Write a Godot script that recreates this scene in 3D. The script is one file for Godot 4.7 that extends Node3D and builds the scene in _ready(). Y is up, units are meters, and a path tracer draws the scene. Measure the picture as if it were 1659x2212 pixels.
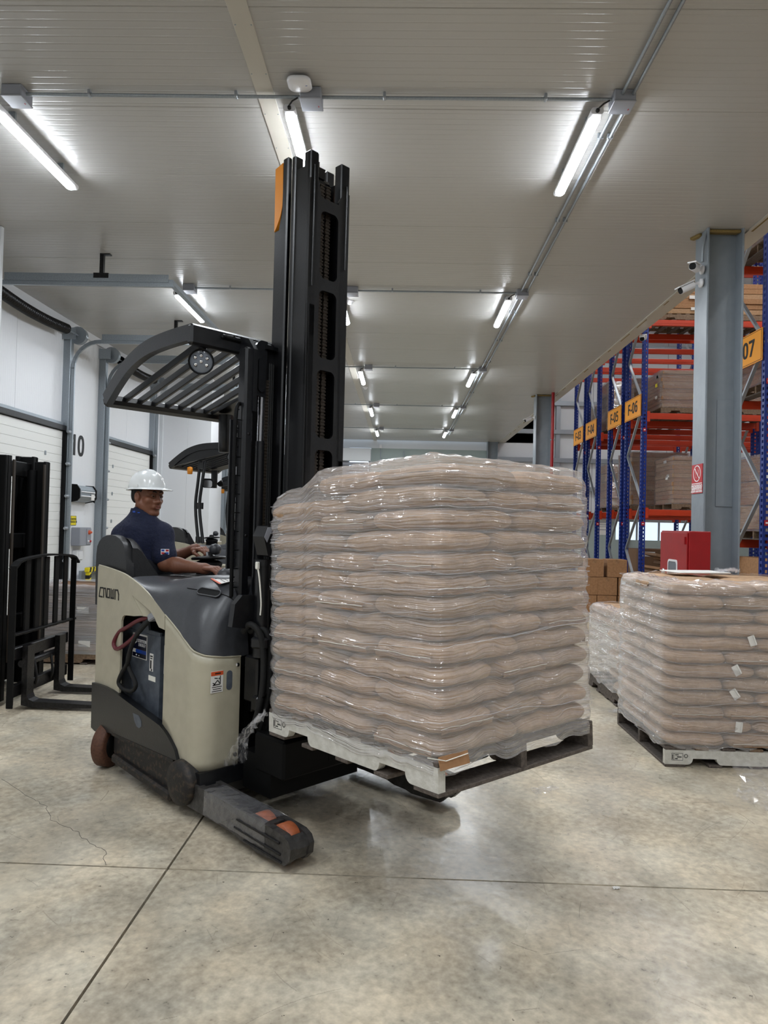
extends Node3D
# A loading hall of a cold store: a reach truck carries a wrapped pallet of sacks past the dock doors and the racks.

const CEIL := 4.68
const LAMP_Z: Array[float] = [3.65, -0.7, -5.05, -9.25, -13.75, -18.1, -22.45]
const LAMP_X: Array[float] = [-3.07, -0.89, 1.33]
const TRUCK_AT := Vector3(-0.085, 0.0, -3.644)
const TRUCK_TURN := -43.0
const LOAD_AT := Vector3(0.136, 0.527, -3.469)

var M := {}
var taken := {}
var rng := RandomNumberGenerator.new()
var noise := FastNoiseLite.new()


func _ready() -> void:
	rng.seed = 11
	noise.seed = 5
	noise.frequency = 1.0
	var cam := Camera3D.new()
	cam.name = "camera"
	cam.keep_aspect = Camera3D.KEEP_HEIGHT
	cam.fov = rad_to_deg(2.0 * atan(1106.0 / 1525.0))
	cam.position = Vector3(0, 1.58, 0)
	cam.rotation_order = EULER_ORDER_YXZ
	cam.rotation_degrees = Vector3(1.02, 1.48, 1.42)
	cam.near = 0.05
	cam.far = 200.0
	add_child(cam)
	cam.current = true
	var we := WorldEnvironment.new()
	we.name = "environment"
	var env := Environment.new()
	env.background_mode = Environment.BG_COLOR
	env.background_color = Color(0.72, 0.78, 0.84)
	env.background_energy_multiplier = 1.0
	env.tonemap_mode = Environment.TONE_MAPPER_LINEAR
	env.tonemap_exposure = 2.4
	env.sdfgi_enabled = true
	env.ssao_enabled = true
	env.ssil_enabled = true
	we.environment = env
	add_child(we)
	materials()
	shell()
	ceiling_lamps()
	hall_lamps()
	left_wall()
	far_wall()
	columns()
	racks()
	right_pallets()
	main_load()
	main_truck()
	operator()
	parked_trucks()
	small_things()


# ---------------------------------------------------------------- shapes
class B:
	var st := SurfaceTool.new()

	func _init() -> void:
		st.begin(Mesh.PRIMITIVE_TRIANGLES)
		st.set_smooth_group(-1)

	func soft(on := true) -> B:
		st.set_smooth_group(0 if on else -1)
		return self

	func tri(a: Vector3, b: Vector3, c: Vector3, ua := Vector2.ZERO, ub := Vector2.ZERO, uc := Vector2.ZERO) -> void:
		st.set_uv(ua)
		st.add_vertex(a)
		st.set_uv(uc)
		st.add_vertex(c)
		st.set_uv(ub)
		st.add_vertex(b)

	func quad(a: Vector3, b: Vector3, c: Vector3, d: Vector3) -> void:
		tri(a, b, c, Vector2(0, 1), Vector2(1, 1), Vector2(1, 0))
		tri(a, c, d, Vector2(0, 1), Vector2(1, 0), Vector2(0, 0))

	func face(pts: Array, centre: Vector3) -> void:
		var n := Vector3.ZERO
		var mid := Vector3.ZERO
		for i in pts.size():
			var p: Vector3 = pts[i]
			var q: Vector3 = pts[(i + 1) % pts.size()]
			n += p.cross(q)
			mid += p
		mid /= pts.size()
		var l := pts.duplicate()
		if n.dot(mid - centre) < 0.0:
			l.reverse()
		for i in range(1, l.size() - 1):
			tri(l[0], l[i], l[i + 1])

	func box(c: Vector3, size: Vector3, basis := Basis.IDENTITY, bev := 0.0) -> B:
		var h := size * 0.5
		var k := minf(bev, minf(h.x, minf(h.y, h.z)) * 0.9)
		var P := func(sx: float, sy: float, sz: float, ax: int) -> Vector3:
			var p := Vector3(sx * h.x, sy * h.y, sz * h.z)
			if ax != 0: p.x -= sx * k
			if ax != 1: p.y -= sy * k
			if ax != 2: p.z -= sz * k
			return c + basis * p
		for ax in 3:
			for s in [-1.0, 1.0]:
				var f := []
				for uv in [[-1.0, -1.0], [1.0, -1.0], [1.0, 1.0], [-1.0, 1.0]]:
					var t := [0.0, 0.0, 0.0]
					t[ax] = s
					t[(ax + 1) % 3] = uv[0]
					t[(ax + 2) % 3] = uv[1]
					f.append(P.call(t[0], t[1], t[2], ax))
				face(f, c)
		if k > 0.0:
			for ax in 3:
				for s in [-1.0, 1.0]:
					for q in [-1.0, 1.0]:
						var e := []
						for w in [[-1.0, 1], [1.0, 1], [1.0, 2], [-1.0, 2]]:
							var t := [0.0, 0.0, 0.0]
							t[ax] = w[0]
							t[(ax + 1) % 3] = s
							t[(ax + 2) % 3] = q
							e.append(P.call(t[0], t[1], t[2], (ax + w[1]) % 3))
						face(e, c)
			for sx in [-1.0, 1.0]:
				for sy in [-1.0, 1.0]:
					for sz in [-1.0, 1.0]:
						face([P.call(sx, sy, sz, 0), P.call(sx, sy, sz, 1), P.call(sx, sy, sz, 2)], c)
		return self

	func bar(a: Vector3, b: Vector3, w: float, hh: float, up := Vector3.UP, bev := 0.0) -> B:
		var z := (b - a).normalized()
		if absf(z.dot(up.normalized())) > 0.98:
			up = Vector3.RIGHT if absf(z.x) < 0.9 else Vector3.BACK
		var x := up.cross(z).normalized()
		var y := z.cross(x)
		return box((a + b) * 0.5, Vector3(w, hh, a.distance_to(b)), Basis(x, y, z), bev)

	func tube(pts: Array, r: float, n := 10, caps := true) -> B:
		var rings := []
		var x := Vector3.ZERO
		for i in pts.size():
			var p: Vector3 = pts[i]
			var d: Vector3
			if i == 0: d = pts[1] - p
			elif i == pts.size() - 1: d = p - pts[i - 1]
			else: d = (pts[i + 1] - p).normalized() + (p - pts[i - 1]).normalized()
			d = d.normalized()
			if x == Vector3.ZERO:
				x = d.cross(Vector3.UP if absf(d.y) < 0.9 else Vector3.RIGHT).normalized()
			else:
				x = (x - d * x.dot(d)).normalized()
			var y := d.cross(x)
			var ring := PackedVector3Array()
			for k in n:
				var a := TAU * k / n
				ring.append(p + (x * cos(a) + y * sin(a)) * r)
			rings.append(ring)
		soft()
		for i in rings.size() - 1:
			for k in n:
				var k2 := (k + 1) % n
				quad(rings[i][k], rings[i][k2], rings[i + 1][k2], rings[i + 1][k])
		soft(false)
		if caps:
			var first := Array(rings[0])
			var last := Array(rings[-1])
			face(first, pts[1])
			face(last, pts[-2])
		return self

	func lathe(o: Vector3, basis: Basis, prof: Array, n := 20, smooth := true) -> B:
		# prof: Vector2(radius, height along basis.y)
		soft(smooth)
		for i in prof.size() - 1:
			var p: Vector2 = prof[i]
			var q: Vector2 = prof[i + 1]
			for k in n:
				var a := TAU * k / n
				var b := TAU * (k + 1) / n
				var da := basis.x * cos(a) + basis.z * sin(a)
				var db := basis.x * cos(b) + basis.z * sin(b)
				var p1 := o + da * p.x + basis.y * p.y
				var p2 := o + db * p.x + basis.y * p.y
				var q1 := o + da * q.x + basis.y * q.y
				var q2 := o + db * q.x + basis.y * q.y
				if p.x > 0.0: tri(p1, q2, p2)
				if q.x > 0.0: tri(p1, q1, q2)
		soft(false)
		return self

	func prism(poly: PackedVector2Array, z0: float, z1: float, xf := Transform3D.IDENTITY, smooth_sides := false) -> B:
		# a polygon in x-y, pushed along z from z0 to z1
		var p := poly.duplicate()
		if Geometry2D.is_polygon_clockwise(p):
			p.reverse()
		var lo := minf(z0, z1)
		var hi := maxf(z0, z1)
		var idx := Geometry2D.triangulate_polygon(p)
		var A := func(i: int, z: float) -> Vector3: return xf * Vector3(p[i].x, p[i].y, z)
		for i in range(0, idx.size(), 3):
			var a := p[idx[i]]
			var b := p[idx[i + 1]]
			var c := p[idx[i + 2]]
			var o := [idx[i], idx[i + 1], idx[i + 2]]
			if (b - a).cross(c - a) < 0.0:
				o = [idx[i], idx[i + 2], idx[i + 1]]
			tri(A.call(o[0], hi), A.call(o[1], hi), A.call(o[2], hi))
			tri(A.call(o[0], lo), A.call(o[2], lo), A.call(o[1], lo))
		soft(smooth_sides)
		for i in p.size():
			var j := (i + 1) % p.size()
			quad(A.call(i, lo), A.call(j, lo), A.call(j, hi), A.call(i, hi))
		soft(false)
		return self

	func grid(rows: Array, closed := false, flip := false, uv := Vector2.ONE, smooth := true) -> B:
		soft(smooth)
		var nu: int = rows[0].size()
		for i in rows.size() - 1:
			for k in (nu if closed else nu - 1):
				var k2 := (k + 1) % nu
				var a: Vector3 = rows[i][k]
				var b: Vector3 = rows[i][k2]
				var c: Vector3 = rows[i + 1][k2]
				var d: Vector3 = rows[i + 1][k]
				var ua := Vector2(k, i) * uv
				var ub := Vector2(k + 1, i) * uv
				var uc := Vector2(k + 1, i + 1) * uv
				var ud := Vector2(k, i + 1) * uv
				if flip:
					tri(a, c, b, ua, uc, ub)
					tri(a, d, c, ua, ud, uc)
				else:
					tri(a, b, c, ua, ub, uc)
					tri(a, c, d, ua, uc, ud)
		soft(false)
		return self

	func mesh() -> ArrayMesh:
		st.generate_normals()
		return st.commit()


static func rrect(w: float, h: float, r: float, n := 5, c := Vector2.ZERO) -> PackedVector2Array:
	var p := PackedVector2Array()
	for q in 4:
		var o := c + Vector2((w / 2 - r) * (1 if q in [0, 3] else -1), (h / 2 - r) * (1 if q < 2 else -1))
		for k in n + 1:
			var a := PI / 2 * (q + float(k) / n)
			p.append(o + Vector2(cos(a), sin(a)) * r)
	return p


static func P2(l: Array) -> PackedVector2Array:
	var p := PackedVector2Array()
	for i in range(0, l.size(), 2):
		p.append(Vector2(l[i], l[i + 1]))
	return p


# ---------------------------------------------------------------- naming
func numbered(called: String) -> String:
	var n: int = taken.get(called, 0)
	taken[called] = n + 1
	return called if n == 0 else "%s_%03d" % [called, n]


func tag(o: Node, label: String, category: String, group := "") -> Node:
	o.set_meta("label", label)
	o.set_meta("category", category)
	if group:
		o.set_meta("group", group)
	return o


func thing(called: String, label: String, category: String, at := Vector3.ZERO, turn := 0.0, group := "") -> Node3D:
	var o := Node3D.new()
	o.name = numbered(called)
	o.position = at
	o.rotation_degrees.y = turn
	add_child(o)
	tag(o, label, category, group)
	return o


func obj(called: String, b, m: Material, parent: Node = self) -> MeshInstance3D:
	var o := MeshInstance3D.new()
	o.name = numbered(called) if parent == self else called
	o.mesh = b.mesh() if b is B else b
	o.material_override = m
	parent.add_child(o, true)
	return o


func struct(called: String, b, m: Material) -> MeshInstance3D:
	var o := obj(called, b, m)
	o.set_meta("kind", "structure")
	return o


func frame(called: String, at := Vector3.ZERO) -> Node3D:
	var o := Node3D.new()
	o.name = numbered(called)
	o.position = at
	o.set_meta("kind", "structure")
	add_child(o)
	return o


func text(s: String, size: float, depth: float, bold := true) -> TextMesh:
	var t := TextMesh.new()
	var f := SystemFont.new()
	f.font_names = PackedStringArray(["Droid Sans"])
	f.font_weight = 700 if bold else 400
	t.font = f
	t.font_size = 64
	t.pixel_size = size / 46.0
	t.depth = depth
	t.text = s
	return t


# ---------------------------------------------------------------- materials
func noise_tex(freq: float, octaves: int, seed_: int, lo: Color, hi: Color, size := 512, bump := 0.0) -> NoiseTexture2D:
	var n := FastNoiseLite.new()
	n.noise_type = FastNoiseLite.TYPE_SIMPLEX_SMOOTH
	n.frequency = freq
	n.fractal_octaves = octaves
	n.seed = seed_
	var t := NoiseTexture2D.new()
	t.width = size
	t.height = size
	t.seamless = true
	t.noise = n
	if bump > 0.0:
		t.as_normal_map = true
		t.bump_strength = bump
	else:
		var g := Gradient.new()
		g.set_color(0, lo)
		g.set_color(1, hi)
		t.color_ramp = g
	return t


func mat(c: Color, rough := 0.6, metal := 0.0, spec := 0.5) -> StandardMaterial3D:
	var m := StandardMaterial3D.new()
	m.albedo_color = c
	m.roughness = rough
	m.metallic = metal
	m.metallic_specular = spec
	return m


func grained(c: Color, rough: float, tex: Texture2D, scale: float, bump: Texture2D = null, strength := 0.5, metal := 0.0) -> StandardMaterial3D:
	var m := mat(c, rough, metal)
	m.albedo_texture = tex
	m.uv1_triplanar = true
	m.uv1_scale = Vector3.ONE * scale
	if bump:
		m.normal_enabled = true
		m.normal_texture = bump
		m.normal_scale = strength
	return m


func floor_image() -> ImageTexture:
	# trowelled concrete: cloudy tone, fine pores and thin tyre scratches
	var n := 1400
	var big := FastNoiseLite.new()
	big.seed = 3
	big.frequency = 0.0035
	big.fractal_octaves = 5
	var fine := FastNoiseLite.new()
	fine.seed = 8
	fine.frequency = 0.045
	fine.fractal_octaves = 4
	fine.fractal_gain = 0.62
	var a := big.get_seamless_image(n, n)
	var b := fine.get_seamless_image(n, n)
	var tone := FastNoiseLite.new()
	tone.seed = 21
	tone.frequency = 0.006
	var cimg := tone.get_seamless_image(n, n)
	var da := a.get_data()
	var db := b.get_data()
	var dc := cimg.get_data()
	var out := PackedByteArray()
	out.resize(n * n * 3)
	for i in n * n:
		var v := 0.82 + (da[i] - 128) * 0.0011 + (db[i] - 128) * 0.00085
		if db[i] < 46:
			v -= (46 - db[i]) * 0.004
		var w := (dc[i] - 128) * 0.00014
		out[i * 3] = clampi(int(255 * v * (0.985 + w)), 0, 255)
		out[i * 3 + 1] = clampi(int(255 * v * 0.945), 0, 255)
		out[i * 3 + 2] = clampi(int(255 * v * (0.865 - w)), 0, 255)
	var im := Image.create_from_data(n, n, false, Image.FORMAT_RGB8, out)
	var r := RandomNumberGenerator.new()
	r.seed = 77
	for k in 240:
		var p := Vector2(r.randf() * n, r.randf() * n)
		var ang := r.randf() * TAU
		var l := r.randf_range(6, 70) * (1.0 if r.randf() < 0.9 else 3.0)
		var bend := r.randf_range(-0.006, 0.006)
		var dark := r.randf_range(0.78, 0.93)
		var wide := 1 if r.randf() < 0.85 else 2
		for s in int(l):
			for q in wide:
				var x := posmod(int(p.x) + q, n)
				var y := posmod(int(p.y), n)
				var c := im.get_pixel(x, y)
				im.set_pixel(x, y, Color(c.r * dark, c.g * dark, c.b * dark))
			p += Vector2(cos(ang), sin(ang))
			ang += bend
	for k in 160:
		var p := Vector2i(r.randi_range(4, n - 8), r.randi_range(4, n - 8))
		for s in r.randi_range(2, 9):
			var d := p + Vector2i(r.randi_range(-2, 2), r.randi_range(-1, 1))
			im.set_pixel(d.x, d.y, Color(0.24, 0.22, 0.2))
	return ImageTexture.create_from_image(im)


func streak_image() -> ImageTexture:
	# relief of stretched film: ropes and creases that run along the wrap
	var w := 512
	var h := 1024
	var n := FastNoiseLite.new()
	n.seed = 14
	n.fractal_octaves = 4
	n.frequency = 1.0
	var out := PackedByteArray()
	out.resize(w * h)
	for y in h:
		for x in w:
			var a := TAU * x / w
			var v := n.get_noise_3d(cos(a) * 0.9, sin(a) * 0.9, y * 0.05)
			var f := n.get_noise_3d(cos(a) * 2.2 + 9.0, sin(a) * 2.2, y * 0.16)
			out[y * w + x] = clampi(int(128 + 150 * v + 70 * f), 0, 255)
	return ImageTexture.create_from_image(Image.create_from_data(w, h, false, Image.FORMAT_L8, out))


func film(alpha: float, uv: Vector2, relief: float, tint := Color(0.93, 0.93, 0.95)) -> StandardMaterial3D:
	var m := mat(Color(tint.r, tint.g, tint.b, alpha), 0.11, 0.0, 0.7)
	m.transparency = BaseMaterial3D.TRANSPARENCY_ALPHA
	m.cull_mode = BaseMaterial3D.CULL_DISABLED
	m.uv1_scale = Vector3(uv.x, uv.y, 1)
	m.heightmap_enabled = true
	m.heightmap_texture = M.streaks
	m.heightmap_scale = relief
	return m


func materials() -> void:
	var fine_bump := noise_tex(0.06, 4, 2, Color.BLACK, Color.WHITE, 512, 4.0)
	var soft_bump := noise_tex(0.012, 3, 4, Color.BLACK, Color.WHITE, 512, 6.0)
	var crease := noise_tex(0.02, 5, 9, Color.BLACK, Color.WHITE, 512, 10.0)
	M.streaks = streak_image()
	var f := mat(Color(0.89, 0.875, 0.85), 0.31, 0.0, 0.5)
	f.albedo_texture = floor_image()
	f.uv1_triplanar = true
	f.uv1_world_triplanar = true
	f.uv1_scale = Vector3.ONE / 3.6
	f.roughness_texture = noise_tex(0.01, 5, 31, Color(0.75, 0.75, 0.75), Color.WHITE)
	f.normal_enabled = true
	f.normal_texture = fine_bump
	f.normal_scale = 0.04
	M.floor = f
	M.joint = mat(Color(0.16, 0.155, 0.15), 0.9)
	M.ceiling = mat(Color(0.68, 0.672, 0.655), 0.27, 0.0, 0.5)
	M.flash = mat(Color(0.72, 0.70, 0.655), 0.4)
	M.white_wall = mat(Color(0.88, 0.885, 0.895), 0.4)
	M.door_panel = mat(Color(0.88, 0.88, 0.865), 0.45)
	M.grey_wall = mat(Color(0.62, 0.67, 0.66), 0.6)
	M.off_white = mat(Color(0.82, 0.83, 0.84), 0.5)
	M.galv = grained(Color(0.62, 0.65, 0.67), 0.42, noise_tex(0.03, 3, 17, Color(0.9, 0.9, 0.91), Color.WHITE), 3.0, null, 0.5, 0.6)
	M.column = grained(Color(0.52, 0.55, 0.575), 0.4, noise_tex(0.012, 4, 18, Color(0.95, 0.955, 0.96), Color.WHITE), 1.0, soft_bump, 0.1)
	M.blue = mat(Color(0.03, 0.17, 0.50), 0.4)
	M.orange = mat(Color(0.74, 0.21, 0.05), 0.45)
	M.brace = mat(Color(0.6, 0.62, 0.64), 0.45, 0.5)
	M.sign_yellow = mat(Color(0.96, 0.63, 0.10), 0.5)
	M.black_print = mat(Color(0.035, 0.035, 0.04), 0.6)
	M.white_print = mat(Color(0.92, 0.92, 0.92), 0.6)
	M.card = grained(Color(0.66, 0.49, 0.34), 0.8, noise_tex(0.02, 4, 41, Color(0.85, 0.84, 0.82), Color.WHITE), 2.0)
	M.card_edge = grained(Color(0.55, 0.42, 0.31), 0.82, noise_tex(0.05, 4, 42, Color(0.7, 0.68, 0.66), Color.WHITE), 3.0)
	M.card_pale = grained(Color(0.70, 0.56, 0.42), 0.8, noise_tex(0.02, 4, 43, Color(0.85, 0.84, 0.82), Color.WHITE), 2.0)
	var kraft := noise_tex(0.012, 5, 51, Color(0.80, 0.77, 0.74), Color.WHITE)
	M.sack = []
	for c in [Color(0.75, 0.62, 0.49), Color(0.71, 0.59, 0.465), Color(0.78, 0.645, 0.51)]:
		M.sack.append(grained(c, 0.72, kraft, 2.2, crease, 0.55))
	M.thread = mat(Color(0.93, 0.92, 0.88), 0.7)
	M.tape = grained(Color(0.64, 0.49, 0.35), 0.75, kraft, 3.0)
	M.film = film(0.25, Vector2(1, 1), 2.0, Color(0.95, 0.93, 0.92))
	M.film_rope = mat(Color(0.95, 0.95, 0.97, 0.3), 0.15)
	M.film_rope.transparency = BaseMaterial3D.TRANSPARENCY_ALPHA
	M.film_silver = film(0.34, Vector2(1, 1), 6.0)
	M.film_far = film(0.18, Vector2(1, 1), 4.0)
	M.film_loose = mat(Color(0.92, 0.92, 0.95, 0.07), 0.08, 0.0, 0.7)
	M.film_loose.transparency = BaseMaterial3D.TRANSPARENCY_ALPHA
	M.film_loose.cull_mode = BaseMaterial3D.CULL_DISABLED
	M.wood = grained(Color(0.56, 0.47, 0.38), 0.8, noise_tex(0.02, 4, 61, Color(0.72, 0.7, 0.68), Color.WHITE), 3.0, fine_bump, 0.5)
	M.wood_grey = grained(Color(0.42, 0.38, 0.35), 0.85, noise_tex(0.02, 4, 62, Color(0.6, 0.59, 0.58), Color.WHITE), 3.0, fine_bump, 0.6)
	M.wood_white = grained(Color(0.84, 0.83, 0.80), 0.65, noise_tex(0.018, 4, 63, Color(0.88, 0.875, 0.86), Color.WHITE), 2.0, fine_bump, 0.3)
	# truck
	M.cream = grained(Color(0.70, 0.675, 0.595), 0.36, noise_tex(0.01, 5, 71, Color(0.94, 0.935, 0.93), Color.WHITE), 1.6, fine_bump, 0.04)
	M.hood = grained(Color(0.235, 0.24, 0.255), 0.36, noise_tex(0.02, 4, 72, Color(0.9, 0.9, 0.9), Color.WHITE), 2.0, fine_bump, 0.10)
	M.vinyl = grained(Color(0.17, 0.17, 0.175), 0.42, noise_tex(0.02, 4, 73, Color(0.88, 0.88, 0.88), Color.WHITE), 2.0, fine_bump, 0.12)
	M.black_paint = grained(Color(0.075, 0.078, 0.09), 0.34, noise_tex(0.02, 5, 74, Color(0.7, 0.7, 0.72), Color.WHITE), 2.0, fine_bump, 0.06)
	M.mast = grained(Color(0.03, 0.03, 0.04), 0.33, noise_tex(0.02, 5, 75, Color(0.7, 0.7, 0.72), Color.WHITE), 2.0, fine_bump, 0.05)
	M.matt_black = mat(Color(0.028, 0.028, 0.03), 0.6, 0.0, 0.3)
	M.worn = grained(Color(0.27, 0.25, 0.235), 0.6, worn_tex(91, 0.56), 2.6, fine_bump, 0.3)
	M.worn_leg = grained(Color(0.27, 0.262, 0.258), 0.45, noise_tex(0.02, 5, 92, Color(0.55, 0.54, 0.53), Color.WHITE), 2.2, fine_bump, 0.3)
	M.steel_dark = grained(Color(0.16, 0.155, 0.16), 0.36, noise_tex(0.03, 5, 76, Color(0.5, 0.5, 0.5), Color.WHITE), 2.0, fine_bump, 0.2, 0.5)
	M.chrome = mat(Color(0.86, 0.86, 0.88), 0.12, 1.0)
	M.chain = mat(Color(0.20, 0.17, 0.14), 0.5, 0.3)
	M.rubber = grained(Color(0.045, 0.045, 0.045), 0.75, noise_tex(0.03, 4, 77, Color(0.6, 0.6, 0.6), Color.WHITE), 3.0, fine_bump, 0.4)
	M.tyre = grained(Color(0.40, 0.255, 0.18), 0.7, noise_tex(0.03, 4, 78, Color(0.65, 0.63, 0.6), Color.WHITE), 3.0, fine_bump, 0.3)
	M.poly = grained(Color(0.68, 0.37, 0.22), 0.55, noise_tex(0.02, 4, 79, Color(0.8, 0.78, 0.75), Color.WHITE), 4.0)
	M.battery = grained(Color(0.36, 0.385, 0.42), 0.5, noise_tex(0.012, 5, 80, Color(0.75, 0.76, 0.78), Color.WHITE), 2.0, fine_bump, 0.08)
	M.red_cable = mat(Color(0.34, 0.06, 0.11), 0.45)
	M.red_paint = grained(Color(0.60, 0.035, 0.065), 0.4, noise_tex(0.01, 3, 81, Color(0.93, 0.93, 0.93), Color.WHITE), 1.0, fine_bump, 0.05)
	M.red_print = mat(Color(0.68, 0.06, 0.10), 0.5)
	M.amber = mat(Color(0.86, 0.53, 0.10), 0.35)
	M.yellow = mat(Color(0.90, 0.82, 0.08), 0.5)
	M.navy_print = mat(Color(0.03, 0.045, 0.14), 0.4)
	M.blue_print = mat(Color(0.08, 0.26, 0.62), 0.4)
	M.label_orange = mat(Color(0.80, 0.32, 0.16), 0.5)
	M.paper = mat(Color(0.86, 0.85, 0.83), 0.6)
	M.plastic_white = mat(Color(0.87, 0.87, 0.88), 0.35)
	M.plastic_grey = mat(Color(0.56, 0.57, 0.60), 0.45)
	M.glass = mat(Color(0.85, 0.9, 0.92, 0.12), 0.05)
	M.glass.transparency = BaseMaterial3D.TRANSPARENCY_ALPHA
	M.lens = mat(Color(0.4, 0.42, 0.45), 0.12)
	M.mirror = mat(Color(0.85, 0.86, 0.88), 0.05, 1.0)
	M.foam = grained(Color(0.62, 0.52, 0.30), 0.9, noise_tex(0.05, 4, 82, Color(0.6, 0.6, 0.6), Color.WHITE), 4.0)
	# person
	M.skin = grained(Color(0.49, 0.31, 0.225), 0.5, noise_tex(0.03, 4, 83, Color(0.88, 0.87, 0.86), Color.WHITE), 5.0)
	M.skin.subsurf_scatter_enabled = true
	M.skin.subsurf_scatter_strength = 0.08
	M.lips = mat(Color(0.44, 0.23, 0.19), 0.45)
	M.hair = grained(Color(0.03, 0.022, 0.02), 0.8, noise_tex(0.1, 3, 84, Color(0.5, 0.5, 0.5), Color.WHITE), 8.0, fine_bump, 0.5)
	M.navy = grained(Color(0.045, 0.085, 0.21), 0.85, noise_tex(0.03, 4, 85, Color(0.75, 0.75, 0.78), Color.WHITE), 3.0, crease, 0.7)
	M.trousers = mat(Color(0.04, 0.05, 0.09), 0.85)
	M.helmet = mat(Color(0.88, 0.89, 0.89), 0.2)
	M.eye = mat(Color(0.55, 0.51, 0.48), 0.2)
	M.iris = mat(Color(0.03, 0.02, 0.015), 0.15)


func worn_tex(seed_: int, cut: float) -> NoiseTexture2D:
	# paint rubbed through to bare and rusty metal in patches
	var t := noise_tex(0.018, 5, seed_, Color.BLACK, Color.WHITE)
	var g := Gradient.new()
	g.offsets = PackedFloat32Array([0.0, cut, cut + 0.05, cut + 0.18, 1.0])
	g.colors = PackedColorArray([Color(0.30, 0.30, 0.31), Color(0.38, 0.37, 0.36), Color(0.66, 0.58, 0.50), Color(0.88, 0.76, 0.64), Color(1, 0.95, 0.9)])
	t.color_ramp = g
	return t


# ---------------------------------------------------------------- the hall
func shell() -> void:
	# floor: cast slabs with sawn joints between them
	var fl := frame("floor")
	obj("joint_filler", B.new().box(Vector3(4.6, -0.16, -8.5), Vector3(20.4, 0.28, 35.4)), M.joint, fl)
	var xs := [-5.6, -1.021, 8.13, 14.8]
	var zs := [-26.2, -12.34, -3.195, 5.95, 9.2]
	for i in 3:
		for j in 4:
			var w: float = xs[i + 1] - xs[i] - 0.011
			var d: float = zs[j + 1] - zs[j] - 0.011
			obj("slab", B.new().box(Vector3((xs[i] + xs[i + 1]) / 2, -0.05, (zs[j] + zs[j + 1]) / 2), Vector3(w, 0.1, d), Basis.IDENTITY), M.floor, fl)
	var cr := [Vector2(-2.36, -4.2), Vector2(-2.02, -3.92), Vector2(-1.9, -3.83), Vector2(-1.79, -3.66), Vector2(-1.62, -3.55), Vector2(-1.47, -3.42), Vector2(-1.36, -3.33), Vector2(-1.32, -3.22)]
	var cb := B.new()
	for i in cr.size() - 1:
		var n := 5
		for k in n:
			var a: Vector2 = cr[i].lerp(cr[i + 1], float(k) / n) + Vector2(noise.get_noise_1d(i * 7.1 + k) * 0.02, noise.get_noise_1d(90 + i * 5.3 + k) * 0.02)
			var b: Vector2 = cr[i].lerp(cr[i + 1], float(k + 1) / n) + (Vector2(noise.get_noise_1d(i * 7.1 + k + 1) * 0.02, noise.get_noise_1d(90 + i * 5.3 + k + 1) * 0.02) if k < n - 1 else Vector2(noise.get_noise_1d((i + 1) * 7.1) * 0.02, noise.get_noise_1d(90 + (i + 1) * 5.3) * 0.02))
			cb.bar(Vector3(a.x, 0.0002, a.y), Vector3(b.x, 0.0002, b.y), 0.0018, 0.0008)
	obj("crack", cb, M.joint, fl)

	# ceiling: sandwich panels with a fine rib, laid across the hall in two runs
	var ce := frame("ceiling")
	for run in 2:
		var x0 := -5.5 if run == 0 else -1.062
		var x1 := -1.066 if run == 0 else 3.47
		var prof := PackedVector2Array([Vector2(-0.513, 0.1), Vector2(-0.513, 0.004), Vector2(-0.509, 0.0)])
		for k in 14:
			var c := -0.468 + k * 0.072
			for q in [[-0.009, 0.0], [-0.006, 0.0007], [-0.002, 0.0014], [0.002, 0.0014], [0.006, 0.0007], [0.009, 0.0]]:
				prof.append(Vector2(c + q[0], q[1]))
		prof.append_array(PackedVector2Array([Vector2(0.509, 0.0), Vector2(0.513, 0.004), Vector2(0.513, 0.1)]))
		var pb := B.new().prism(prof, x0, x1, Transform3D(Basis(Vector3(0, 0, -1), Vector3(0, 1, 0), Vector3(1, 0, 0)), Vector3.ZERO)).mesh()
		for k in 34:
			var o := obj("ceiling_panel", pb, M.ceiling, ce)
			o.position = Vector3(0, CEIL, -25.81 + k * 1.03 + 0.515)
	struct("trim_1", B.new().box(Vector3(-1.064, CEIL - 0.004, -8.5), Vector3(0.128, 0.008, 35), Basis.IDENTITY, 0.002), M.flash)
	var sc := B.new()
	for k in 28:
		for s in [-0.05, 0.05]:
			sc.lathe(Vector3(-1.064 + s, CEIL - 0.011, -2.4 - k * 0.48), Basis.IDENTITY, [Vector2(0.0, 0.0), Vector2(0.005, 0.001), Vector2(0.006, 0.004)], 8)
	obj("screws", sc, M.galv, get_node("trim_1"))
	# edge of the ceiling towards the racks
	var eb := B.new()
	eb.box(Vector3(3.475, CEIL - 0.005, -8.5), Vector3(0.03, 0.02, 35))
	eb.box(Vector3(3.60, CEIL + 0.02, -8.5), Vector3(0.2, 0.012, 35))
	eb.box(Vector3(3.70, CEIL + 0.065, -8.5), Vector3(0.012, 0.1, 35))
	struct("trim_2", eb, M.flash)
	var fb := B.new()
	for k in 22:
		fb.box(Vector3(3.515 + rng.randf() * 0.01, CEIL + 0.012, -5.2 - k * 0.86 - rng.randf() * 0.3), Vector3(0.03, 0.012, rng.randf_range(0.12, 0.45)), Basis.IDENTITY, 0.003)
	obj("foam_strip", fb, M.foam, get_node("trim_2"))

	# closing walls and the high roof over the racks
	struct("roof", B.new().box(Vector3(9.1, 9.6, -8.5), Vector3(11.8, 0.12, 35.6)), M.off_white)
	struct("wall_upper", B.new().box(Vector3(3.3, 7.2, -8.5), Vector3(0.12, 4.85, 35.4)), M.off_white)
	struct("wall_right", B.new().box(Vector3(14.9, 4.75, -8.5), Vector3(0.2, 9.7, 35.4)), M.off_white)
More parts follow.
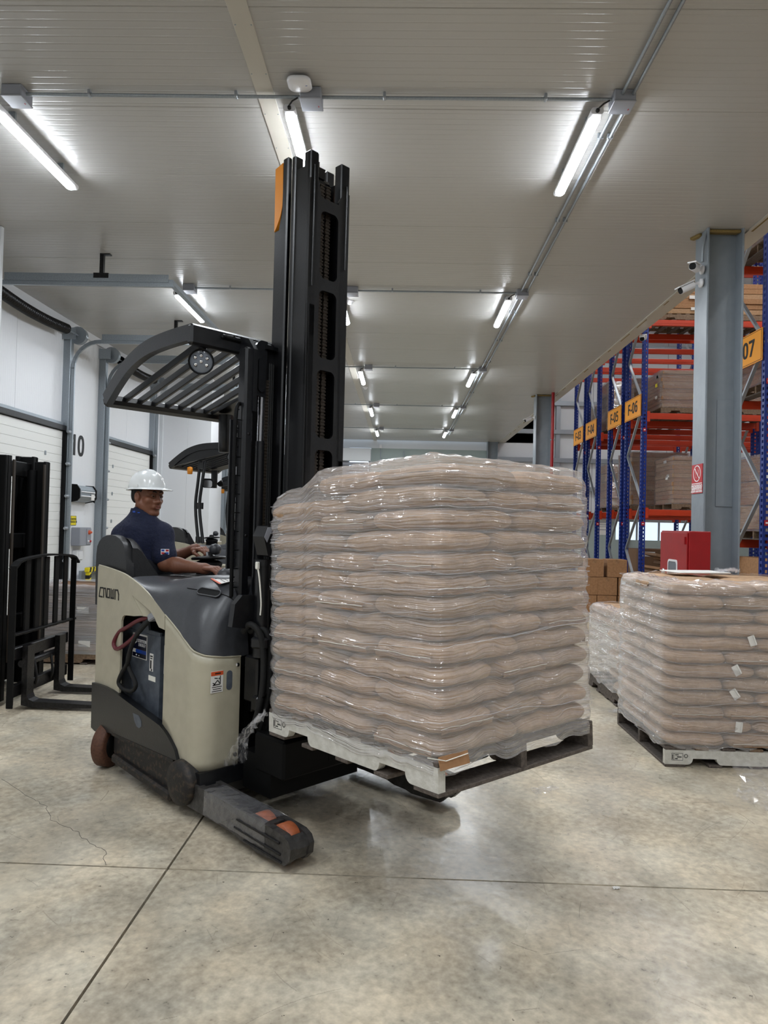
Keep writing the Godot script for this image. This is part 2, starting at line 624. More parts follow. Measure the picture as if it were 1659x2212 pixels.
	struct("wall_back", B.new().box(Vector3(4.7, 4.75, 9.2), Vector3(20.6, 9.7, 0.2)), M.off_white)


func lamp_proto() -> Node3D:
	var t := thing("batten_lamp", "", "lamp")
	var hb := B.new()
	hb.prism(rrect(0.088, 0.05, 0.02, 4, Vector2(0, -0.093)), -1.27, 0.0)
	obj("housing", hb, M.plastic_white, t)
	var db := B.new()
	var prof := []
	for k in 9:
		var a := PI * k / 8.0
		prof.append(Vector2(cos(a) * 0.041, -0.113 - sin(a) * 0.034))
	var rows := []
	for z in [-0.035, -0.05, -0.075, -1.195, -1.22, -1.235]:
		var s := 0.35 if z in [-0.035, -1.235] else (0.8 if z in [-0.05, -1.22] else 1.0)
		var r := PackedVector3Array()
		for p in prof:
			r.append(Vector3(p.x * s, -0.113 + (p.y + 0.113) * s, z))
		rows.append(r)
	db.grid(rows, false, true)
	obj("diffuser_tube", db, M.lamp_glow, t)
	for z in [-0.25, -1.02]:
		obj("mounting_clip", B.new().box(Vector3(0, -0.034, z), Vector3(0.05, 0.07, 0.025)), M.galv, t)
	var cb := B.new()
	cb.tube([Vector3(0, -0.095, 0.0), Vector3(0.005, -0.09, 0.03), Vector3(0.03, -0.075, 0.055), Vector3(0.07, -0.055, 0.06)], 0.006, 8)
	cb.lathe(Vector3(0, -0.095, 0.0), Basis(Vector3.RIGHT, Vector3.BACK, Vector3.DOWN), [Vector2(0.014, 0.0), Vector2(0.014, 0.015), Vector2(0.008, 0.022)], 12)
	obj("cable", cb, M.black_print, t)
	return t


func ceiling_lamps() -> void:
	M.lamp_glow = mat(Color(1, 1, 1), 0.4)
	M.lamp_glow.emission_enabled = true
	M.lamp_glow.emission = Color(0.94, 0.97, 1.0)
	M.lamp_glow.emission_energy_multiplier = 24.0
	var proto := lamp_proto()
	var side_of := ["left", "middle", "right"]
	var row_name := ["last", "sixth", "third", "fourth", "fifth", "sixth", "seventh"]
	var first := true
	for i in LAMP_X.size():
		for j in LAMP_Z.size():
			var t: Node3D = proto
			if not first:
				t = proto.duplicate()
				t.name = numbered("batten_lamp")
				add_child(t)
			first = false
			t.position = Vector3(LAMP_X[i], CEIL, LAMP_Z[j])
			var where := "%s lengthwise row" % side_of[i]
			var nth := ["behind the viewer, farthest back", "just behind the viewer overhead", "nearest one in view", "second one from the front in view", "third one from the front in view", "fourth one from the front in view", "farthest one, by the end wall"]
			tag(t, "lit batten lamp, %s, %s" % [where, nth[j]], "lamp", "batten lamps on the ceiling")
			var l := AreaLight3D.new()
			l.name = numbered("lamp_light")
			l.area_size = Vector2(0.075, 1.15)
			l.light_color = Color(0.95, 0.975, 1.0)
			l.light_energy = 1.55
			l.area_range = 60.0
			l.area_attenuation = 2.0
			l.shadow_enabled = true
			add_child(l)
			l.position = Vector3(LAMP_X[i], CEIL - 0.152, LAMP_Z[j] - 0.635)
			l.rotation_degrees = Vector3(-90, 0, 0)
	# junction boxes and conduits
	var jb := thing("junction_box", "", "box")
	var pb := B.new()
	pb.box(Vector3(0, -0.04, 0), Vector3(0.15, 0.08, 0.16), Basis.IDENTITY, 0.006)
	obj("body", pb, M.plastic_grey, jb)
	obj("lid", B.new().box(Vector3(0, -0.083, 0), Vector3(0.156, 0.012, 0.166), Basis.IDENTITY, 0.004), M.plastic_grey, jb)
	obj("red_mark", B.new().box(Vector3(0.05, -0.0895, -0.02), Vector3(0.006, 0.002, 0.016)), M.red_print, jb)
	first = true
	var off := [0.19, 0.165, 0.165]
	for i in 3:
		for j in range(1, 7):
			var t: Node3D = jb
			if not first:
				t = jb.duplicate()
				t.name = numbered("junction_box")
				add_child(t)
			first = false
			t.position = Vector3(LAMP_X[i] + off[i], CEIL, LAMP_Z[j] + 0.03)
			tag(t, "grey junction box by the %s row lamp, %s" % [side_of[i], ["overhead behind the viewer", "nearest in view", "second in view", "third in view", "fourth in view", "farthest by the end wall"][j - 1]], "box", "junction boxes by the lamps")
	var order := ["overhead behind the viewer", "nearest in view", "second in view", "third in view", "fourth in view", "farthest in view"]
	for j in range(1, 7):
		var z := LAMP_Z[j] + 0.04
		var c := thing("conduit", "thin conduit clipped across the ceiling between lamp boxes, %s" % order[j - 1], "conduit", Vector3.ZERO, 0.0, "cross conduits on the ceiling")
		obj("pipe", B.new().tube([Vector3(-2.9, CEIL - 0.035, z), Vector3(-0.2, CEIL - 0.034, z - 0.01), Vector3(1.5, CEIL - 0.035, z)], 0.0125, 10), M.galv, c)
		for x in [-2.34, -1.27, -0.2, 0.95]:
			obj("clip", B.new().box(Vector3(x, CEIL - 0.026, z), Vector3(0.02, 0.045, 0.045), Basis.IDENTITY, 0.004), M.brace, c)
	for k in 2:
		var x := 1.475 + k * 0.075
		var c := thing("conduit", "long grey conduit pipe running lengthwise down the ceiling, %s of the pair" % ["left one", "right one"][k], "conduit")
		obj("pipe", B.new().tube([Vector3(x, CEIL - 0.035, 8.0), Vector3(x, CEIL - 0.035, -10.0), Vector3(x - 0.03, CEIL - 0.035, -23.8)], 0.0125, 10), M.galv, c)
		for q in 15:
			obj("clip", B.new().box(Vector3(x, CEIL - 0.026, 2.0 - q * 1.52 + 0.1), Vector3(0.045, 0.045, 0.02), Basis.IDENTITY, 0.004), M.brace, c)
	# wireless access point and the smoke detectors
	var ap := thing("access_point", "rounded white wireless access point on the ceiling by the nearest junction box", "access point", Vector3(-0.79, CEIL, -4.86))
	obj("bracket", B.new().box(Vector3(0, -0.012, -0.02), Vector3(0.11, 0.024, 0.09), Basis.IDENTITY, 0.004), M.matt_black, ap)
	var ab := B.new()
	var rows := []
	for q in [[0.75, -0.02], [1.0, -0.026], [1.02, -0.04], [0.9, -0.052], [0.5, -0.058], [0.02, -0.06]]:
		var r := PackedVector3Array()
		for p in rrect(0.165 * q[0], 0.165 * q[0], 0.05 * q[0], 5):
			r.append(Vector3(p.x, q[1], p.y))
		rows.append(r)
	ab.grid(rows, true)
	obj("shell", ab, M.plastic_white, ap)
	obj("status_light", B.new().box(Vector3(0.045, -0.0565, 0.01), Vector3(0.022, 0.003, 0.003)), M.blue_print, ap)
	for q in [[-0.80, -9.75, "by the second middle lamp"], [-0.9, -15.9, "farther off, between middle-row lamps"]]:
		var sd := thing("smoke_detector", "small round white smoke detector on the ceiling, %s" % q[2], "detector", Vector3(q[0], CEIL, q[1]))
		obj("base", B.new().lathe(Vector3.ZERO, Basis.IDENTITY, [Vector2(0.0, -0.02), Vector2(0.055, -0.02), Vector2(0.06, 0.0)], 20), M.plastic_white, sd)
		obj("head", B.new().lathe(Vector3.ZERO, Basis.IDENTITY, [Vector2(0.0, -0.05), Vector2(0.03, -0.05), Vector2(0.045, -0.02)], 20), M.plastic_white, sd)


func hall_lamps() -> void:
	# high-bay lamps over the rack aisles, above the picture
	var proto: Node3D = null
	var n := 0
	for x in [6.2, 10.6]:
		for z in [4.0, -3.0, -8.2, -12.0, -16.2, -21.5]:
			var t: Node3D
			if proto == null:
				t = thing("high_bay_lamp", "", "lamp")
				obj("housing", B.new().box(Vector3(0, 0.05, 0), Vector3(0.3, 0.08, 1.2), Basis.IDENTITY, 0.01), M.plastic_white, t)
				obj("diffuser", B.new().box(Vector3(0, 0.0, 0), Vector3(0.26, 0.02, 1.16)), M.lamp_glow, t)
				obj("hanger", B.new().tube([Vector3(0, 0.09, -0.4), Vector3(0, 0.85, -0.4)], 0.004, 6).tube([Vector3(0, 0.09, 0.4), Vector3(0, 0.85, 0.4)], 0.004, 6), M.galv, t)
				proto = t
			else:
				t = proto.duplicate()
				t.name = numbered("high_bay_lamp")
				add_child(t)
			t.position = Vector3(x, 8.7, z)
			tag(t, "hanging high-bay lamp above the racks, %s from the near end, %s line" % [["first", "second", "third", "fourth", "fifth", "sixth"][n % 6], "left" if n < 6 else "right"], "lamp", "high-bay lamps over the racks")
			n += 1
			var l := AreaLight3D.new()
			l.name = numbered("lamp_light")
			l.area_size = Vector2(0.26, 1.16)
			l.light_color = Color(1.0, 0.97, 0.93)
			l.light_energy = 1.5
			l.area_range = 60.0
			l.area_attenuation = 2.0
			l.shadow_enabled = true
			add_child(l)
			l.position = Vector3(x, 8.67, z)
			l.rotation_degrees = Vector3(-90, 0, 0)


func rib_panel(w: float, h: float, pitch := 0.05) -> ArrayMesh:
	# an upright wall panel facing +x, ribs upright, origin at bottom middle; w along z
	var prof := PackedVector2Array([Vector2(-w / 2 + 0.003, -0.08), Vector2(-w / 2 + 0.003, -0.003), Vector2(-w / 2 + 0.006, 0.0)])
	var n := int((w - 0.06) / pitch)
	for k in n:
		var c := -w / 2 + 0.03 + (k + 0.5) * (w - 0.06) / n
		for q in [[-0.007, 0.0], [-0.003, -0.0012], [0.003, -0.0012], [0.007, 0.0]]:
			prof.append(Vector2(c + q[0], q[1]))
	prof.append_array(PackedVector2Array([Vector2(w / 2 - 0.006, 0.0), Vector2(w / 2 - 0.003, -0.003), Vector2(w / 2 - 0.003, -0.08)]))
	return B.new().prism(prof, 0.0, h, Transform3D(Basis(Vector3(0, 0, 1), Vector3(1, 0, 0), Vector3(0, 1, 0)), Vector3.ZERO)).mesh()


func left_wall() -> void:
	var X := -5.35
	var w := frame("wall_left")
	obj("backing", B.new().box(Vector3(X - 0.17, 4.7, -8.5), Vector3(0.16, 9.4, 35.4)), M.white_wall, w)
	var spans := [[-7.0, -8.1, 0], [-8.1, -10.95, 1], [-10.95, -12.15, 0], [-12.15, -14.75, 1], [-14.75, -16.9, 0], [-16.9, -19.6, 1], [-19.6, -20.6, 0], [-20.6, -23.3, 1], [-23.3, -26.0, 0]]
	var n := 0
	var names := ["nearest, at the left edge", "behind the driver", "third, beyond the white pier", "fourth, at the far end"]
	for s in spans:
		var z0: float = s[0]
		var z1: float = s[1]
		if s[2] == 0:
			var o := obj("wall_panel", rib_panel(z0 - z1, CEIL), M.white_wall, w)
			o.position = Vector3(X, 0, (z0 + z1) / 2)
		else:
			var k := maxi(1, roundi((z0 - z1) / 1.3))
			for q in k:
				var o := obj("wall_panel", rib_panel((z0 - z1) / k, CEIL - 2.98), M.white_wall, w)
				o.position = Vector3(X, 2.98, z0 - (z0 - z1) * (q + 0.5) / k)
			n += 1
			dock_door(n, X, z0, z1)
	obj("wall_cove", B.new().box(Vector3(X + 0.03, CEIL - 0.06, -8.5), Vector3(0.012, 0.12, 35)), M.white_wall, w)
	# piers that stand out from the wall
	struct("wall_pier", B.new().box(Vector3(-4.93, CEIL / 2, -7.1), Vector3(1.11, CEIL - 0.004, 0.66), Basis.IDENTITY, 0.006), M.white_wall)
	struct("trim_3", B.new().box(Vector3(-4.39, CEIL / 2, -7.42), Vector3(0.06, CEIL - 0.01, 0.05), Basis.IDENTITY, 0.004), M.off_white)
	var pb := frame("wall_pier_002", Vector3(-4.80, 0, -15.8))
	for k in 2:
		obj("wall_panel", B.new().box(Vector3([-0.26, 0.325][k], CEIL / 2, 0), Vector3([0.645, 0.52][k], CEIL - 0.004, 1.0), Basis.IDENTITY, 0.004), M.white_wall, pb)
	obj("corner_trim", B.new().box(Vector3(-0.52, CEIL / 2, 0.52), Vector3(0.1, CEIL - 0.01, 0.04), Basis.IDENTITY, 0.004), M.off_white, pb)
	# the numbered panel between the two doors
	var num := thing("door_number", "large black numeral 10 on the white wall panel between two dock doors", "sign", Vector3(X + 0.003, 2.585, -11.42), 90)
	var nt := obj("numeral", text("10", 0.34, 0.004), M.black_print, num)
	nt.position.y = 0.16
	var fx := thing("insect_trap", "grey insect trap lamp with dark end panel fixed to the white wall panel", "insect trap", Vector3(X, 1.82, -11.48), 90)
	var fb := B.new()
	fb.prism(P2([-0.0, 0.0, 0.13, 0.03, 0.17, 0.08, 0.17, 0.20, 0.12, 0.27, 0.0, 0.28]), -0.29, 0.29, Transform3D(Basis(Vector3(0, 0, 1), Vector3(0, 1, 0), Vector3(-1, 0, 0)), Vector3.ZERO))
	obj("case", fb, M.galv, fx)
	for s in [0, 1]:
		obj("end_panel", B.new().prism(P2([0.0, -0.01, 0.14, 0.02, 0.185, 0.07, 0.185, 0.21, 0.13, 0.285, 0.0, 0.29]), [-0.32, 0.29][s], [-0.29, 0.32][s], Transform3D(Basis(Vector3(0, 0, 1), Vector3(0, 1, 0), Vector3(-1, 0, 0)), Vector3.ZERO)), M.matt_black, fx)
	obj("tube", B.new().tube([Vector3(-0.25, 0.17, 0.178), Vector3(0.25, 0.17, 0.178)], 0.012, 8).tube([Vector3(-0.25, 0.10, 0.178), Vector3(0.25, 0.10, 0.178)], 0.012, 8), M.plastic_white, fx)
	obj("notice", B.new().box(Vector3(0.16, 0.09, 0.188), Vector3(0.12, 0.1, 0.002)), M.paper, fx)
	var sk := thing("wall_socket", "small white wall socket with a black plug lead beside the insect trap", "socket", Vector3(X, 1.97, -11.93), 90)
	obj("plate", B.new().box(Vector3(0, 0, 0.025), Vector3(0.09, 0.13, 0.05), Basis.IDENTITY, 0.008), M.plastic_white, sk)
	obj("plug_lead", B.new().tube([Vector3(0.02, 0.02, 0.06), Vector3(0.06, 0.04, 0.07), Vector3(0.10, -0.02, 0.05), Vector3(0.08, -0.13, 0.04), Vector3(0.11, -0.14, 0.04), Vector3(0.12, -0.02, 0.05), Vector3(0.09, 0.07, 0.05)], 0.009, 8), M.rubber, sk)
	var ys := thing("notice", "small yellow sign lettered control puerta above the grey control box", "sign", Vector3(X, 1.52, -11.36), 90)
	obj("board", B.new().box(Vector3(0, 0, 0.004), Vector3(0.185, 0.155, 0.006)), M.yellow, ys)
	obj("border", B.new().box(Vector3(0, 0.074, 0.0075), Vector3(0.18, 0.006, 0.002)).box(Vector3(0, -0.074, 0.0075), Vector3(0.18, 0.006, 0.002)).box(Vector3(0.089, 0, 0.0075), Vector3(0.005, 0.15, 0.002)).box(Vector3(-0.089, 0, 0.0075), Vector3(0.005, 0.15, 0.002)), M.black_print, ys)
	var t1 := obj("lettering", text("CONTROL", 0.033, 0.002), M.black_print, ys)
	t1.position = Vector3(0, 0.024, 0.008)
	var t2 := obj("lettering", text("PUERTA 10", 0.033, 0.002), M.black_print, ys)
	t2.position = Vector3(0, -0.022, 0.008)
	var cp := thing("control_box", "grey door control box with orange switch and red and white buttons", "control box", Vector3(X, 1.11, -11.5), 90)
	obj("case", B.new().box(Vector3(0, 0.15, 0.075), Vector3(0.4, 0.3, 0.15), Basis.IDENTITY, 0.008), M.plastic_grey, cp)
	obj("door_plate", B.new().box(Vector3(0.11, 0.15, 0.155), Vector3(0.16, 0.26, 0.012), Basis.IDENTITY, 0.004), M.plastic_grey, cp)
	obj("switch", B.new().lathe(Vector3(0.1, 0.22, 0.16), Basis(Vector3.RIGHT, Vector3.BACK, Vector3.DOWN), [Vector2(0.036, 0.0), Vector2(0.034, 0.02), Vector2(0.02, 0.024), Vector2(0.016, 0.05), Vector2(0.0, 0.052)], 16), M.label_orange, cp)
	obj("white_button", B.new().lathe(Vector3(0.08, 0.07, 0.16), Basis(Vector3.RIGHT, Vector3.BACK, Vector3.DOWN), [Vector2(0.02, 0.0), Vector2(0.018, 0.016), Vector2(0.0, 0.018)], 14), M.plastic_white, cp)
	obj("red_button", B.new().lathe(Vector3(0.145, 0.07, 0.16), Basis(Vector3.RIGHT, Vector3.BACK, Vector3.DOWN), [Vector2(0.02, 0.0), Vector2(0.018, 0.02), Vector2(0.0, 0.022)], 14), M.red_print, cp)
	var wb := thing("socket_box", "plain white socket box below the grey door control box", "box", Vector3(X, 0.87, -11.46), 90)
	obj("case", B.new().box(Vector3(0, 0.08, 0.04), Vector3(0.22, 0.17, 0.08), Basis.IDENTITY, 0.012), M.plastic_white, wb)
	obj("lid", B.new().box(Vector3(0.03, 0.08, 0.084), Vector3(0.15, 0.14, 0.012), Basis.IDENTITY, 0.005), M.plastic_white, wb)
	# striped guard rail at the foot of the panel
	var gr := thing("guard_rail", "yellow and black striped guard rail at the foot of the numbered panel", "guard rail", Vector3(-5.12, 0, -11.8), 90)
	obj("post", B.new().box(Vector3(-0.33, 0.36, 0), Vector3(0.07, 0.72, 0.07), Basis.IDENTITY, 0.006), M.yellow, gr)
	obj("post", B.new().box(Vector3(0.33, 0.36, 0), Vector3(0.07, 0.72, 0.07), Basis.IDENTITY, 0.006), M.yellow, gr)
	obj("rail", B.new().box(Vector3(0, 0.72, 0), Vector3(0.8, 0.075, 0.075), Basis.IDENTITY, 0.008), M.yellow, gr)
	var hb := B.new()
	for k in 7:
		hb.prism(P2([-0.38 + k * 0.115, 0.682, -0.32 + k * 0.115, 0.682, -0.29 + k * 0.115, 0.758, -0.35 + k * 0.115, 0.758]), -0.0385, 0.0385)
	for s in [-0.33, 0.33]:
		for k in 5:
			hb.prism(P2([s - 0.036, 0.05 + k * 0.13, s + 0.036, 0.08 + k * 0.13, s + 0.036, 0.14 + k * 0.13, s - 0.036, 0.11 + k * 0.13]), -0.036, 0.036)
	obj("black_stripes", hb, M.black_print, gr)
	obj("back_plate", B.new().box(Vector3(0, 0.4, -0.12), Vector3(0.74, 0.6, 0.05), Basis.IDENTITY, 0.005), M.galv, gr)


func c_path(b: B, pts: Array, w: float, h: float) -> void:
	for i in pts.size() - 1:
		b.bar(pts[i], pts[i + 1] + (pts[i + 1] - pts[i]).normalized() * 0.004, w, h, Vector3.BACK)


func dock_door(n: int, X: float, z0: float, z1: float) -> void:
	var d := frame("door_%d" % n)
	var wide := z0 - z1 - 0.26
	var zc := (z0 + z1) / 2
	for k in 23:
		var o := obj("door_panel", B.new().box(Vector3(0, 0.0625, 0), Vector3(0.05, 0.1235, wide), Basis.IDENTITY, 0.003), M.door_panel, d)
		o.position = Vector3(X + 0.02, 0.02 + k * 0.1255, zc)
	for k in 5:
		for q in [-0.3, 0.3]:
			obj("hinge", B.new().box(Vector3(X + 0.05, 0.52 + k * 0.5, zc + wide * q), Vector3(0.012, 0.06, 0.04), Basis.IDENTITY, 0.003), M.galv, d)
	obj("header", B.new().box(Vector3(X + 0.06, 2.955, zc), Vector3(0.06, 0.08, wide + 0.06), Basis.IDENTITY, 0.004), M.steel_dark, d)
	obj("header_flashing", B.new().box(Vector3(X + 0.03, 3.02, zc), Vector3(0.05, 0.05, wide), Basis.IDENTITY, 0.003), M.galv, d)
	for s in 2:
		var z := z0 - 0.07 if s == 0 else z1 + 0.07
		var inw := -1.0 if s == 0 else 1.0
		obj("post", B.new().box(Vector3(X + 0.05, 2.22, z - inw * 0.02), Vector3(0.13, 4.44, 0.10), Basis.IDENTITY, 0.004), M.galv, d)
		obj("seal_strip", B.new().box(Vector3(X + 0.08, 1.46, z + inw * 0.055), Vector3(0.05, 2.9, 0.045), Basis.IDENTITY, 0.004), M.matt_black, d)
		for k in 6:
			obj("roller_bracket", B.new().box(Vector3(X + 0.14, 0.4 + k * 0.5, z + inw * 0.03), Vector3(0.05, 0.05, 0.09), Basis.IDENTITY, 0.006).tube([Vector3(X + 0.15, 0.4 + k * 0.5, z + inw * 0.02), Vector3(X + 0.15, 0.4 + k * 0.5, z + inw * 0.12)], 0.02, 10), M.brace, d)
		var tb := B.new()
		var pts := [Vector3(X + 0.15, 0.1, z), Vector3(X + 0.15, 3.9, z)]
		for k in 9:
			var a := PI / 2 * k / 8.0
			pts.append(Vector3(X + 0.15 + 0.42 * (1 - cos(a)), 3.91 + 0.42 * sin(a), z))
		pts.append(Vector3(-2.75, 4.33, z))
		c_path(tb, pts, 0.055, 0.035)
		obj("track", tb, M.galv, d)
		obj("track_angle", B.new().box(Vector3((X - 2.8) / 2 + 0.3, 4.395, z + 0.025), Vector3(-2.8 - X - 0.6, 0.09, 0.008)), M.galv, d)
		for x in [-3.6]:
			var hb := B.new()
			hb.box(Vector3(x, 4.54, z), Vector3(0.045, 0.28, 0.045))
			hb.box(Vector3(x + 0.04, CEIL - 0.006, z), Vector3(0.12, 0.012, 0.06))
			hb.box(Vector3(x, 4.42, z), Vector3(0.18, 0.06, 0.06))
			obj("hanger", hb, M.steel_dark, d)
	# cross bar at the free ends of the tracks
	obj("end_bar", B.new().bar(Vector3(-2.78, 4.36, z0 - 0.05), Vector3(-2.78, 4.36, z1 + 0.05), 0.06, 0.05), M.galv, d)
	# torsion spring on its shaft, drums at the ends
	var sy := 4.43
	var sx := X + 0.19
	obj("shaft", B.new().tube([Vector3(sx, sy, z0 - 0.02), Vector3(sx, sy, z1 - 0.02)], 0.014, 10), M.galv, d)
	var sp := []
	var nt := 44
	var sb := B.new()
	var za := z0 - 0.45
	var zb := z1 + 0.42
	for k in nt + 1:
		var f := float(k) / nt
		var sag := -0.05 * sin(PI * f)
		sp.append(Vector2(za + (zb - za) * f, sag))
	var rows := []
	for k in nt * 4 + 1:
		var f := float(k) / (nt * 4)
		var r := 0.072 + 0.007 * cos(TAU * f * nt)
		var c := Vector3(sx, sy - 0.05 * sin(PI * f), za + (zb - za) * f)
		var ring := PackedVector3Array()
		for q in 14:
			var a := TAU * q / 14
			ring.append(c + Vector3(cos(a) * r, sin(a) * r, 0))
		rows.append(ring)
	sb.grid(rows, true)
	obj("spring", sb, M.steel_dark, d)
	for s in 2:
		var z := z0 - 0.12 if s == 0 else z1 - 0.04
		obj("drum", B.new().lathe(Vector3(sx, sy, z), Basis(Vector3.RIGHT, Vector3.BACK, Vector3.DOWN), [Vector2(0.0, 0.0), Vector2(0.05, 0.0), Vector2(0.06, 0.03), Vector2(0.12, 0.035), Vector2(0.135, 0.0), Vector2(0.14, 0.09), Vector2(0.0, 0.09)], 24, false), M.galv, d)
		obj("bearing_plate", B.new().box(Vector3(X + 0.11, sy, z + (0.16 if s == 0 else 0.2)), Vector3(0.2, 0.18, 0.012)), M.galv, d)


func far_wall() -> void:
	var Z := -26.0
	var w := frame("wall_far")
	obj("wall_panel", B.new().box(Vector3(1.1, 2.2, Z - 0.1), Vector3(4.6, 4.4, 0.2)), M.grey_wall, w)
	obj("upper_band", B.new().box(Vector3(-0.95, 4.54, Z - 0.08), Vector3(8.9, 0.3, 0.22)), M.off_white, w)
	obj("wall_panel", B.new().box(Vector3(-3.8, 2.2, Z - 0.1), Vector3(3.6, 4.4, 0.2)), M.off_white, w)
	obj("wall_panel", B.new().box(Vector3(-0.4, 7.1, Z - 0.1), Vector3(10.4, 4.8, 0.2)), M.off_white, w)
	# roller shutter with its white box
	var sh := frame("door_9", Vector3(-2.1, 0, Z + 0.05))
	obj("shutter_box", B.new().box(Vector3(0, 4.12, 0.1), Vector3(1.8, 0.46, 0.3), Basis.IDENTITY, 0.01), M.off_white, sh)
	for k in 30:
		obj("slat", B.new().box(Vector3(0, 0.08 + k * 0.128, 0.02), Vector3(1.6, 0.11, 0.03), Basis(Vector3.RIGHT, 0.2), 0.004), M.plastic_grey, sh)
	for s in [-0.86, 0.86]:
		obj("guide", B.new().box(Vector3(s, 2.0, 0.04), Vector3(0.08, 4.0, 0.08), Basis.IDENTITY, 0.004), M.galv, sh)
	var cp := thing("conduit", "grey conduit pipe with a small box running down the far wall beside the shutter", "conduit", Vector3(-0.85, 0, Z + 0.06))
	obj("pipe", B.new().tube([Vector3(0, 0.5, 0.03), Vector3(0, 4.45, 0.03)], 0.018, 8).tube([Vector3(0.85, 1.0, 0.03), Vector3(0.85, 4.3, 0.03)], 0.018, 8), M.galv, cp)
	obj("box", B.new().box(Vector3(0, 4.45, 0.05), Vector3(0.1, 0.14, 0.09), Basis.IDENTITY, 0.006), M.plastic_white, cp)
	# end wall of the rack hall: white sheeting behind girts, with a long low window
	var h := frame("wall_end")
	obj("wall_panel", B.new().box(Vector3(9.2, 5.8, Z - 0.1), Vector3(11.6, 7.8, 0.2)), M.off_white, h)
	obj("wall_panel", B.new().box(Vector3(9.2, 0.62, Z - 0.1), Vector3(11.6, 1.24, 0.2)), M.grey_wall, h)
	obj("wall_panel", B.new().box(Vector3(5.6, 1.57, Z - 0.1), Vector3(4.4, 0.66, 0.2)), M.grey_wall, h)
	obj("wall_panel", B.new().box(Vector3(12.8, 1.57, Z - 0.1), Vector3(4.4, 0.66, 0.2)), M.grey_wall, h)
	for y in [2.05, 3.05, 4.08, 5.12, 6.16, 7.2, 8.24]:
		obj("girt", B.new().box(Vector3(9.1, y, Z + 0.09), Vector3(11.4, 0.16, 0.16), Basis.IDENTITY, 0.004), M.galv, h)
	for x in [5.62, 8.2, 10.8, 13.4]:
		obj("post", B.new().box(Vector3(x, 4.8, Z + 0.06), Vector3(0.16, 9.5, 0.12), Basis.IDENTITY, 0.004), M.galv, h)
	for x in [4.75, 6.9, 9.6]:
		obj("seam", B.new().box(Vector3(x, 5.8, Z + 0.001), Vector3(0.02, 7.6, 0.006)), M.plastic_grey, h)
	var nt := thing("notice", "white printed notice sheet on the grey end wall behind the racks", "notice", Vector3(7.35, 1.45, Z + 0.01))
	obj("sheet", B.new().box(Vector3(0, 0.25, 0), Vector3(0.55, 0.6, 0.01)), M.paper, nt)
	obj("print_lines", B.new().box(Vector3(0, 0.42, 0.007), Vector3(0.42, 0.03, 0.004)).box(Vector3(0, 0.32, 0.007), Vector3(0.46, 0.015, 0.004)).box(Vector3(0, 0.25, 0.007), Vector3(0.46, 0.015, 0.004)).box(Vector3(0, 0.14, 0.007), Vector3(0.40, 0.03, 0.004)), M.plastic_grey, nt)
	var win := frame("window_1", Vector3(9.2, 1.24, Z - 0.1))
	obj("pane", B.new().box(Vector3(0, 0.33, 0), Vector3(2.8, 0.66, 0.008)), M.glass, win)
	for x in [-1.4, -0.6, 0.2, 1.4]:
		obj("mullion", B.new().box(Vector3(x, 0.33, 0.0), Vector3(0.06, 0.66, 0.06)), M.brace, win)


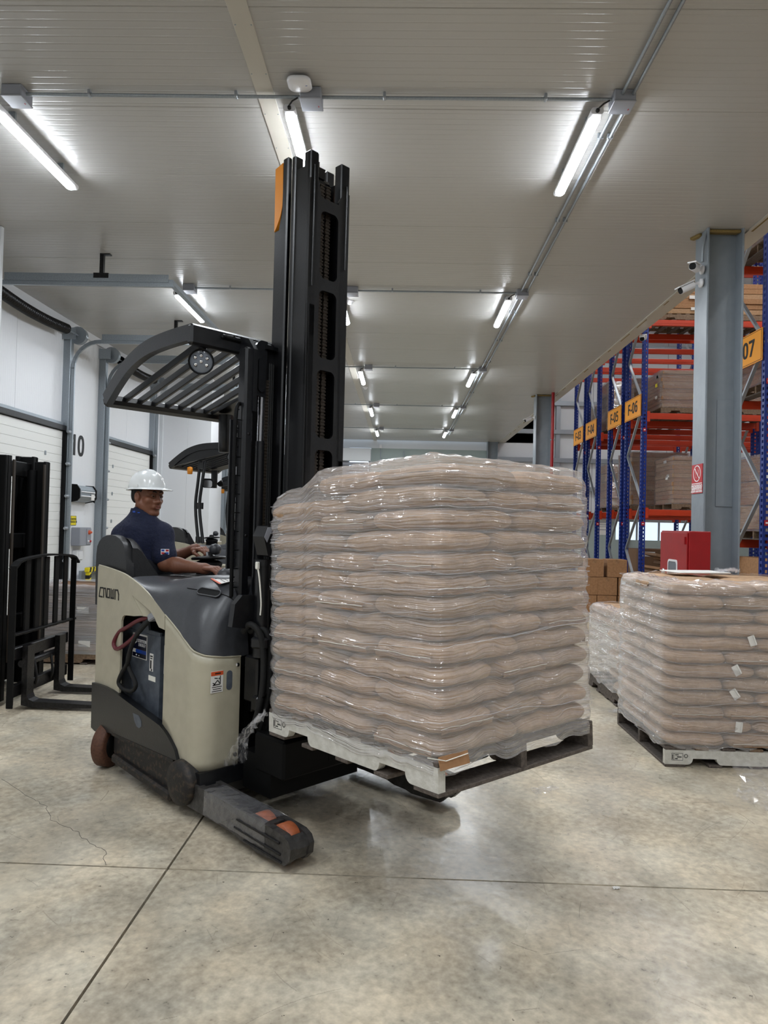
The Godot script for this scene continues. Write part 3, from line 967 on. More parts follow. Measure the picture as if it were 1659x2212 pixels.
func columns() -> void:
	var n := 0
	for z in [-7.35, -16.5, -25.75, 1.8]:
		n += 1
		var c := frame("column_%d" % n, Vector3(3.22, 0, z))
		c.name = numbered("steel_column") if false else c.name
		var hgt := 9.5
		obj("flange", B.new().box(Vector3(-0.175, hgt / 2, 0), Vector3(0.02, hgt, 0.3), Basis.IDENTITY, 0.003), M.column, c)
		obj("flange", B.new().box(Vector3(0.175, hgt / 2, 0), Vector3(0.02, hgt, 0.3), Basis.IDENTITY, 0.003), M.column, c)
		obj("web", B.new().box(Vector3(0, hgt / 2, 0), Vector3(0.33, hgt, 0.014)), M.column, c)
		obj("splice_plate", B.new().box(Vector3(0.08, 2.4, 0.012), Vector3(0.17, 1.1, 0.008), Basis.IDENTITY, 0.002), M.column, c)
		obj("base_plate", B.new().box(Vector3(0, 0.012, 0), Vector3(0.5, 0.024, 0.45), Basis.IDENTITY, 0.003), M.column, c)
		if n < 3:
			var fb := B.new()
			fb.box(Vector3(0.0, CEIL - 0.012, 0.07), Vector3(0.33, 0.03, 0.12), Basis(Vector3.RIGHT, 0.2), 0.01)
			fb.box(Vector3(-0.21, CEIL - 0.012, -0.06), Vector3(0.06, 0.03, 0.14), Basis(Vector3.UP, 0.4), 0.008)
			obj("foam_seal", fb, M.foam, c)
	var rp := thing("riser_pipe", "red fire riser pipe standing against the second grey steel column", "pipe", Vector3(3.37, 0, -16.12))
	obj("pipe", B.new().tube([Vector3(0, 0.02, 0), Vector3(0, 6.5, 0)], 0.035, 14), M.red_paint, rp)
	for y in [1.4, 3.6]:
		obj("clamp", B.new().box(Vector3(0, y, -0.01), Vector3(0.09, 0.03, 0.08), Basis.IDENTITY, 0.004), M.galv, rp)
	# cameras on the columns and on the ceiling edge
	camera_unit("white bullet camera with dark face on the near column, upper of the two", Vector3(3.02, 4.27, -7.27), Vector3(-0.55, -0.12, 0.75))
	camera_unit("white bullet camera pointing down beside the near column, lower of the two", Vector3(3.02, 4.14, -7.29), Vector3(-0.8, -0.42, 0.18))
	camera_unit("white bullet camera on the second column, farther down the hall", Vector3(3.02, 4.15, -16.42), Vector3(-0.85, -0.42, 0.3))
	camera_unit("small white camera hanging from the ceiling edge above the F-06 rack end", Vector3(3.75, CEIL - 0.06, -11.1), Vector3(-0.35, -0.4, 0.85))
	var cd := thing("conduit", "flexible grey conduit hose running down to the cameras on the near column", "conduit", Vector3(3.02, 0, -7.24))
	obj("hose", B.new().tube([Vector3(0.03, CEIL - 0.01, 0.0), Vector3(0.0, 4.6, 0.01), Vector3(-0.02, 4.48, 0.01), Vector3(-0.02, 4.34, 0.0)], 0.014, 10), M.galv, cd)
	# prohibition sign on the near column
	var sg := thing("prohibition_sign", "red sign with a white crossed pictogram and lettering PROHIBIDO on the near column", "sign", Vector3(3.033, 1.98, -7.35), -90)
	obj("board", B.new().box(Vector3(0, 0.15, 0.003), Vector3(0.26, 0.30, 0.005)), M.red_print, sg)
	var rb := B.new()
	for k in 28:
		var a := TAU * k / 28
		var b2 := TAU * (k + 1) / 28
		rb.bar(Vector3(cos(a) * 0.085, 0.205 + sin(a) * 0.08, 0.0065), Vector3(cos(b2) * 0.085, 0.205 + sin(b2) * 0.08, 0.0065), 0.002, 0.009, Vector3.UP)
	rb.bar(Vector3(-0.06, 0.262, 0.0065), Vector3(0.06, 0.148, 0.0065), 0.002, 0.009)
	obj("ring", rb, M.white_print, sg)
	obj("pictogram", B.new().prism(P2([-0.03, 0.16, -0.012, 0.158, -0.01, 0.172, 0.03, 0.17, 0.028, 0.25, 0.045, 0.226, 0.05, 0.205, 0.03, 0.19, 0.028, 0.258, -0.03, 0.258]), 0.006, 0.0085), M.white_print, sg)
	obj("rule", B.new().box(Vector3(0, 0.102, 0.007), Vector3(0.25, 0.008, 0.002)), M.white_print, sg)
	var ln := ["PROHIBIDO", "MANIPULAR ESTE", "EQUIPO MATERIAL"]
	for k in 3:
		var o := obj("lettering", text(ln[k], 0.034 if k == 0 else 0.022, 0.002), M.white_print, sg)
		o.position = Vector3(0, 0.073 - k * 0.026, 0.0065)
	# fire cabinet
	var fc := thing("fire_cabinet", "red fire hose cabinet with a small window, in front of the near column", "cabinet", Vector3(2.77, 0, -6.98), -90)
	obj("case", B.new().box(Vector3(0, 1.25, 0), Vector3(0.70, 0.68, 0.2), Basis.IDENTITY, 0.006), M.red_paint, fc)
	var dr := obj("door", B.new().box(Vector3(0, 1.25, 0.108), Vector3(0.67, 0.65, 0.014), Basis.IDENTITY, 0.004), M.red_paint, fc)
	var wf := B.new()
	var outer := rrect(0.24, 0.30, 0.04, 5)
	var inner := rrect(0.20, 0.26, 0.03, 5)
	for k in outer.size():
		var j := (k + 1) % outer.size()
		wf.quad(Vector3(outer[k].x, 1.16 + outer[k].y, 0.121), Vector3(outer[j].x, 1.16 + outer[j].y, 0.121), Vector3(inner[j].x, 1.16 + inner[j].y, 0.121), Vector3(inner[k].x, 1.16 + inner[k].y, 0.121))
		wf.quad(Vector3(outer[j].x, 1.16 + outer[j].y, 0.121), Vector3(outer[k].x, 1.16 + outer[k].y, 0.121), Vector3(outer[k].x, 1.16 + outer[k].y, 0.114), Vector3(outer[j].x, 1.16 + outer[j].y, 0.114))
	obj("window_rim", wf, M.plastic_white, dr)
	obj("window_pane", B.new().prism(inner, 0.1155, 0.118, Transform3D(Basis.IDENTITY, Vector3(0, 1.16, 0))), M.lens, dr)
	obj("handle", B.new().lathe(Vector3(-0.24, 1.17, 0.115), Basis(Vector3.RIGHT, Vector3.BACK, Vector3.DOWN), [Vector2(0.04, 0.0), Vector2(0.038, 0.008), Vector2(0.02, 0.01), Vector2(0.018, 0.02), Vector2(0.0, 0.02)], 16), M.chrome, dr)
	obj("hinge", B.new().box(Vector3(0.30, 1.5, 0.12), Vector3(0.02, 0.07, 0.02)), M.red_paint, fc)
	obj("bracket", B.new().box(Vector3(-0.28, 1.2, -0.17), Vector3(0.06, 0.5, 0.15)), M.red_paint, fc)


func camera_unit(label: String, at: Vector3, look: Vector3) -> void:
	var c := thing("security_camera", label, "camera", at)
	var d := look.normalized()
	var x := Vector3.UP.cross(d).normalized()
	var bs := Basis(x, d.cross(x), d)
	obj("mount", B.new().lathe(Vector3(0, 0, 0), Basis(Vector3.UP, Vector3.LEFT, Vector3.BACK), [Vector2(0.0, 0.0), Vector2(0.045, 0.0), Vector2(0.045, 0.02), Vector2(0.015, 0.025), Vector2(0.015, 0.05), Vector2(0.0, 0.05)], 16), M.plastic_white, c)
	var o := Vector3(-0.05, 0.0, 0.0)
	obj("arm", B.new().bar(o, o + d * 0.06, 0.022, 0.022), M.plastic_white, c)
	obj("body", B.new().prism(rrect(0.072, 0.072, 0.03, 5), 0.05, 0.21, Transform3D(bs, o)), M.plastic_white, c)
	obj("sunshade", B.new().prism(rrect(0.086, 0.012, 0.005, 3, Vector2(0, 0.038)), 0.04, 0.235, Transform3D(bs, o)), M.plastic_white, c)
	obj("lens_face", B.new().prism(rrect(0.066, 0.064, 0.026, 5), 0.21, 0.214, Transform3D(bs, o)), M.matt_black, c)


# ---------------------------------------------------------------- racks
func post_mesh(h: float) -> ArrayMesh:
	# perforated rack post, open at the back; origin at the foot, faces -x and +z
	var b := B.new()
	var n := int(h / 0.075)
	for f in 2:
		var bs := Basis.IDENTITY if f == 0 else Basis(Vector3.UP, PI / 2)
		# face in local z-y plane at x = -0.04
		for s in [-1.0, 1.0]:
			b.box(bs * Vector3(-0.04, 0, s * 0.034) + Vector3(0, h / 2, 0), Vector3(0.004, h, 0.026) if f == 0 else Vector3(0.026, h, 0.004))
		for k in n:
			b.box(bs * Vector3(-0.04, 0, 0) + Vector3(0, k * 0.075 + 0.018, 0), Vector3(0.004, 0.036, 0.044) if f == 0 else Vector3(0.044, 0.036, 0.004))
	b.box(Vector3(-0.005, h / 2, -0.045), Vector3(0.08, h, 0.004))
	b.box(Vector3(0.0, 0.006, 0), Vector3(0.13, 0.012, 0.13))
	return b.mesh()


func racks() -> void:
	var post := post_mesh(8.4)
	var beam := B.new().box(Vector3(0, 0, 0), Vector3(2.62, 0.115, 0.05), Basis.IDENTITY, 0.006).box(Vector3(0, 0.0, 0.026), Vector3(2.62, 0.03, 0.004)).mesh()
	var hook := B.new().box(Vector3(0, 0, 0), Vector3(0.07, 0.2, 0.06), Basis.IDENTITY, 0.004).mesh()
	var tags := B.new().box(Vector3(0, 0, 0), Vector3(0.06, 0.07, 0.004)).mesh()
	var rows := [["F-07", -9.08, -10.06, [1.5, 3.45, 5.36, 7.2]], ["F-06", -13.66, -14.64, [2.0, 3.85, 5.65, 7.4]], ["F-05", -14.9, -15.84, [2.0, 3.85, 5.65, 7.4]], ["F-04", -16.78, -17.75, [2.0, 3.85, 5.65, 7.4]], ["F-03", -18.0, -19.0, [2.0, 3.85, 5.65, 7.4]]]
	for r in rows:
		var t := thing("pallet_rack", "blue and orange pallet rack whose end frame carries the yellow %s sign" % r[0], "pallet rack", Vector3(4.6, 0, 0), 0.0, "pallet racks of row F")
		var zf: float = r[1]
		var zb: float = r[2]
		for k in 4:
			for z in [zf, zb]:
				var o := obj("post", post, M.blue, t)
				o.position = Vector3(k * 2.7, 0, z)
				if z == zb:
					o.rotation_degrees.y = 0
			var y := 0.25
			var side := 0
			while y < 7.6:
				var a := Vector3(k * 2.7, y, zf - 0.04 if side == 0 else zb + 0.04)
				var c := Vector3(k * 2.7, y + 0.95, zb + 0.04 if side == 0 else zf - 0.04)
				obj("brace", B.new().bar(a, c, 0.03, 0.045, Vector3.RIGHT), M.brace, t)
				y += 0.95
				side = 1 - side
		for k in 3:
			for y in r[3]:
				for z in [zf, zb]:
					var o := obj("beam", beam, M.orange, t)
					o.position = Vector3(k * 2.7 + 1.35, y - 0.06, z + 0.005)
					for s in [-1.28, 1.28]:
						var hk := obj("beam_hook", hook, M.orange, t)
						hk.position = Vector3(k * 2.7 + 1.35 + s, y - 0.07, z + 0.012)
		for y in [1.72, 3.52]:
			var o := obj("level_tag", tags, M.red_print, t)
			o.position = Vector3(0.0, y, zf + 0.05)
			var lt := obj("level_print", B.new().box(Vector3(0, 0, 0.003), Vector3(0.03, 0.02, 0.002)).mesh(), M.white_print, o)
			lt.position = Vector3.ZERO
		var sg := Node3D.new()
		sg.name = "row_sign"
		t.add_child(sg, true)
		sg.position = Vector3(-0.06, 4.01, (zf + zb) / 2)
		sg.rotation_degrees.y = -90
		sg.set_meta("label", "yellow row sign lettered %s" % r[0])
		obj("board", B.new().box(Vector3(0, 0, 0), Vector3(0.98, 0.42, 0.006)), M.sign_yellow, sg)
		var bd := B.new()
		for s in [-1.0, 1.0]:
			bd.box(Vector3(0, s * 0.193, 0.004), Vector3(0.94, 0.006, 0.002))
			bd.box(Vector3(s * 0.467, 0, 0.004), Vector3(0.006, 0.39, 0.002))
		obj("border", bd, M.black_print, sg)
		var tx := obj("lettering", text(r[0], 0.215, 0.003), M.black_print, sg)
		tx.position.z = 0.005
	rack_loads()


func carton_stack(label: String, at: Vector3, w: float, d: float, h: float, lh: float, sd: int, m: Material, wrapped := true, notes := 0, wrap: Material = null) -> void:
	# layers of flat cartons on a wooden pallet, wrapped in film
	var r := RandomNumberGenerator.new()
	r.seed = sd
	var p := pallet_proto.duplicate()
	p.name = numbered("pallet")
	add_child(p)
	p.position = at
	p.scale = Vector3(w / 1.219, 1.0, d / 1.016)
	tag(p, "pallet under cartons on " + label.get_slice(" on the ", 1), "pallet", "pallets in the racks")
	var t := thing("carton_stack", label, "cartons", at + Vector3(0, 0.131, 0))
	var n := maxi(1, int(h / lh))
	for k in n:
		var ww := w * r.randf_range(0.95, 1.0)
		var dd := d * r.randf_range(0.95, 1.0)
		var o := obj("carton_bundle", B.new().box(Vector3.ZERO, Vector3(ww, lh * 0.95, dd), Basis(Vector3.UP, r.randf_range(-0.015, 0.015)), 0.006), m if k % 3 else M.card_pale, t)
		o.position = Vector3(r.randf_range(-0.015, 0.015), lh * (k + 0.5), r.randf_range(-0.012, 0.012))
	for k in notes:
		var lb := B.new()
		lb.box(Vector3.ZERO, Vector3(r.randf_range(0.1, 0.16), r.randf_range(0.05, 0.07), 0.003))
		var o := obj("label_sheet", lb, M.yellow if k % 4 == 3 else M.paper, t)
		if k % 3 == 2:
			o.rotation_degrees.y = -90
			o.position = Vector3(-w / 2 - 0.014, r.randf_range(0.1, n * lh - 0.08), d / 2 - r.randf_range(0.1, 0.5) * d)
		else:
			o.position = Vector3(r.randf_range(0.02, 0.4) * w, r.randf_range(0.06, n * lh - 0.06), d / 2 + 0.014)
	if wrapped:
		var f := obj("stretch_film", film_shell(w + 0.03, d + 0.03, n * lh + 0.03, 40, 14, 0.012, sd, 0.05), wrap if wrap else M.film_far, t)
		f.position.y = -0.02


func film_shell(w: float, d: float, h: float, nu: int, nv: int, amp: float, sd: int, rad: float) -> ArrayMesh:
	var base := rrect(w, d, rad, 4)
	var curve := resample(base, nu)
	var rows := []
	for j in nv + 3:
		var f := minf(1.0, float(j) / nv)
		var s: float = 1.0 if j <= nv else [0.9, 0.45, 0.02][mini(j - nv - 1, 2)]
		var y := h * f + (0.0 if j <= nv else 0.012)
		var ring := PackedVector3Array()
		for k in nu:
			var p: Vector2 = curve[k]
			var q := noise.get_noise_3d(p.x * 2.0 + sd, y * 9.0, p.y * 2.0) * amp
			var o: Vector2 = p * (s * (1.0 + q / maxf(0.3, p.length())))
			ring.append(Vector3(o.x, y + (noise.get_noise_2d(o.x * 3 + sd, o.y * 3) * 0.02 if j > nv else 0.0), o.y))
		rows.append(ring)
	return B.new().grid(rows, true, true, Vector2(1.0 / nu, 1.0 / (nv + 2))).mesh()


func resample(p: PackedVector2Array, n: int) -> PackedVector2Array:
	var total := 0.0
	for i in p.size():
		total += p[i].distance_to(p[(i + 1) % p.size()])
	var out := PackedVector2Array()
	var step := total / n
	var i := 0
	var run := 0.0
	for k in n:
		var want := step * k
		while run + p[i].distance_to(p[(i + 1) % p.size()]) < want:
			run += p[i].distance_to(p[(i + 1) % p.size()])
			i += 1
		var l := p[i].distance_to(p[(i + 1) % p.size()])
		out.append(p[i].lerp(p[(i + 1) % p.size()], (want - run) / maxf(l, 0.00001)))
	return out


var pallet_proto: Node3D


func make_pallet(white: bool) -> Node3D:
	# stringers along x, boards along z; 1.219 x 1.016 x 0.131
	var t := Node3D.new()
	var L := 1.219
	var h := 0.095
	var prof := PackedVector2Array([Vector2(-L / 2, 0.018), Vector2(-L / 2, 0.018 + h), Vector2(L / 2, 0.018 + h), Vector2(L / 2, 0.018)])
	for s in [1.0, -1.0]:
		var x0: float = L / 2 - 0.152 if s > 0 else -L / 2 + 0.381
		var x1: float = L / 2 - 0.381 if s > 0 else -L / 2 + 0.152
		for k in 6:
			var a := PI / 2 * k / 5
			prof.append(Vector2(x0 - 0.035 * sin(a), 0.018 + 0.04 * (1 - cos(a))))
		for k in 6:
			var a := PI / 2 * (1 - k / 5.0)
			prof.append(Vector2(x1 + 0.035 * sin(a), 0.018 + 0.04 * (1 - cos(a))))
	for k in 3:
		var z := -0.489 + 0.489 * k
		obj("stringer", B.new().prism(prof, z - 0.019, z + 0.019), M.wood_white if white and k == 2 else (M.wood_grey if white else M.wood), t)
	for k in 7:
		var x := -L / 2 + 0.07 + k * (L - 0.14) / 6
		obj("deck_board", B.new().box(Vector3(x, 0.122, 0), Vector3(0.14 if k in [0, 6] else 0.09, 0.018, 1.016), Basis(Vector3.UP, rng.randf_range(-0.006, 0.006)), 0.003), M.wood_grey if white and k % 2 == 0 else M.wood, t)
	for k in 5:
		var x := -L / 2 + 0.07 + k * (L - 0.14) / 4
		obj("bottom_board", B.new().box(Vector3(x, 0.009, 0), Vector3(0.14 if k in [0, 4] else 0.09, 0.018, 1.016), Basis.IDENTITY, 0.003), M.wood_grey, t)
	if white:
		var st := B.new()
		var o := Vector2(-L / 2 + 0.045, 0.045)
		for q in [[0, 0, 0.075, 0.002], [0, 0.046, 0.075, 0.002], [0, 0, 0.002, 0.048], [0.073, 0, 0.002, 0.048], [0.014, 0, 0.002, 0.048], [0.022, 0.034, 0.024, 0.005], [0.036, 0.02, 0.03, 0.006], [0.022, 0.008, 0.018, 0.006], [0.004, 0.008, 0.005, 0.03]]:
			st.box(Vector3(o.x + q[0] + q[2] / 2, o.y + q[1] + q[3] / 2, 0.5085), Vector3(q[2], q[3], 0.001))
		for k in 14:
			var a := TAU * k / 14
			st.box(Vector3(o.x + 0.095 + cos(a) * 0.011, o.y + 0.03 + sin(a) * 0.011, 0.5085), Vector3(0.004, 0.004, 0.001))
		obj("stamp", st, M.black_print, t)
	return t


func rack_loads() -> void:
	pallet_proto = make_pallet(false)
	var cs := [
		["film-wrapped carton stack on the lowest beams of the F-06 rack, beside the near column", Vector3(5.76, 2.0, -14.15), 1.18, 0.98, 0.98, 0.082, 1, 9],
		["film-wrapped carton stack on the second beams of the F-06 rack, beside the near column", Vector3(5.55, 3.85, -14.15), 1.25, 0.98, 0.76, 0.07, 2, 14],
		["carton stack high on the third beams of the F-06 rack, left of the near column", Vector3(5.4, 5.65, -14.15), 1.15, 0.98, 0.62, 0.1, 3, 4],
		["carton stack high on the third beams of the F-06 rack, right of the near column", Vector3(6.65, 5.65, -14.15), 1.15, 0.98, 0.7, 0.1, 4, 4],
		["wrapped carton stack on the second beams of the F-06 rack, seen right of the near column", Vector3(6.7, 3.85, -14.15), 1.0, 0.98, 0.7, 0.09, 5, 3],
		["wrapped pale carton stack on the lowest beams of the F-05 rack", Vector3(5.38, 2.0, -15.37), 1.2, 0.92, 1.1, 0.1, 6, 0],
		["wrapped grey carton stack on the second beams of the F-05 rack", Vector3(5.4, 3.85, -15.37), 1.2, 0.92, 0.85, 0.1, 7, 2],
		["wrapped carton stack on the lowest beams of the F-04 rack", Vector3(5.42, 2.0, -17.26), 1.2, 0.95, 1.2, 0.2, 8, 1],
		["tall wrapped grey carton stack on the second beams of the F-04 rack", Vector3(5.42, 3.85, -17.26), 1.2, 0.95, 1.15, 0.28, 9, 2],
		["wrapped carton stack on the second beams of the F-03 rack, farthest back", Vector3(5.5, 3.85, -18.5), 1.2, 0.95, 0.9, 0.2, 10, 0],
		["big brown cartons on the lowest beams of the F-07 rack, right of the near column", Vector3(5.4, 1.5, -9.57), 1.4, 0.98, 0.99, 0.33, 11, 4],
		["wrapped carton stack on the second beams of the F-07 rack, behind its yellow sign", Vector3(5.35, 3.45, -9.57), 1.3, 0.98, 0.42, 0.07, 12, 0],
		["carton stack on the third beams of the F-07 rack, close under the ceiling edge", Vector3(5.35, 5.36, -9.57), 1.3, 0.98, 0.5, 0.09, 13, 0],
		["brown cartons on the floor under the F-07 rack, right of the near column", Vector3(5.4, 0.0, -9.57), 1.4, 0.98, 1.15, 0.38, 14, 2],
	]
	for c in cs:
		carton_stack(c[0], c[1], c[2], c[3], c[4], c[5], c[6], M.card_edge if c[6] in [7, 9] else M.card, c[6] not in [14, 3, 4], c[7])
	# flattened cartons lying in a slide under the F-06 rack
	var r := RandomNumberGenerator.new()
	r.seed = 5
	for k in 9:
		var fl := thing("flattened_carton", "flattened brown carton in the sliding heap under the F-06 rack, %s from the floor" % ["lowest", "second", "third", "fourth", "fifth", "sixth", "seventh", "eighth", "topmost"][k], "carton", Vector3(5.7 + r.randf_range(-0.15, 0.15), 0.34 + k * 0.075, -13.95 + r.randf_range(-0.1, 0.1)), r.randf_range(-3, 3), "flattened cartons under the F-06 rack")
		fl.rotation_degrees.z = -8.0 - k * 0.9
		obj("sheet", B.new().box(Vector3.ZERO, Vector3(1.5, 0.05, 0.85), Basis.IDENTITY, 0.004), M.card if k % 2 else M.card_edge, fl)
		obj("fold_line", B.new().box(Vector3(0.2, 0.026, 0), Vector3(0.006, 0.003, 0.84)), M.card_edge, fl)
	var dk := thing("carton", "dark closed carton with a white label behind the heap under the F-06 rack", "carton", Vector3(5.6, 0, -15.3))
	obj("body", B.new().box(Vector3(0, 0.6, 0), Vector3(1.3, 1.2, 0.8), Basis.IDENTITY, 0.008), M.card_edge, dk)
	obj("label_sheet", B.new().box(Vector3(-0.45, 1.1, 0.402), Vector3(0.3, 0.1, 0.003)), M.paper, dk)
	# the pile of six closed boxes in front of the rack end
	var box := Node3D.new()
	obj("body", B.new().box(Vector3(0, 0.17, 0), Vector3(0.365, 0.335, 0.45), Basis.IDENTITY, 0.006), M.card, box)
	obj("packing_tape", B.new().box(Vector3(0, 0.338, 0), Vector3(0.055, 0.002, 0.452)).box(Vector3(0, 0.30, 0.226), Vector3(0.055, 0.075, 0.002)), M.tape, box)
	obj("flap_seam", B.new().box(Vector3(0, 0.3375, 0), Vector3(0.003, 0.0022, 0.45)), M.joint, box)
	var spots := [[3.92, 0, 0.0, "bottom layer, left", false], [4.31, 0, 1.5, "bottom layer, right", true], [3.55, 0, -2, "bottom layer, far left, behind load", false], [3.93, 1, -1.5, "middle layer, left", false], [4.32, 1, 0.5, "middle layer, right", true], [3.56, 1, 1, "middle layer, far left, behind load", false], [3.66, 2, 3, "top layer, left", false], [4.12, 2, -4, "top layer, right", false]]
	for s in spots:
		var o := box.duplicate()
		o.name = numbered("cardboard_box")
		add_child(o)
		o.position = Vector3(s[0], s[1] * 0.342, -13.25 - 0.5)
		o.rotation_degrees.y = s[2]
		tag(o, "brown box in the pile before the rack ends, %s" % s[3], "box", "cardboard boxes piled before the racks")
		if s[4]:
			obj("label_sheet", B.new().box(Vector3(-0.1, 0.26, 0.2265), Vector3(0.085, 0.085, 0.002)), M.paper, o)


# ---------------------------------------------------------------- sacks
var sack_mesh := {}


func sack(hx: float, hz: float, hy: float, v: int) -> ArrayMesh:
	var key := "%.3f %.3f %d" % [hx, hz, v]
	if sack_mesh.has(key):
		return sack_mesh[key]
	var rows := []
	var nu := 44
	var nv := 12
	for j in nv + 1:
		var ph := -PI / 2 + PI * j / nv
		var cy := pow(absf(cos(ph)), 0.27)
		var sy := signf(sin(ph)) * pow(absf(sin(ph)), 0.9)
		var ring := PackedVector3Array()
		for k in nu:
			var a := TAU * k / nu
			var x := signf(cos(a)) * pow(absf(cos(a)), 0.24) * hx * cy
			var z := signf(sin(a)) * pow(absf(sin(a)), 0.24) * hz * cy
			var belly := 0.88 + 0.12 * (1.0 - pow(absf(x / hx), 3.0)) * (1.0 - pow(absf(z / hz), 4.0))
			var y := sy * hy * belly
			var p := Vector3(x, y, z)
			var q := noise.get_noise_3d(x * 5 + v * 13.7, y * 12, z * 5) * 0.008 + noise.get_noise_3d(x * 14 + v * 3.1, y * 26 + 7, z * 14) * 0.005
			p += Vector3(x / hx, y / hy * 0.6, z / hz) * q
			ring.append(p)
		rows.append(ring)
	var m := B.new().grid(rows, true, true, Vector2(1.0 / nu, 1.0 / nv)).mesh()
	sack_mesh[key] = m
	return m


var end_mesh := {}


func sack_end(hz: float, v: int) -> Array:
	# the sewn end of a sack: a folded paper tape with its white thread, origin at the end face
	var key := "%.3f %d" % [hz, v]
	if not end_mesh.has(key):
		var n := 14
		var rows := [PackedVector3Array(), PackedVector3Array(), PackedVector3Array()]
		var th := []
		for k in n + 1:
			var f := float(k) / n
			var z := lerpf(-hz * 0.86, hz * 0.86, f)
			var w := noise.get_noise_2d(z * 9 + v * 5.0, 3.0 * v)
			var y := w * 0.008
			rows[0].append(Vector3(-0.012, y + 0.004, z))
			rows[1].append(Vector3(0.010 + w * 0.006, y - 0.012, z))
			rows[2].append(Vector3(0.006 + w * 0.008, y - 0.036, z + w * 0.01))
			if k % 2 == 0:
				th.append(Vector3(0.0125 + w * 0.006, y - 0.014, z))
		end_mesh[key] = [B.new().grid(rows, false, false).mesh(), B.new().tube(th, 0.0016, 5).mesh()]
	return end_mesh[key]


const ORD := ["first", "second", "third", "fourth", "fifth", "sixth", "seventh", "eighth", "ninth", "tenth", "eleventh", "twelfth", "thirteenth", "fourteenth"]


func sack_pile(xf: Transform3D, layers: int, pitch: float, where: String, group: String, face_a: String, face_b: String, drop: bool, only_front: bool) -> void:
	# sacks in crossed layers on a pallet: x is the long way, z the short way
	var L := 1.205
	var W := 1.004
	var r := RandomNumberGenerator.new()
	r.seed = where.length() * 7
	for k in layers:
		var three := k % 2 == 1
		var nx := 2 if three else 3
		var nz := 3 if three else 2
		for i in nx:
			for j in nz:
				var top := k == layers - 1
				if drop and top and i == 0:
					continue
				# leave out what lies hidden behind the outer sacks
				var shown := i == nx - 1 or j == nz - 1
				if only_front:
					shown = j == nz - 1 or i == 0
				if not shown and k < layers - 2:
					continue
				var hx: float
				var hz: float
				var turn := 0.0
				if three:
					hx = L / nx / 2
					hz = W / nz / 2
				else:
					hx = W / nz / 2
					hz = L / nx / 2
					turn = 90.0
				var v := (k * 3 + i * 2 + j) % 3
				var o := MeshInstance3D.new()
				o.name = numbered("sack")
				o.mesh = sack(hx + 0.004, hz + 0.003, pitch * 0.53, v)
				o.material_override = M.sack[(k + i + j * 2) % 3]
				add_child(o)
				var p := Vector3(-L / 2 + L * (i + 0.5) / nx, 0.131 + pitch * (k + 0.5), -W / 2 + W * (j + 0.5) / nz)
				p += Vector3(r.randf_range(-0.012, 0.012), 0, r.randf_range(-0.012, 0.012))
				if drop and k > layers - 4 and i == 0:
					p.y -= 0.012 * (k - layers + 4)
				var spin := 180.0 if (turn == 0.0 and i == 0) or (turn != 0.0 and j == nz - 1) else 0.0
				o.transform = xf * Transform3D(Basis(Vector3.UP, deg_to_rad(turn + spin + r.randf_range(-1.2, 1.2))), p)
				if r.randf() < 0.4:
					var e := sack_end(hz, v)
					var f := obj("sewn_end", e[0], M.tape, o)
					f.position = Vector3(hx * 0.985, 0.004, 0)
					var th := obj("thread", e[1], M.thread, f)
					th.position = Vector3.ZERO
				var lname: String = "top layer" if top else "%s layer down" % ORD[layers - 1 - k]
				var pos: String
				var row := ["left", "right"] if nx == 2 else ["left", "middle", "right"]
				var col := ["far", "near"] if nz == 2 else ["far", "middle", "near"]
				pos = "%s %s" % [col[j], row[i]]
				tag(o, "brown sack %s, %s, %s" % [where, lname, pos], "sack", group)


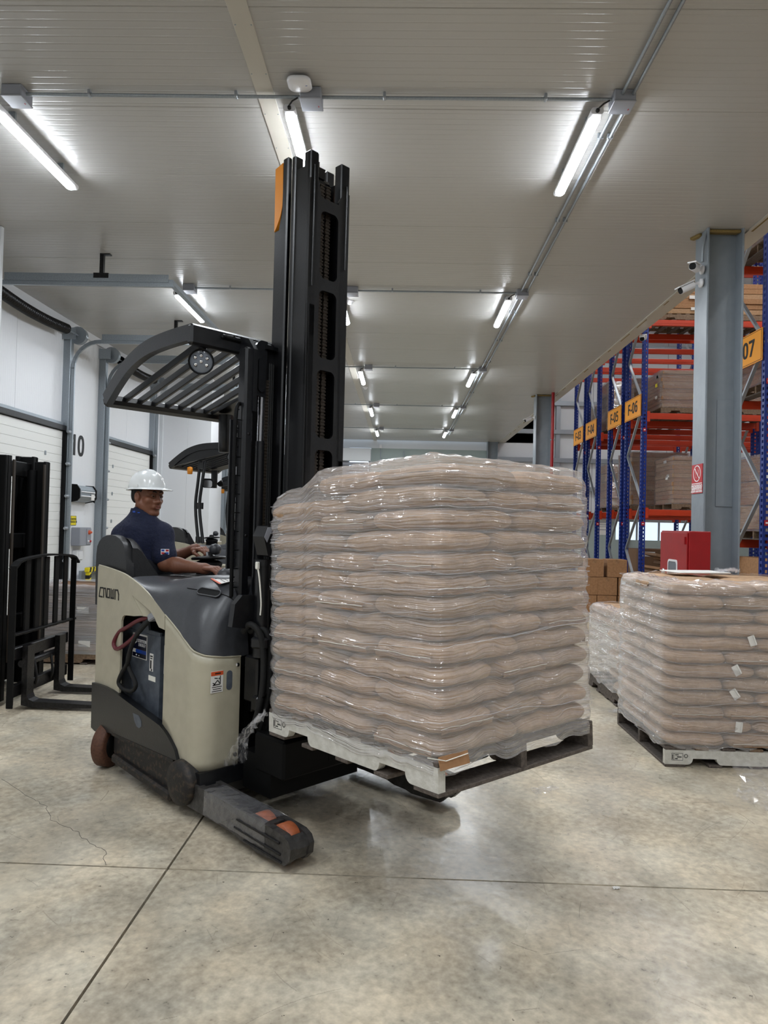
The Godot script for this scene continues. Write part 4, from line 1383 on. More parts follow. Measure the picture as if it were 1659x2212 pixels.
func wrap_film(L: float, W: float, H: float, layers: int, pitch: float, sd: int, drop: bool, low: float, open_top := false) -> ArrayMesh:
	var nu := 132
	var curve := resample(rrect(L + 0.004, W + 0.004, 0.05, 6), nu)
	var rows := []
	var nv := layers * 8 + 6
	var extra := 4
	for j in nv + 1 + extra:
		var f := minf(1.0, float(j) / nv)
		var ring := PackedVector3Array()
		for k in nu:
			var p: Vector2 = curve[k]
			var u := float(k) / nu * TAU
			var top := H
			if drop:
				top -= 0.075 * smoothstep(-0.17, -0.36, p.x) + 0.02 * smoothstep(-0.4, -0.62, p.x)
			top -= 0.012 + 0.015 * noise.get_noise_2d(p.x * 4 + sd, p.y * 4)
			var y0 := low + 0.05 * noise.get_noise_2d(cos(u) * 2.2 + sd, sin(u) * 2.2)
			var y := lerpf(y0, top, f)
			var idx := (y - 0.131) / pitch
			var joint := pow(absf(cos(PI * idx)), 5.0)
			var hollow := 0.014 * joint * clampf(0.6 + 1.2 * noise.get_noise_3d(cos(u) * 1.6 + sd, y * 2.0, sin(u) * 1.6), 0.0, 1.0)
			var w := noise.get_noise_3d(cos(u) * 2.6 + sd, y * 16.0, sin(u) * 2.6) * 0.005 + noise.get_noise_3d(cos(u) * 5.0 + sd, y * 60.0, sin(u) * 5.0) * 0.0011
			var round_off := 0.02 * smoothstep(0.93, 1.0, f)
			var off := 0.012 - hollow + w - round_off
			if y < 0.131: off = 0.006 + w
			var n := Vector2(p.x / (L / 2), p.y / (W / 2))
			n = Vector2(signf(n.x) * pow(absf(n.x), 12.0), signf(n.y) * pow(absf(n.y), 12.0)).normalized()
			var q := p + n * off
			if j > nv:
				var s: float = [0.93, 0.78, 0.45, 0.02][j - nv - 1] if not open_top else [0.95, 0.9, 0.86, 0.83][j - nv - 1]
				q *= s
				y = top + [0.012, 0.02, 0.024, 0.024][j - nv - 1] + noise.get_noise_2d(q.x * 9 + sd, q.y * 9) * 0.016
				if drop: y = maxf(y - 0.0, H - 0.075 * smoothstep(-0.17, -0.36, q.x) - 0.02 * smoothstep(-0.4, -0.62, q.x) + 0.008 + noise.get_noise_2d(q.x * 9 + sd, q.y * 9) * 0.01)
			ring.append(Vector3(q.x, y, q.y))
		rows.append(ring)
	return B.new().grid(rows, true, true, Vector2(1.0 / nu, 1.0 / (nv + extra))).mesh()


func film_ropes(L: float, W: float, H: float, count: int, sd: int) -> MeshInstance3D:
	# rolled edges of the wrap that run round the load as thin ropes of film
	var r := RandomNumberGenerator.new()
	r.seed = sd
	var nu := 120
	var curve := resample(rrect(L + 0.034, W + 0.034, 0.06, 6), nu)
	var b := B.new()
	for k in count:
		var y0 := r.randf_range(0.14, H)
		var tilt := r.randf_range(-0.10, 0.10)
		var start := r.randi_range(0, nu - 1)
		var n := r.randi_range(18, 60)
		var pts := []
		for i in n:
			var p: Vector2 = curve[(start + i) % nu]
			var y := clampf(y0 + tilt * i / n + 0.012 * noise.get_noise_2d(i * 0.15, k * 3.0 + sd), 0.10, H)
			var o := 1.0 + 0.004 * noise.get_noise_2d(i * 0.3, k * 5.0)
			pts.append(Vector3(p.x * o, y, p.y * o))
		b.tube(pts, r.randf_range(0.0005, 0.0014), 5, false)
	var o := MeshInstance3D.new()
	o.name = "film_ropes"
	o.mesh = b.mesh()
	o.material_override = M.film_rope
	o.set_meta("kind", "stuff")
	return o


func crumple(pts: Array, w0: float, w1: float, amp: float, sd: int) -> ArrayMesh:
	# a crumpled strip of film along a path
	var rows := []
	var n := 26
	for i in n + 1:
		var f := float(i) / n
		var g := f * (pts.size() - 1)
		var k := mini(int(g), pts.size() - 2)
		var c: Vector3 = pts[k].lerp(pts[k + 1], g - k)
		var d: Vector3 = (pts[k + 1] - pts[k]).normalized()
		var x := d.cross(Vector3.UP)
		if x.length() < 0.2:
			x = d.cross(Vector3(0.7, 0, 0.7))
		x = x.normalized()
		var y := d.cross(x)
		var ring := PackedVector3Array()
		for q in 13:
			var s := q / 12.0 - 0.5
			var wdt := lerpf(w0, w1, f)
			ring.append(c + x * s * wdt + y * (noise.get_noise_3d(s * 7 + sd, f * 9, sd) * amp + noise.get_noise_3d(s * 15 + sd, f * 21, sd + 4.0) * amp * 0.5) + d * noise.get_noise_3d(s * 9, f * 9, sd + 9.0) * amp)
		rows.append(ring)
	return B.new().grid(rows, false, false, Vector2.ONE * 0.1, false).mesh()


func main_load() -> void:
	var xf := Transform3D(Basis(Vector3.UP, deg_to_rad(-48.3)) * Basis(Vector3.BACK, deg_to_rad(2.5)), LOAD_AT)
	var p := make_pallet(true)
	p.name = numbered("pallet")
	add_child(p)
	p.transform = xf
	tag(p, "raised wooden pallet with a white notched side, on the truck's forks", "pallet")
	sack_pile(xf, 13, 0.0885, "of the load on the forks", "sacks of the load on the forks", "", "", true, false)
	var f := obj("stretch_film", wrap_film(1.219, 1.016, 1.312, 13, 0.0885, 3, true, 0.085), M.film)
	f.transform = xf
	tag(f, "clear stretch film wound round the big sack load on the forks", "film")
	f.add_child(film_ropes(1.219, 1.016, 1.27, 46, 5), true)
	var tail := obj("film_scrap", crumple([Vector3(-0.02, 0.115, 0.53), Vector3(-0.10, 0.05, 0.55), Vector3(-0.16, -0.02, 0.56), Vector3(-0.22, -0.10, 0.57), Vector3(-0.27, -0.19, 0.56)], 0.03, 0.13, 0.035, 3), M.film_loose)
	tail.transform = xf * Transform3D(Basis.IDENTITY, Vector3(-0.59, 0.0, -0.0))
	tag(tail, "torn tail of clear film hanging from the back corner of the raised pallet", "film")
	var flap := thing("paper_flap", "bent brown paper flap at the near bottom corner of the raised load", "paper", Vector3.ZERO)
	flap.transform = xf * Transform3D(Basis(Vector3.UP, deg_to_rad(90)), Vector3(0.628, 0.135, 0.44))
	obj("sheet", B.new().box(Vector3(0.0, 0, 0), Vector3(0.16, 0.05, 0.003), Basis(Vector3.RIGHT, -0.25)), M.card, flap)
	obj("thread", B.new().tube([Vector3(-0.14, 0.035, 0.0), Vector3(-0.05, 0.008, 0.006), Vector3(0.07, 0.014, 0.006)], 0.002, 6), M.thread, flap)


func right_pallets() -> void:
	var spots := [[Vector3(2.41, 0, -5.338), 0.6, 12, 0.0925, "of the near right stack", "sacks of the near right stack", "near right"], [Vector3(2.46, 0, -6.72), 90.5, 8, 0.0885, "of the low right stack", "sacks of the low right stack", "low right"], [Vector3(4.3, 0, -6.5), 2.0, 13, 0.09, "of the stack behind, far right", "sacks of the far right stack", "far right"]]
	var n := 0
	for s in spots:
		var xf := Transform3D(Basis(Vector3.UP, deg_to_rad(s[1])), s[0])
		var p := make_pallet(true)
		p.name = numbered("pallet")
		add_child(p)
		p.transform = xf
		tag(p, "wooden pallet with a white side standing on the floor under the %s sack stack" % s[6], "pallet", "pallets on the floor at right")
		sack_pile(xf, s[2], s[3], s[4], s[5], "", "", false, true)
		var f := obj("stretch_film", wrap_film(1.219, 1.016, 0.131 + s[2] * s[3], s[2], s[3], 20 + n * 7, false, 0.12, n < 2), M.film)
		f.transform = xf
		f.add_child(film_ropes(1.219, 1.016, 0.12 + s[2] * s[3], 26, 30 + n), true)
		tag(f, "clear stretch film wound round the %s sack stack" % s[6], "film", "films round the right stacks")
		n += 1
	var sh := thing("paper_sheet", "white sheet lying on top of the near right sack stack", "paper", Vector3(2.3, 0.131 + 12 * 0.0925 + 0.03, -5.6), 8)
	obj("sheet", B.new().box(Vector3.ZERO, Vector3(0.42, 0.008, 0.3), Basis(Vector3.BACK, 0.01), 0.003), M.paper, sh)
	obj("torn_film", crumple([Vector3(0.12, 0.01, 0.1), Vector3(0.23, 0.03, 0.12), Vector3(0.30, 0.02, 0.1)], 0.08, 0.04, 0.04, 8), M.film_loose, sh)
	# slips pushed under the film
	for q in [[2.27, 0.66, 0.5], [2.26, 0.5, 0.6], [2.29, 0.28, -0.1], [2.37, 0.86, 0.35]]:
		var sl := thing("paper_slip", "small white paper slip under the film of the near right stack, %s" % ["upper one", "second one down", "lowest one", "topmost one beside a sack end"][[0.66, 0.5, 0.28, 0.86].find(q[1])], "paper", Vector3(q[0], q[1], -4.817), 0.0)
		sl.rotation_degrees.z = rad_to_deg(q[2])
		obj("slip", B.new().box(Vector3.ZERO, Vector3(0.045, 0.07, 0.002)), M.paper, sl)
		obj("fold", B.new().box(Vector3(0.018, 0.0, 0.003), Vector3(0.012, 0.06, 0.002), Basis(Vector3.UP, 0.4)), M.paper, sl)
	var fs := obj("film_scrap", crumple([Vector3(2.42, 0.10, -4.62), Vector3(2.36, 0.03, -4.45), Vector3(2.24, 0.02, -4.3), Vector3(2.08, 0.015, -4.2)], 0.5, 0.25, 0.05, 12), M.film_loose)
	tag(fs, "crumpled clear film trailing on the floor at the right edge", "film")
	var fs2 := obj("film_scrap", crumple([Vector3(1.86, 0.02, -6.2), Vector3(1.94, 0.03, -6.1), Vector3(2.05, 0.02, -6.05)], 0.12, 0.1, 0.04, 15), M.film_loose)
	tag(fs2, "small crumple of film on the floor before the low right stack", "film")
	var fs3 := obj("film_scrap", crumple([Vector3(0.82, 0.005, -4.28), Vector3(0.9, 0.012, -4.3), Vector3(0.98, 0.006, -4.36)], 0.1, 0.06, 0.02, 18), M.film_loose)
	tag(fs3, "flat scrap of clear film on the floor behind the raised pallet", "film")
	var fs4 := obj("paper_scrap", crumple([Vector3(0.97, 0.003, -3.17), Vector3(1.0, 0.006, -3.17)], 0.02, 0.016, 0.006, 21), M.paper)
	tag(fs4, "tiny white scrap of paper on the floor joint at right", "scrap")


# ---------------------------------------------------------------- the reach truck
# truck axes: x forward (towards the forks), y up, z towards the side that shows; origin on the floor under the leg tips
func curve_y(tab: Array, s: float) -> float:
	for i in tab.size() - 1:
		var a: Vector2 = tab[i]
		var b: Vector2 = tab[i + 1]
		if s <= b.x:
			return lerpf(a.y, b.y, clampf((s - a.x) / (b.x - a.x), 0.0, 1.0))
	return tab[-1].y


func catmull(pts: Array, per := 6) -> Array:
	var out := []
	for i in pts.size() - 1:
		var p0: Vector3 = pts[maxi(i - 1, 0)]
		var p1: Vector3 = pts[i]
		var p2: Vector3 = pts[i + 1]
		var p3: Vector3 = pts[mini(i + 2, pts.size() - 1)]
		for k in per:
			out.append(p1.cubic_interpolate(p2, p0, p3, float(k) / per))
	out.append(pts[-1])
	return out


func wordmark(o: Vector2, w: float, h: float, z: float, slope: float) -> B:
	# square-cut letters drawn as strokes; the first letter cuts back, the r and n are arches
	var b := B.new()
	var strokes := [[[0.19, 1.0], [0.06, 0.98], [0.01, 0.02], [0.17, 0.0]], [[0.24, 0.0], [0.24, 0.98], [0.33, 0.98], [0.375, 0.05]], [[0.42, 0.04], [0.42, 0.98], [0.54, 0.98], [0.54, 0.04], [0.42, 0.04]], [[0.61, 1.0], [0.61, 0.04], [0.75, 0.04], [0.75, 1.0]], [[0.68, 0.9], [0.68, 0.04]], [[0.82, 0.0], [0.82, 0.98], [0.94, 0.98], [0.99, 0.55], [0.99, -0.02]]]
	for s in strokes:
		for i in s.size() - 1:
			var a := Vector3(o.x + s[i][0] * w, o.y + s[i][1] * h + slope * s[i][0], z)
			var c := Vector3(o.x + s[i + 1][0] * w, o.y + s[i + 1][1] * h + slope * s[i + 1][0], z)
			var e := (c - a).normalized() * 0.004
			b.bar(a - e, c + e, 0.0095, 0.002, Vector3.BACK)
	return b


func chain(b: B, x: float, z: float, y0: float, y1: float) -> void:
	var y := y0
	var k := 0
	while y < y1:
		b.box(Vector3(x, y, z), Vector3(0.012, 0.021, 0.03 if k % 2 else 0.022))
		b.box(Vector3(x + 0.007, y + 0.0095, z), Vector3(0.006, 0.008, 0.034))
		y += 0.019
		k += 1


func main_truck() -> void:
	var t := thing("reach_truck", "cream and grey reach truck with a tall black mast, carrying the wrapped sack load", "forklift", TRUCK_AT, TRUCK_TURN)
	# body panels
	var pn := P2([-2.012, 0.49, -2.018, 1.262, -2.0, 1.268, -1.858, 1.259, -1.75, 1.25, -1.653, 1.236, -1.58, 1.222, -1.512, 1.203, -1.44, 1.183, -1.374, 1.158, -1.31, 1.134, -1.247, 1.104, -1.185, 1.073, -1.125, 1.04, -1.125, 0.955, -1.19, 0.962, -1.218, 0.985, -1.245, 1.012, -1.30, 1.045, -1.53, 1.115, -1.40, 1.005, -1.5, 0.992, -1.62, 0.985, -1.648, 0.972, -1.662, 0.945, -1.665, 0.49])
	var sp := obj("side_panel", B.new().prism(pn, 0.598, 0.612), M.cream, t)
	var rec := B.new()
	rec.soft()
	rec.quad(Vector3(-1.535, 1.115, 0.611), Vector3(-1.41, 1.002, 0.606), Vector3(-1.25, 1.0, 0.56), Vector3(-1.30, 1.047, 0.565))
	rec.soft(false)
	rec.quad(Vector3(-1.30, 1.047, 0.565), Vector3(-1.25, 1.0, 0.56), Vector3(-1.215, 0.975, 0.56), Vector3(-1.243, 1.014, 0.566))
	obj("scoop", rec, M.cream, sp)
	obj("edge_bead", B.new().tube(catmull([Vector3(-2.01, 1.268, 0.607), Vector3(-1.858, 1.258, 0.607), Vector3(-1.653, 1.236, 0.607), Vector3(-1.512, 1.203, 0.607), Vector3(-1.374, 1.158, 0.607), Vector3(-1.247, 1.104, 0.607), Vector3(-1.125, 1.04, 0.607)], 5), 0.006, 8), M.cream, sp)
	obj("wordmark", wordmark(Vector2(-1.99, 1.068), 0.285, 0.058, 0.613, 0.004), M.black_print, sp)
	obj("rear_panel", B.new().box(Vector3(-1.995, 0.87, 0.0), Vector3(0.034, 0.77, 1.2), Basis.IDENTITY, 0.01), M.cream, t)
	obj("far_panel", B.new().box(Vector3(-1.4, 0.68, -0.59), Vector3(1.25, 0.62, 0.04), Basis.IDENTITY, 0.01), M.cream, t)
	obj("chassis", B.new().box(Vector3(-1.40, 0.56, -0.03), Vector3(1.24, 0.76, 0.2)).box(Vector3(-1.82, 0.6, -0.2), Vector3(0.38, 0.8, 0.7)).box(Vector3(-1.0, 0.6, -0.05), Vector3(0.34, 0.8, 1.1)).box(Vector3(-1.4, 0.28, 0.0), Vector3(1.24, 0.2, 1.1)).box(Vector3(-0.71, 0.62, -0.29), Vector3(0.07, 0.85, 0.58)), M.matt_black, t)
	# battery with cables and stickers
	var bt := obj("battery", B.new().box(Vector3(-1.62, 0.62, 0.31), Vector3(0.55, 0.52, 0.42), Basis.IDENTITY, 0.006), M.battery, t)
	var bl := B.new()
	bl.box(Vector3(-1.74, 0.905, 0.51), Vector3(0.28, 0.05, 0.012), Basis.IDENTITY, 0.004)
	bl.prism(P2([-1.6, 0.88, -1.575, 0.95, -1.51, 0.95, -1.49, 0.88]), 0.50, 0.515)
	bl.box(Vector3(-1.42, 0.885, 0.51), Vector3(0.14, 0.03, 0.012))
	obj("lifting_lug", bl, M.battery, bt)
	for k in 4:
		obj("cell_cap", B.new().box(Vector3(-1.80 + k * 0.11, 0.90, 0.36), Vector3(0.08, 0.06, 0.1), Basis.IDENTITY, 0.01).tube([Vector3(-1.80 + k * 0.11, 0.93, 0.3), Vector3(-1.76 + k * 0.11, 0.96, 0.36), Vector3(-1.70 + k * 0.11, 0.92, 0.40)], 0.014, 8), M.matt_black, bt)
	var lab := obj("maker_label", B.new().box(Vector3(-1.592, 0.79, 0.5215), Vector3(0.188, 0.15, 0.002)), M.paper, bt)
	obj("label_print", B.new().box(Vector3(-1.592, 0.812, 0.523), Vector3(0.176, 0.086, 0.0012)).box(Vector3(-1.592, 0.733, 0.523), Vector3(0.176, 0.026, 0.0012)), M.navy_print, lab)
	obj("label_print", B.new().box(Vector3(-1.57, 0.757, 0.523), Vector3(0.132, 0.022, 0.0012)).box(Vector3(-1.63, 0.757, 0.5232), Vector3(0.02, 0.014, 0.0012)), M.blue_print, lab)
	for q in [["STRYTEN", 0.823], ["ENERGY", 0.799]]:
		var o := obj("lettering", text(q[0], 0.019, 0.001, q[0] == "STRYTEN"), M.white_print, lab)
		o.position = Vector3(-1.558, q[1], 0.524)
	obj("emblem", B.new().bar(Vector3(-1.655, 0.80, 0.5242), Vector3(-1.625, 0.815, 0.5242), 0.006, 0.001, Vector3.BACK).bar(Vector3(-1.625, 0.815, 0.5242), Vector3(-1.625, 0.835, 0.5242), 0.006, 0.001, Vector3.BACK).box(Vector3(-1.628, 0.733, 0.5242), Vector3(0.012, 0.008, 0.001)).box(Vector3(-1.595, 0.731, 0.5242), Vector3(0.009, 0.006, 0.001)), M.white_print, lab)
	obj("serial_sticker", B.new().box(Vector3(-1.437, 0.713, 0.5215), Vector3(0.044, 0.106, 0.002)), M.paper, bt)
	obj("serial_print", B.new().box(Vector3(-1.437, 0.75, 0.523), Vector3(0.032, 0.008, 0.001)).box(Vector3(-1.437, 0.737, 0.523), Vector3(0.026, 0.006, 0.001)).box(Vector3(-1.442, 0.70, 0.523), Vector3(0.016, 0.05, 0.001)).box(Vector3(-1.432, 0.668, 0.523), Vector3(0.012, 0.012, 0.001)), M.black_print, bt)
	obj("blank_sticker", B.new().box(Vector3(-1.425, 0.618, 0.5215), Vector3(0.084, 0.03, 0.002)), M.thread, bt)
	obj("warning_sheet", B.new().box(Vector3(-1.344, 0.74, 0.43), Vector3(0.002, 0.17, 0.12)), M.paper, bt)
	var c1 := catmull([Vector3(-1.36, 1.0, 0.56), Vector3(-1.457, 0.971, 0.60), Vector3(-1.604, 0.912, 0.60), Vector3(-1.69, 0.872, 0.61), Vector3(-1.728, 0.805, 0.625), Vector3(-1.689, 0.772, 0.628), Vector3(-1.627, 0.788, 0.625), Vector3(-1.55, 0.834, 0.61), Vector3(-1.481, 0.885, 0.60), Vector3(-1.398, 0.964, 0.585), Vector3(-1.34, 1.0, 0.565)], 6)
	obj("red_cable", B.new().tube(c1, 0.0125, 10), M.red_cable, t)
	var c2 := catmull([Vector3(-1.34, 1.005, 0.57), Vector3(-1.425, 0.933, 0.60), Vector3(-1.48, 0.871, 0.605), Vector3(-1.542, 0.807, 0.60), Vector3(-1.585, 0.72, 0.60), Vector3(-1.565, 0.665, 0.598), Vector3(-1.495, 0.61, 0.598), Vector3(-1.475, 0.575, 0.598), Vector3(-1.518, 0.54, 0.598), Vector3(-1.622, 0.53, 0.60), Vector3(-1.672, 0.561, 0.612), Vector3(-1.64, 0.623, 0.612), Vector3(-1.559, 0.706, 0.612), Vector3(-1.517, 0.797, 0.615), Vector3(-1.455, 0.885, 0.61), Vector3(-1.34, 0.995, 0.58)], 6)
	obj("black_cable", B.new().tube(c2, 0.0125, 10), M.rubber, t)
	obj("cable_plug", B.new().box(Vector3(-1.315, 1.01, 0.57), Vector3(0.09, 0.045, 0.06), Basis(Vector3.BACK, 0.4), 0.008), M.plastic_grey, t)
	# front cowl: one sheet that turns the corner from the side to the front
	var top_tab := [Vector2(0.0, 1.04), Vector2(0.09, 0.998), Vector2(0.17, 0.957), Vector2(0.23, 0.92), Vector2(0.30, 0.878), Vector2(0.36, 0.858), Vector2(0.44, 0.846), Vector2(0.52, 0.838), Vector2(0.65, 0.832)]
	var bot_tab := [Vector2(0.0, 0.43), Vector2(0.06, 0.40), Vector2(0.12, 0.34), Vector2(0.17, 0.28), Vector2(0.23, 0.245), Vector2(0.30, 0.235), Vector2(0.44, 0.238), Vector2(0.65, 0.245)]
	var path := []
	for k in 9: path.append(Vector2(-1.118 + 0.258 * k / 8.0, 0.612))
	for k in range(1, 10):
		var a := PI / 2 * k / 9.0
		path.append(Vector2(-0.86 + 0.115 * sin(a), 0.612 - 0.115 * (1 - cos(a))))
	for k in range(1, 5): path.append(Vector2(-0.745, 0.497 - 0.142 * k / 4.0))
	var run := 0.0
	var arc := [0.0]
	for k in path.size() - 1:
		run += path[k].distance_to(path[k + 1])
		arc.append(run)
	var rows := []
	for j in 13:
		var ring := PackedVector3Array()
		for k in path.size():
			var y := lerpf(curve_y(bot_tab, arc[k]), curve_y(top_tab, arc[k]), j / 12.0)
			ring.append(Vector3(path[k].x, y, path[k].y))
		rows.append(ring)
	var cw := B.new().grid(rows, false)
	var back := []
	for j in 2:
		var ring := PackedVector3Array()
		for k in path.size():
			ring.append(rows[[0, 12][j]][k] + Vector3(-0.02, 0, -0.02))
		cw.grid([rows[[0, 12][j]], ring], false, j == 0)
	cw.quad(rows[0][-1], rows[0][-1] + Vector3(-0.04, 0, 0), rows[12][-1] + Vector3(-0.04, 0, 0), rows[12][-1])
	cw.quad(rows[0][0] + Vector3(0, 0, -0.04), rows[0][0], rows[12][0], rows[12][0] + Vector3(0, 0, -0.04))
	var cowl := obj("front_cowl", cw, M.cream, t)
	var bead := []
	for k in path.size(): bead.append(rows[12][k])
	obj("edge_bead", B.new().tube(bead, 0.005, 8), M.cream, cowl)
	obj("grip_slot", B.new().prism(rrect(0.036, 0.105, 0.017, 4), -0.012, 0.003, Transform3D(Basis(Vector3(0, 0, -1), Vector3.UP, Vector3.RIGHT), Vector3(-0.746, 0.712, 0.425))), M.battery, cowl)
	obj("bolt", B.new().lathe(Vector3(-0.745, 0.79, 0.375), Basis(Vector3.UP, Vector3.RIGHT, Vector3.BACK), [Vector2(0.012, 0), Vector2(0.011, 0.005), Vector2(0.0, 0.006)], 12), M.chrome, cowl)
	obj("bolt", B.new().lathe(Vector3(-0.745, 0.30, 0.375), Basis(Vector3.UP, Vector3.RIGHT, Vector3.BACK), [Vector2(0.012, 0), Vector2(0.011, 0.005), Vector2(0.0, 0.006)], 12), M.matt_black, cowl)
	var wl := obj("warning_label", B.new().box(Vector3(-0.7435, 0.714, 0.504), Vector3(0.002, 0.115, 0.075)), M.paper, cowl)
	obj("label_header", B.new().box(Vector3(-0.742, 0.759, 0.504), Vector3(0.0015, 0.022, 0.075)), M.label_orange, wl)
	var pic := B.new()
	for q in [[0.484, 0.745, 0.484, 0.70], [0.484, 0.70, 0.53, 0.697], [0.525, 0.697, 0.50, 0.722], [0.50, 0.722, 0.488, 0.706], [0.53, 0.71, 0.515, 0.702], [0.50, 0.732, 0.52, 0.735], [0.492, 0.727, 0.49, 0.735]]:
		pic.bar(Vector3(-0.742, q[1], q[0]), Vector3(-0.742, q[3], q[2]), 0.005, 0.0012, Vector3.RIGHT)
	for k in 3:
		pic.box(Vector3(-0.742, 0.687 - k * 0.011, 0.504), Vector3(0.001, 0.0035, 0.06 - 0.01 * (k % 2)))
	pic.box(Vector3(-0.741, 0.759, 0.50), Vector3(0.001, 0.006, 0.036))
	obj("label_print", pic, M.black_print, wl)
	# grey hood draped over the corner, from the panel edge up to the arm rest
	var lowc := [Vector3(-1.56, 1.218, 0.598), Vector3(-1.46, 1.192, 0.604), Vector3(-1.374, 1.162, 0.608), Vector3(-1.247, 1.108, 0.612), Vector3(-1.12, 1.043, 0.614), Vector3(-1.03, 1.0, 0.614), Vector3(-0.95, 0.958, 0.614), Vector3(-0.89, 0.922, 0.614), Vector3(-0.80, 0.876, 0.59), Vector3(-0.755, 0.858, 0.54), Vector3(-0.742, 0.848, 0.485), Vector3(-0.742, 0.838, 0.42), Vector3(-0.742, 0.834, 0.35), Vector3(-0.742, 0.84, 0.305)]
	var highc := [Vector3(-1.56, 1.225, 0.53), Vector3(-1.50, 1.212, 0.48), Vector3(-1.43, 1.205, 0.46), Vector3(-1.34, 1.212, 0.43), Vector3(-1.27, 1.228, 0.41), Vector3(-1.20, 1.24, 0.39), Vector3(-1.14, 1.25, 0.375), Vector3(-1.07, 1.258, 0.36), Vector3(-0.99, 1.26, 0.345), Vector3(-0.92, 1.26, 0.33), Vector3(-0.86, 1.245, 0.325), Vector3(-0.82, 1.21, 0.32), Vector3(-0.80, 1.15, 0.315), Vector3(-0.79, 1.05, 0.305)]
	var lc := catmull(lowc, 4)
	var hc := catmull(highc, 4)
	rows = []
	for j in 15:
		var f := j / 14.0
		var ring := PackedVector3Array()
		for k in lc.size():
			var a: Vector3 = lc[k]
			var c: Vector3 = hc[k]
			var m := Vector3(lerpf(a.x, c.x, 0.36), lerpf(a.y, c.y, 0.80), lerpf(a.z, c.z, 0.22))
			ring.append(a.lerp(m, f).lerp(m.lerp(c, f), f))
		rows.append(ring)
	# from the ridge the hood runs on inwards as a flat deck
	for q in [[0.10, 0.0], [0.22, -0.012], [0.8, -0.03]]:
		var ring := PackedVector3Array()
		for k in hc.size():
			var c: Vector3 = hc[k]
			ring.append(Vector3(c.x - 0.02 * q[0], c.y + q[1], c.z - q[0] * 0.9) if c.x < -0.9 else Vector3(c.x - q[0] * 0.05, c.y + q[1] * 0.4, c.z - q[0] * 0.9))
		rows.append(ring)
	var hood := obj("hood", B.new().grid(rows, false), M.hood, t)
	var crease := []
	for k in range(22, 44):
		crease.append(rows[9][k] + Vector3(0.001, 0.0015, 0.001))
	obj("seam", B.new().tube(crease, 0.0022, 6), M.matt_black, hood)
	# recessed hand grip in the hood: a rim and a dark sunken floor
	var gc := Vector3.ZERO
	var gx := Vector3.ZERO
	var gy := Vector3.ZERO
	gc = rows[9][32]
	gx = (rows[9][35] - rows[9][29]).normalized()
	gy = (rows[10][32] - rows[7][32]).normalized()
	var gn := gx.cross(gy).normalized()
	gy = gn.cross(gx)
	var gxf := Transform3D(Basis(gx, gy, gn), gc)
	obj("hand_grip", B.new().prism(rrect(0.15, 0.042, 0.02, 5), -0.02, 0.004, gxf), M.matt_black, hood)
	var rim := []
	for p in rrect(0.155, 0.047, 0.0225, 5): rim.append(gxf * Vector3(p.x, p.y, 0.004))
	rim.append(rim[0])
	obj("grip_rim", B.new().tube(rim, 0.0045, 6), M.hood, hood)
	var stk := obj("hood_sticker", B.new().box(Vector3.ZERO, Vector3(0.15, 0.002, 0.07)).box(Vector3(0.03, 0.0005, -0.045), Vector3(0.13, 0.002, 0.05)), M.paper, hood)
	stk.transform = Transform3D(Basis(Vector3.UP, -0.25) * Basis(Vector3.RIGHT, 0.22) * Basis(Vector3.BACK, -0.12), rows[12][34] + Vector3(-0.01, 0.008, -0.01))
	obj("sticker_edge", B.new().box(Vector3(0, 0.001, 0.031), Vector3(0.15, 0.002, 0.012)), M.label_orange, stk)
	obj("sticker_print", B.new().box(Vector3(0.03, 0.0018, 0.0), Vector3(0.07, 0.001, 0.003)).box(Vector3(0.03, 0.0018, -0.02), Vector3(0.07, 0.001, 0.003)).box(Vector3(-0.05, 0.0018, 0.012), Vector3(0.022, 0.001, 0.012)), M.black_print, stk)
	# black skirt, worn base frame, boss and toe
	var sk := P2([-2.012, 0.508, -1.92, 0.513, -1.825, 0.514, -1.73, 0.509, -1.633, 0.498, -1.49, 0.477, -1.347, 0.457, -1.23, 0.441, -1.114, 0.424, -1.06, 0.404, -1.018, 0.382, -0.975, 0.352, -0.944, 0.328, -0.915, 0.28, -0.966, 0.27, -1.20, 0.262, -1.45, 0.257, -1.672, 0.252, -1.76, 0.24, -1.87, 0.215, -1.95, 0.208, -2.005, 0.22])
	var skirt := obj("skirt", B.new().prism(sk, 0.585, 0.632), M.black_paint, t)
	obj("emblem_recess", B.new().prism(P2([-1.43, 0.43, -1.36, 0.43, -1.325, 0.405, -1.32, 0.375, -1.345, 0.358, -1.38, 0.362, -1.41, 0.39]), 0.626, 0.634), M.battery, skirt)
	obj("scuff_rail", B.new().bar(Vector3(-1.70, 0.246, 0.628), Vector3(-0.95, 0.266, 0.628), 0.014, 0.016), M.worn, skirt)
	obj("base_frame", B.new().prism(P2([-1.72, 0.235, -1.72, 0.13, -1.68, 0.085, -1.45, 0.075, -1.05, 0.05, -0.85, 0.06, -0.85, 0.25]), 0.50, 0.606).box(Vector3(-1.86, 0.28, 0.585), Vector3(0.36, 0.1, 0.06)), M.worn, t)
	obj("sill_rail", B.new().bar(Vector3(-1.70, 0.10, 0.615), Vector3(-0.98, 0.06, 0.615), 0.04, 0.055, Vector3.UP, 0.012), M.worn, t)
	obj("pivot_boss", B.new().lathe(Vector3(-0.872, 0.172, 0.50), Basis(Vector3.RIGHT, Vector3.BACK, Vector3.DOWN), [Vector2(0.115, 0.0), Vector2(0.12, 0.12), Vector2(0.114, 0.148), Vector2(0.07, 0.156), Vector2(0.0, 0.158)], 28), M.worn, t)
	obj("toe_plate", B.new().prism(P2([-0.87, 0.09, -0.745, 0.10, -0.72, 0.16, -0.735, 0.245, -0.87, 0.235]), -0.60, 0.60), M.black_paint, t)
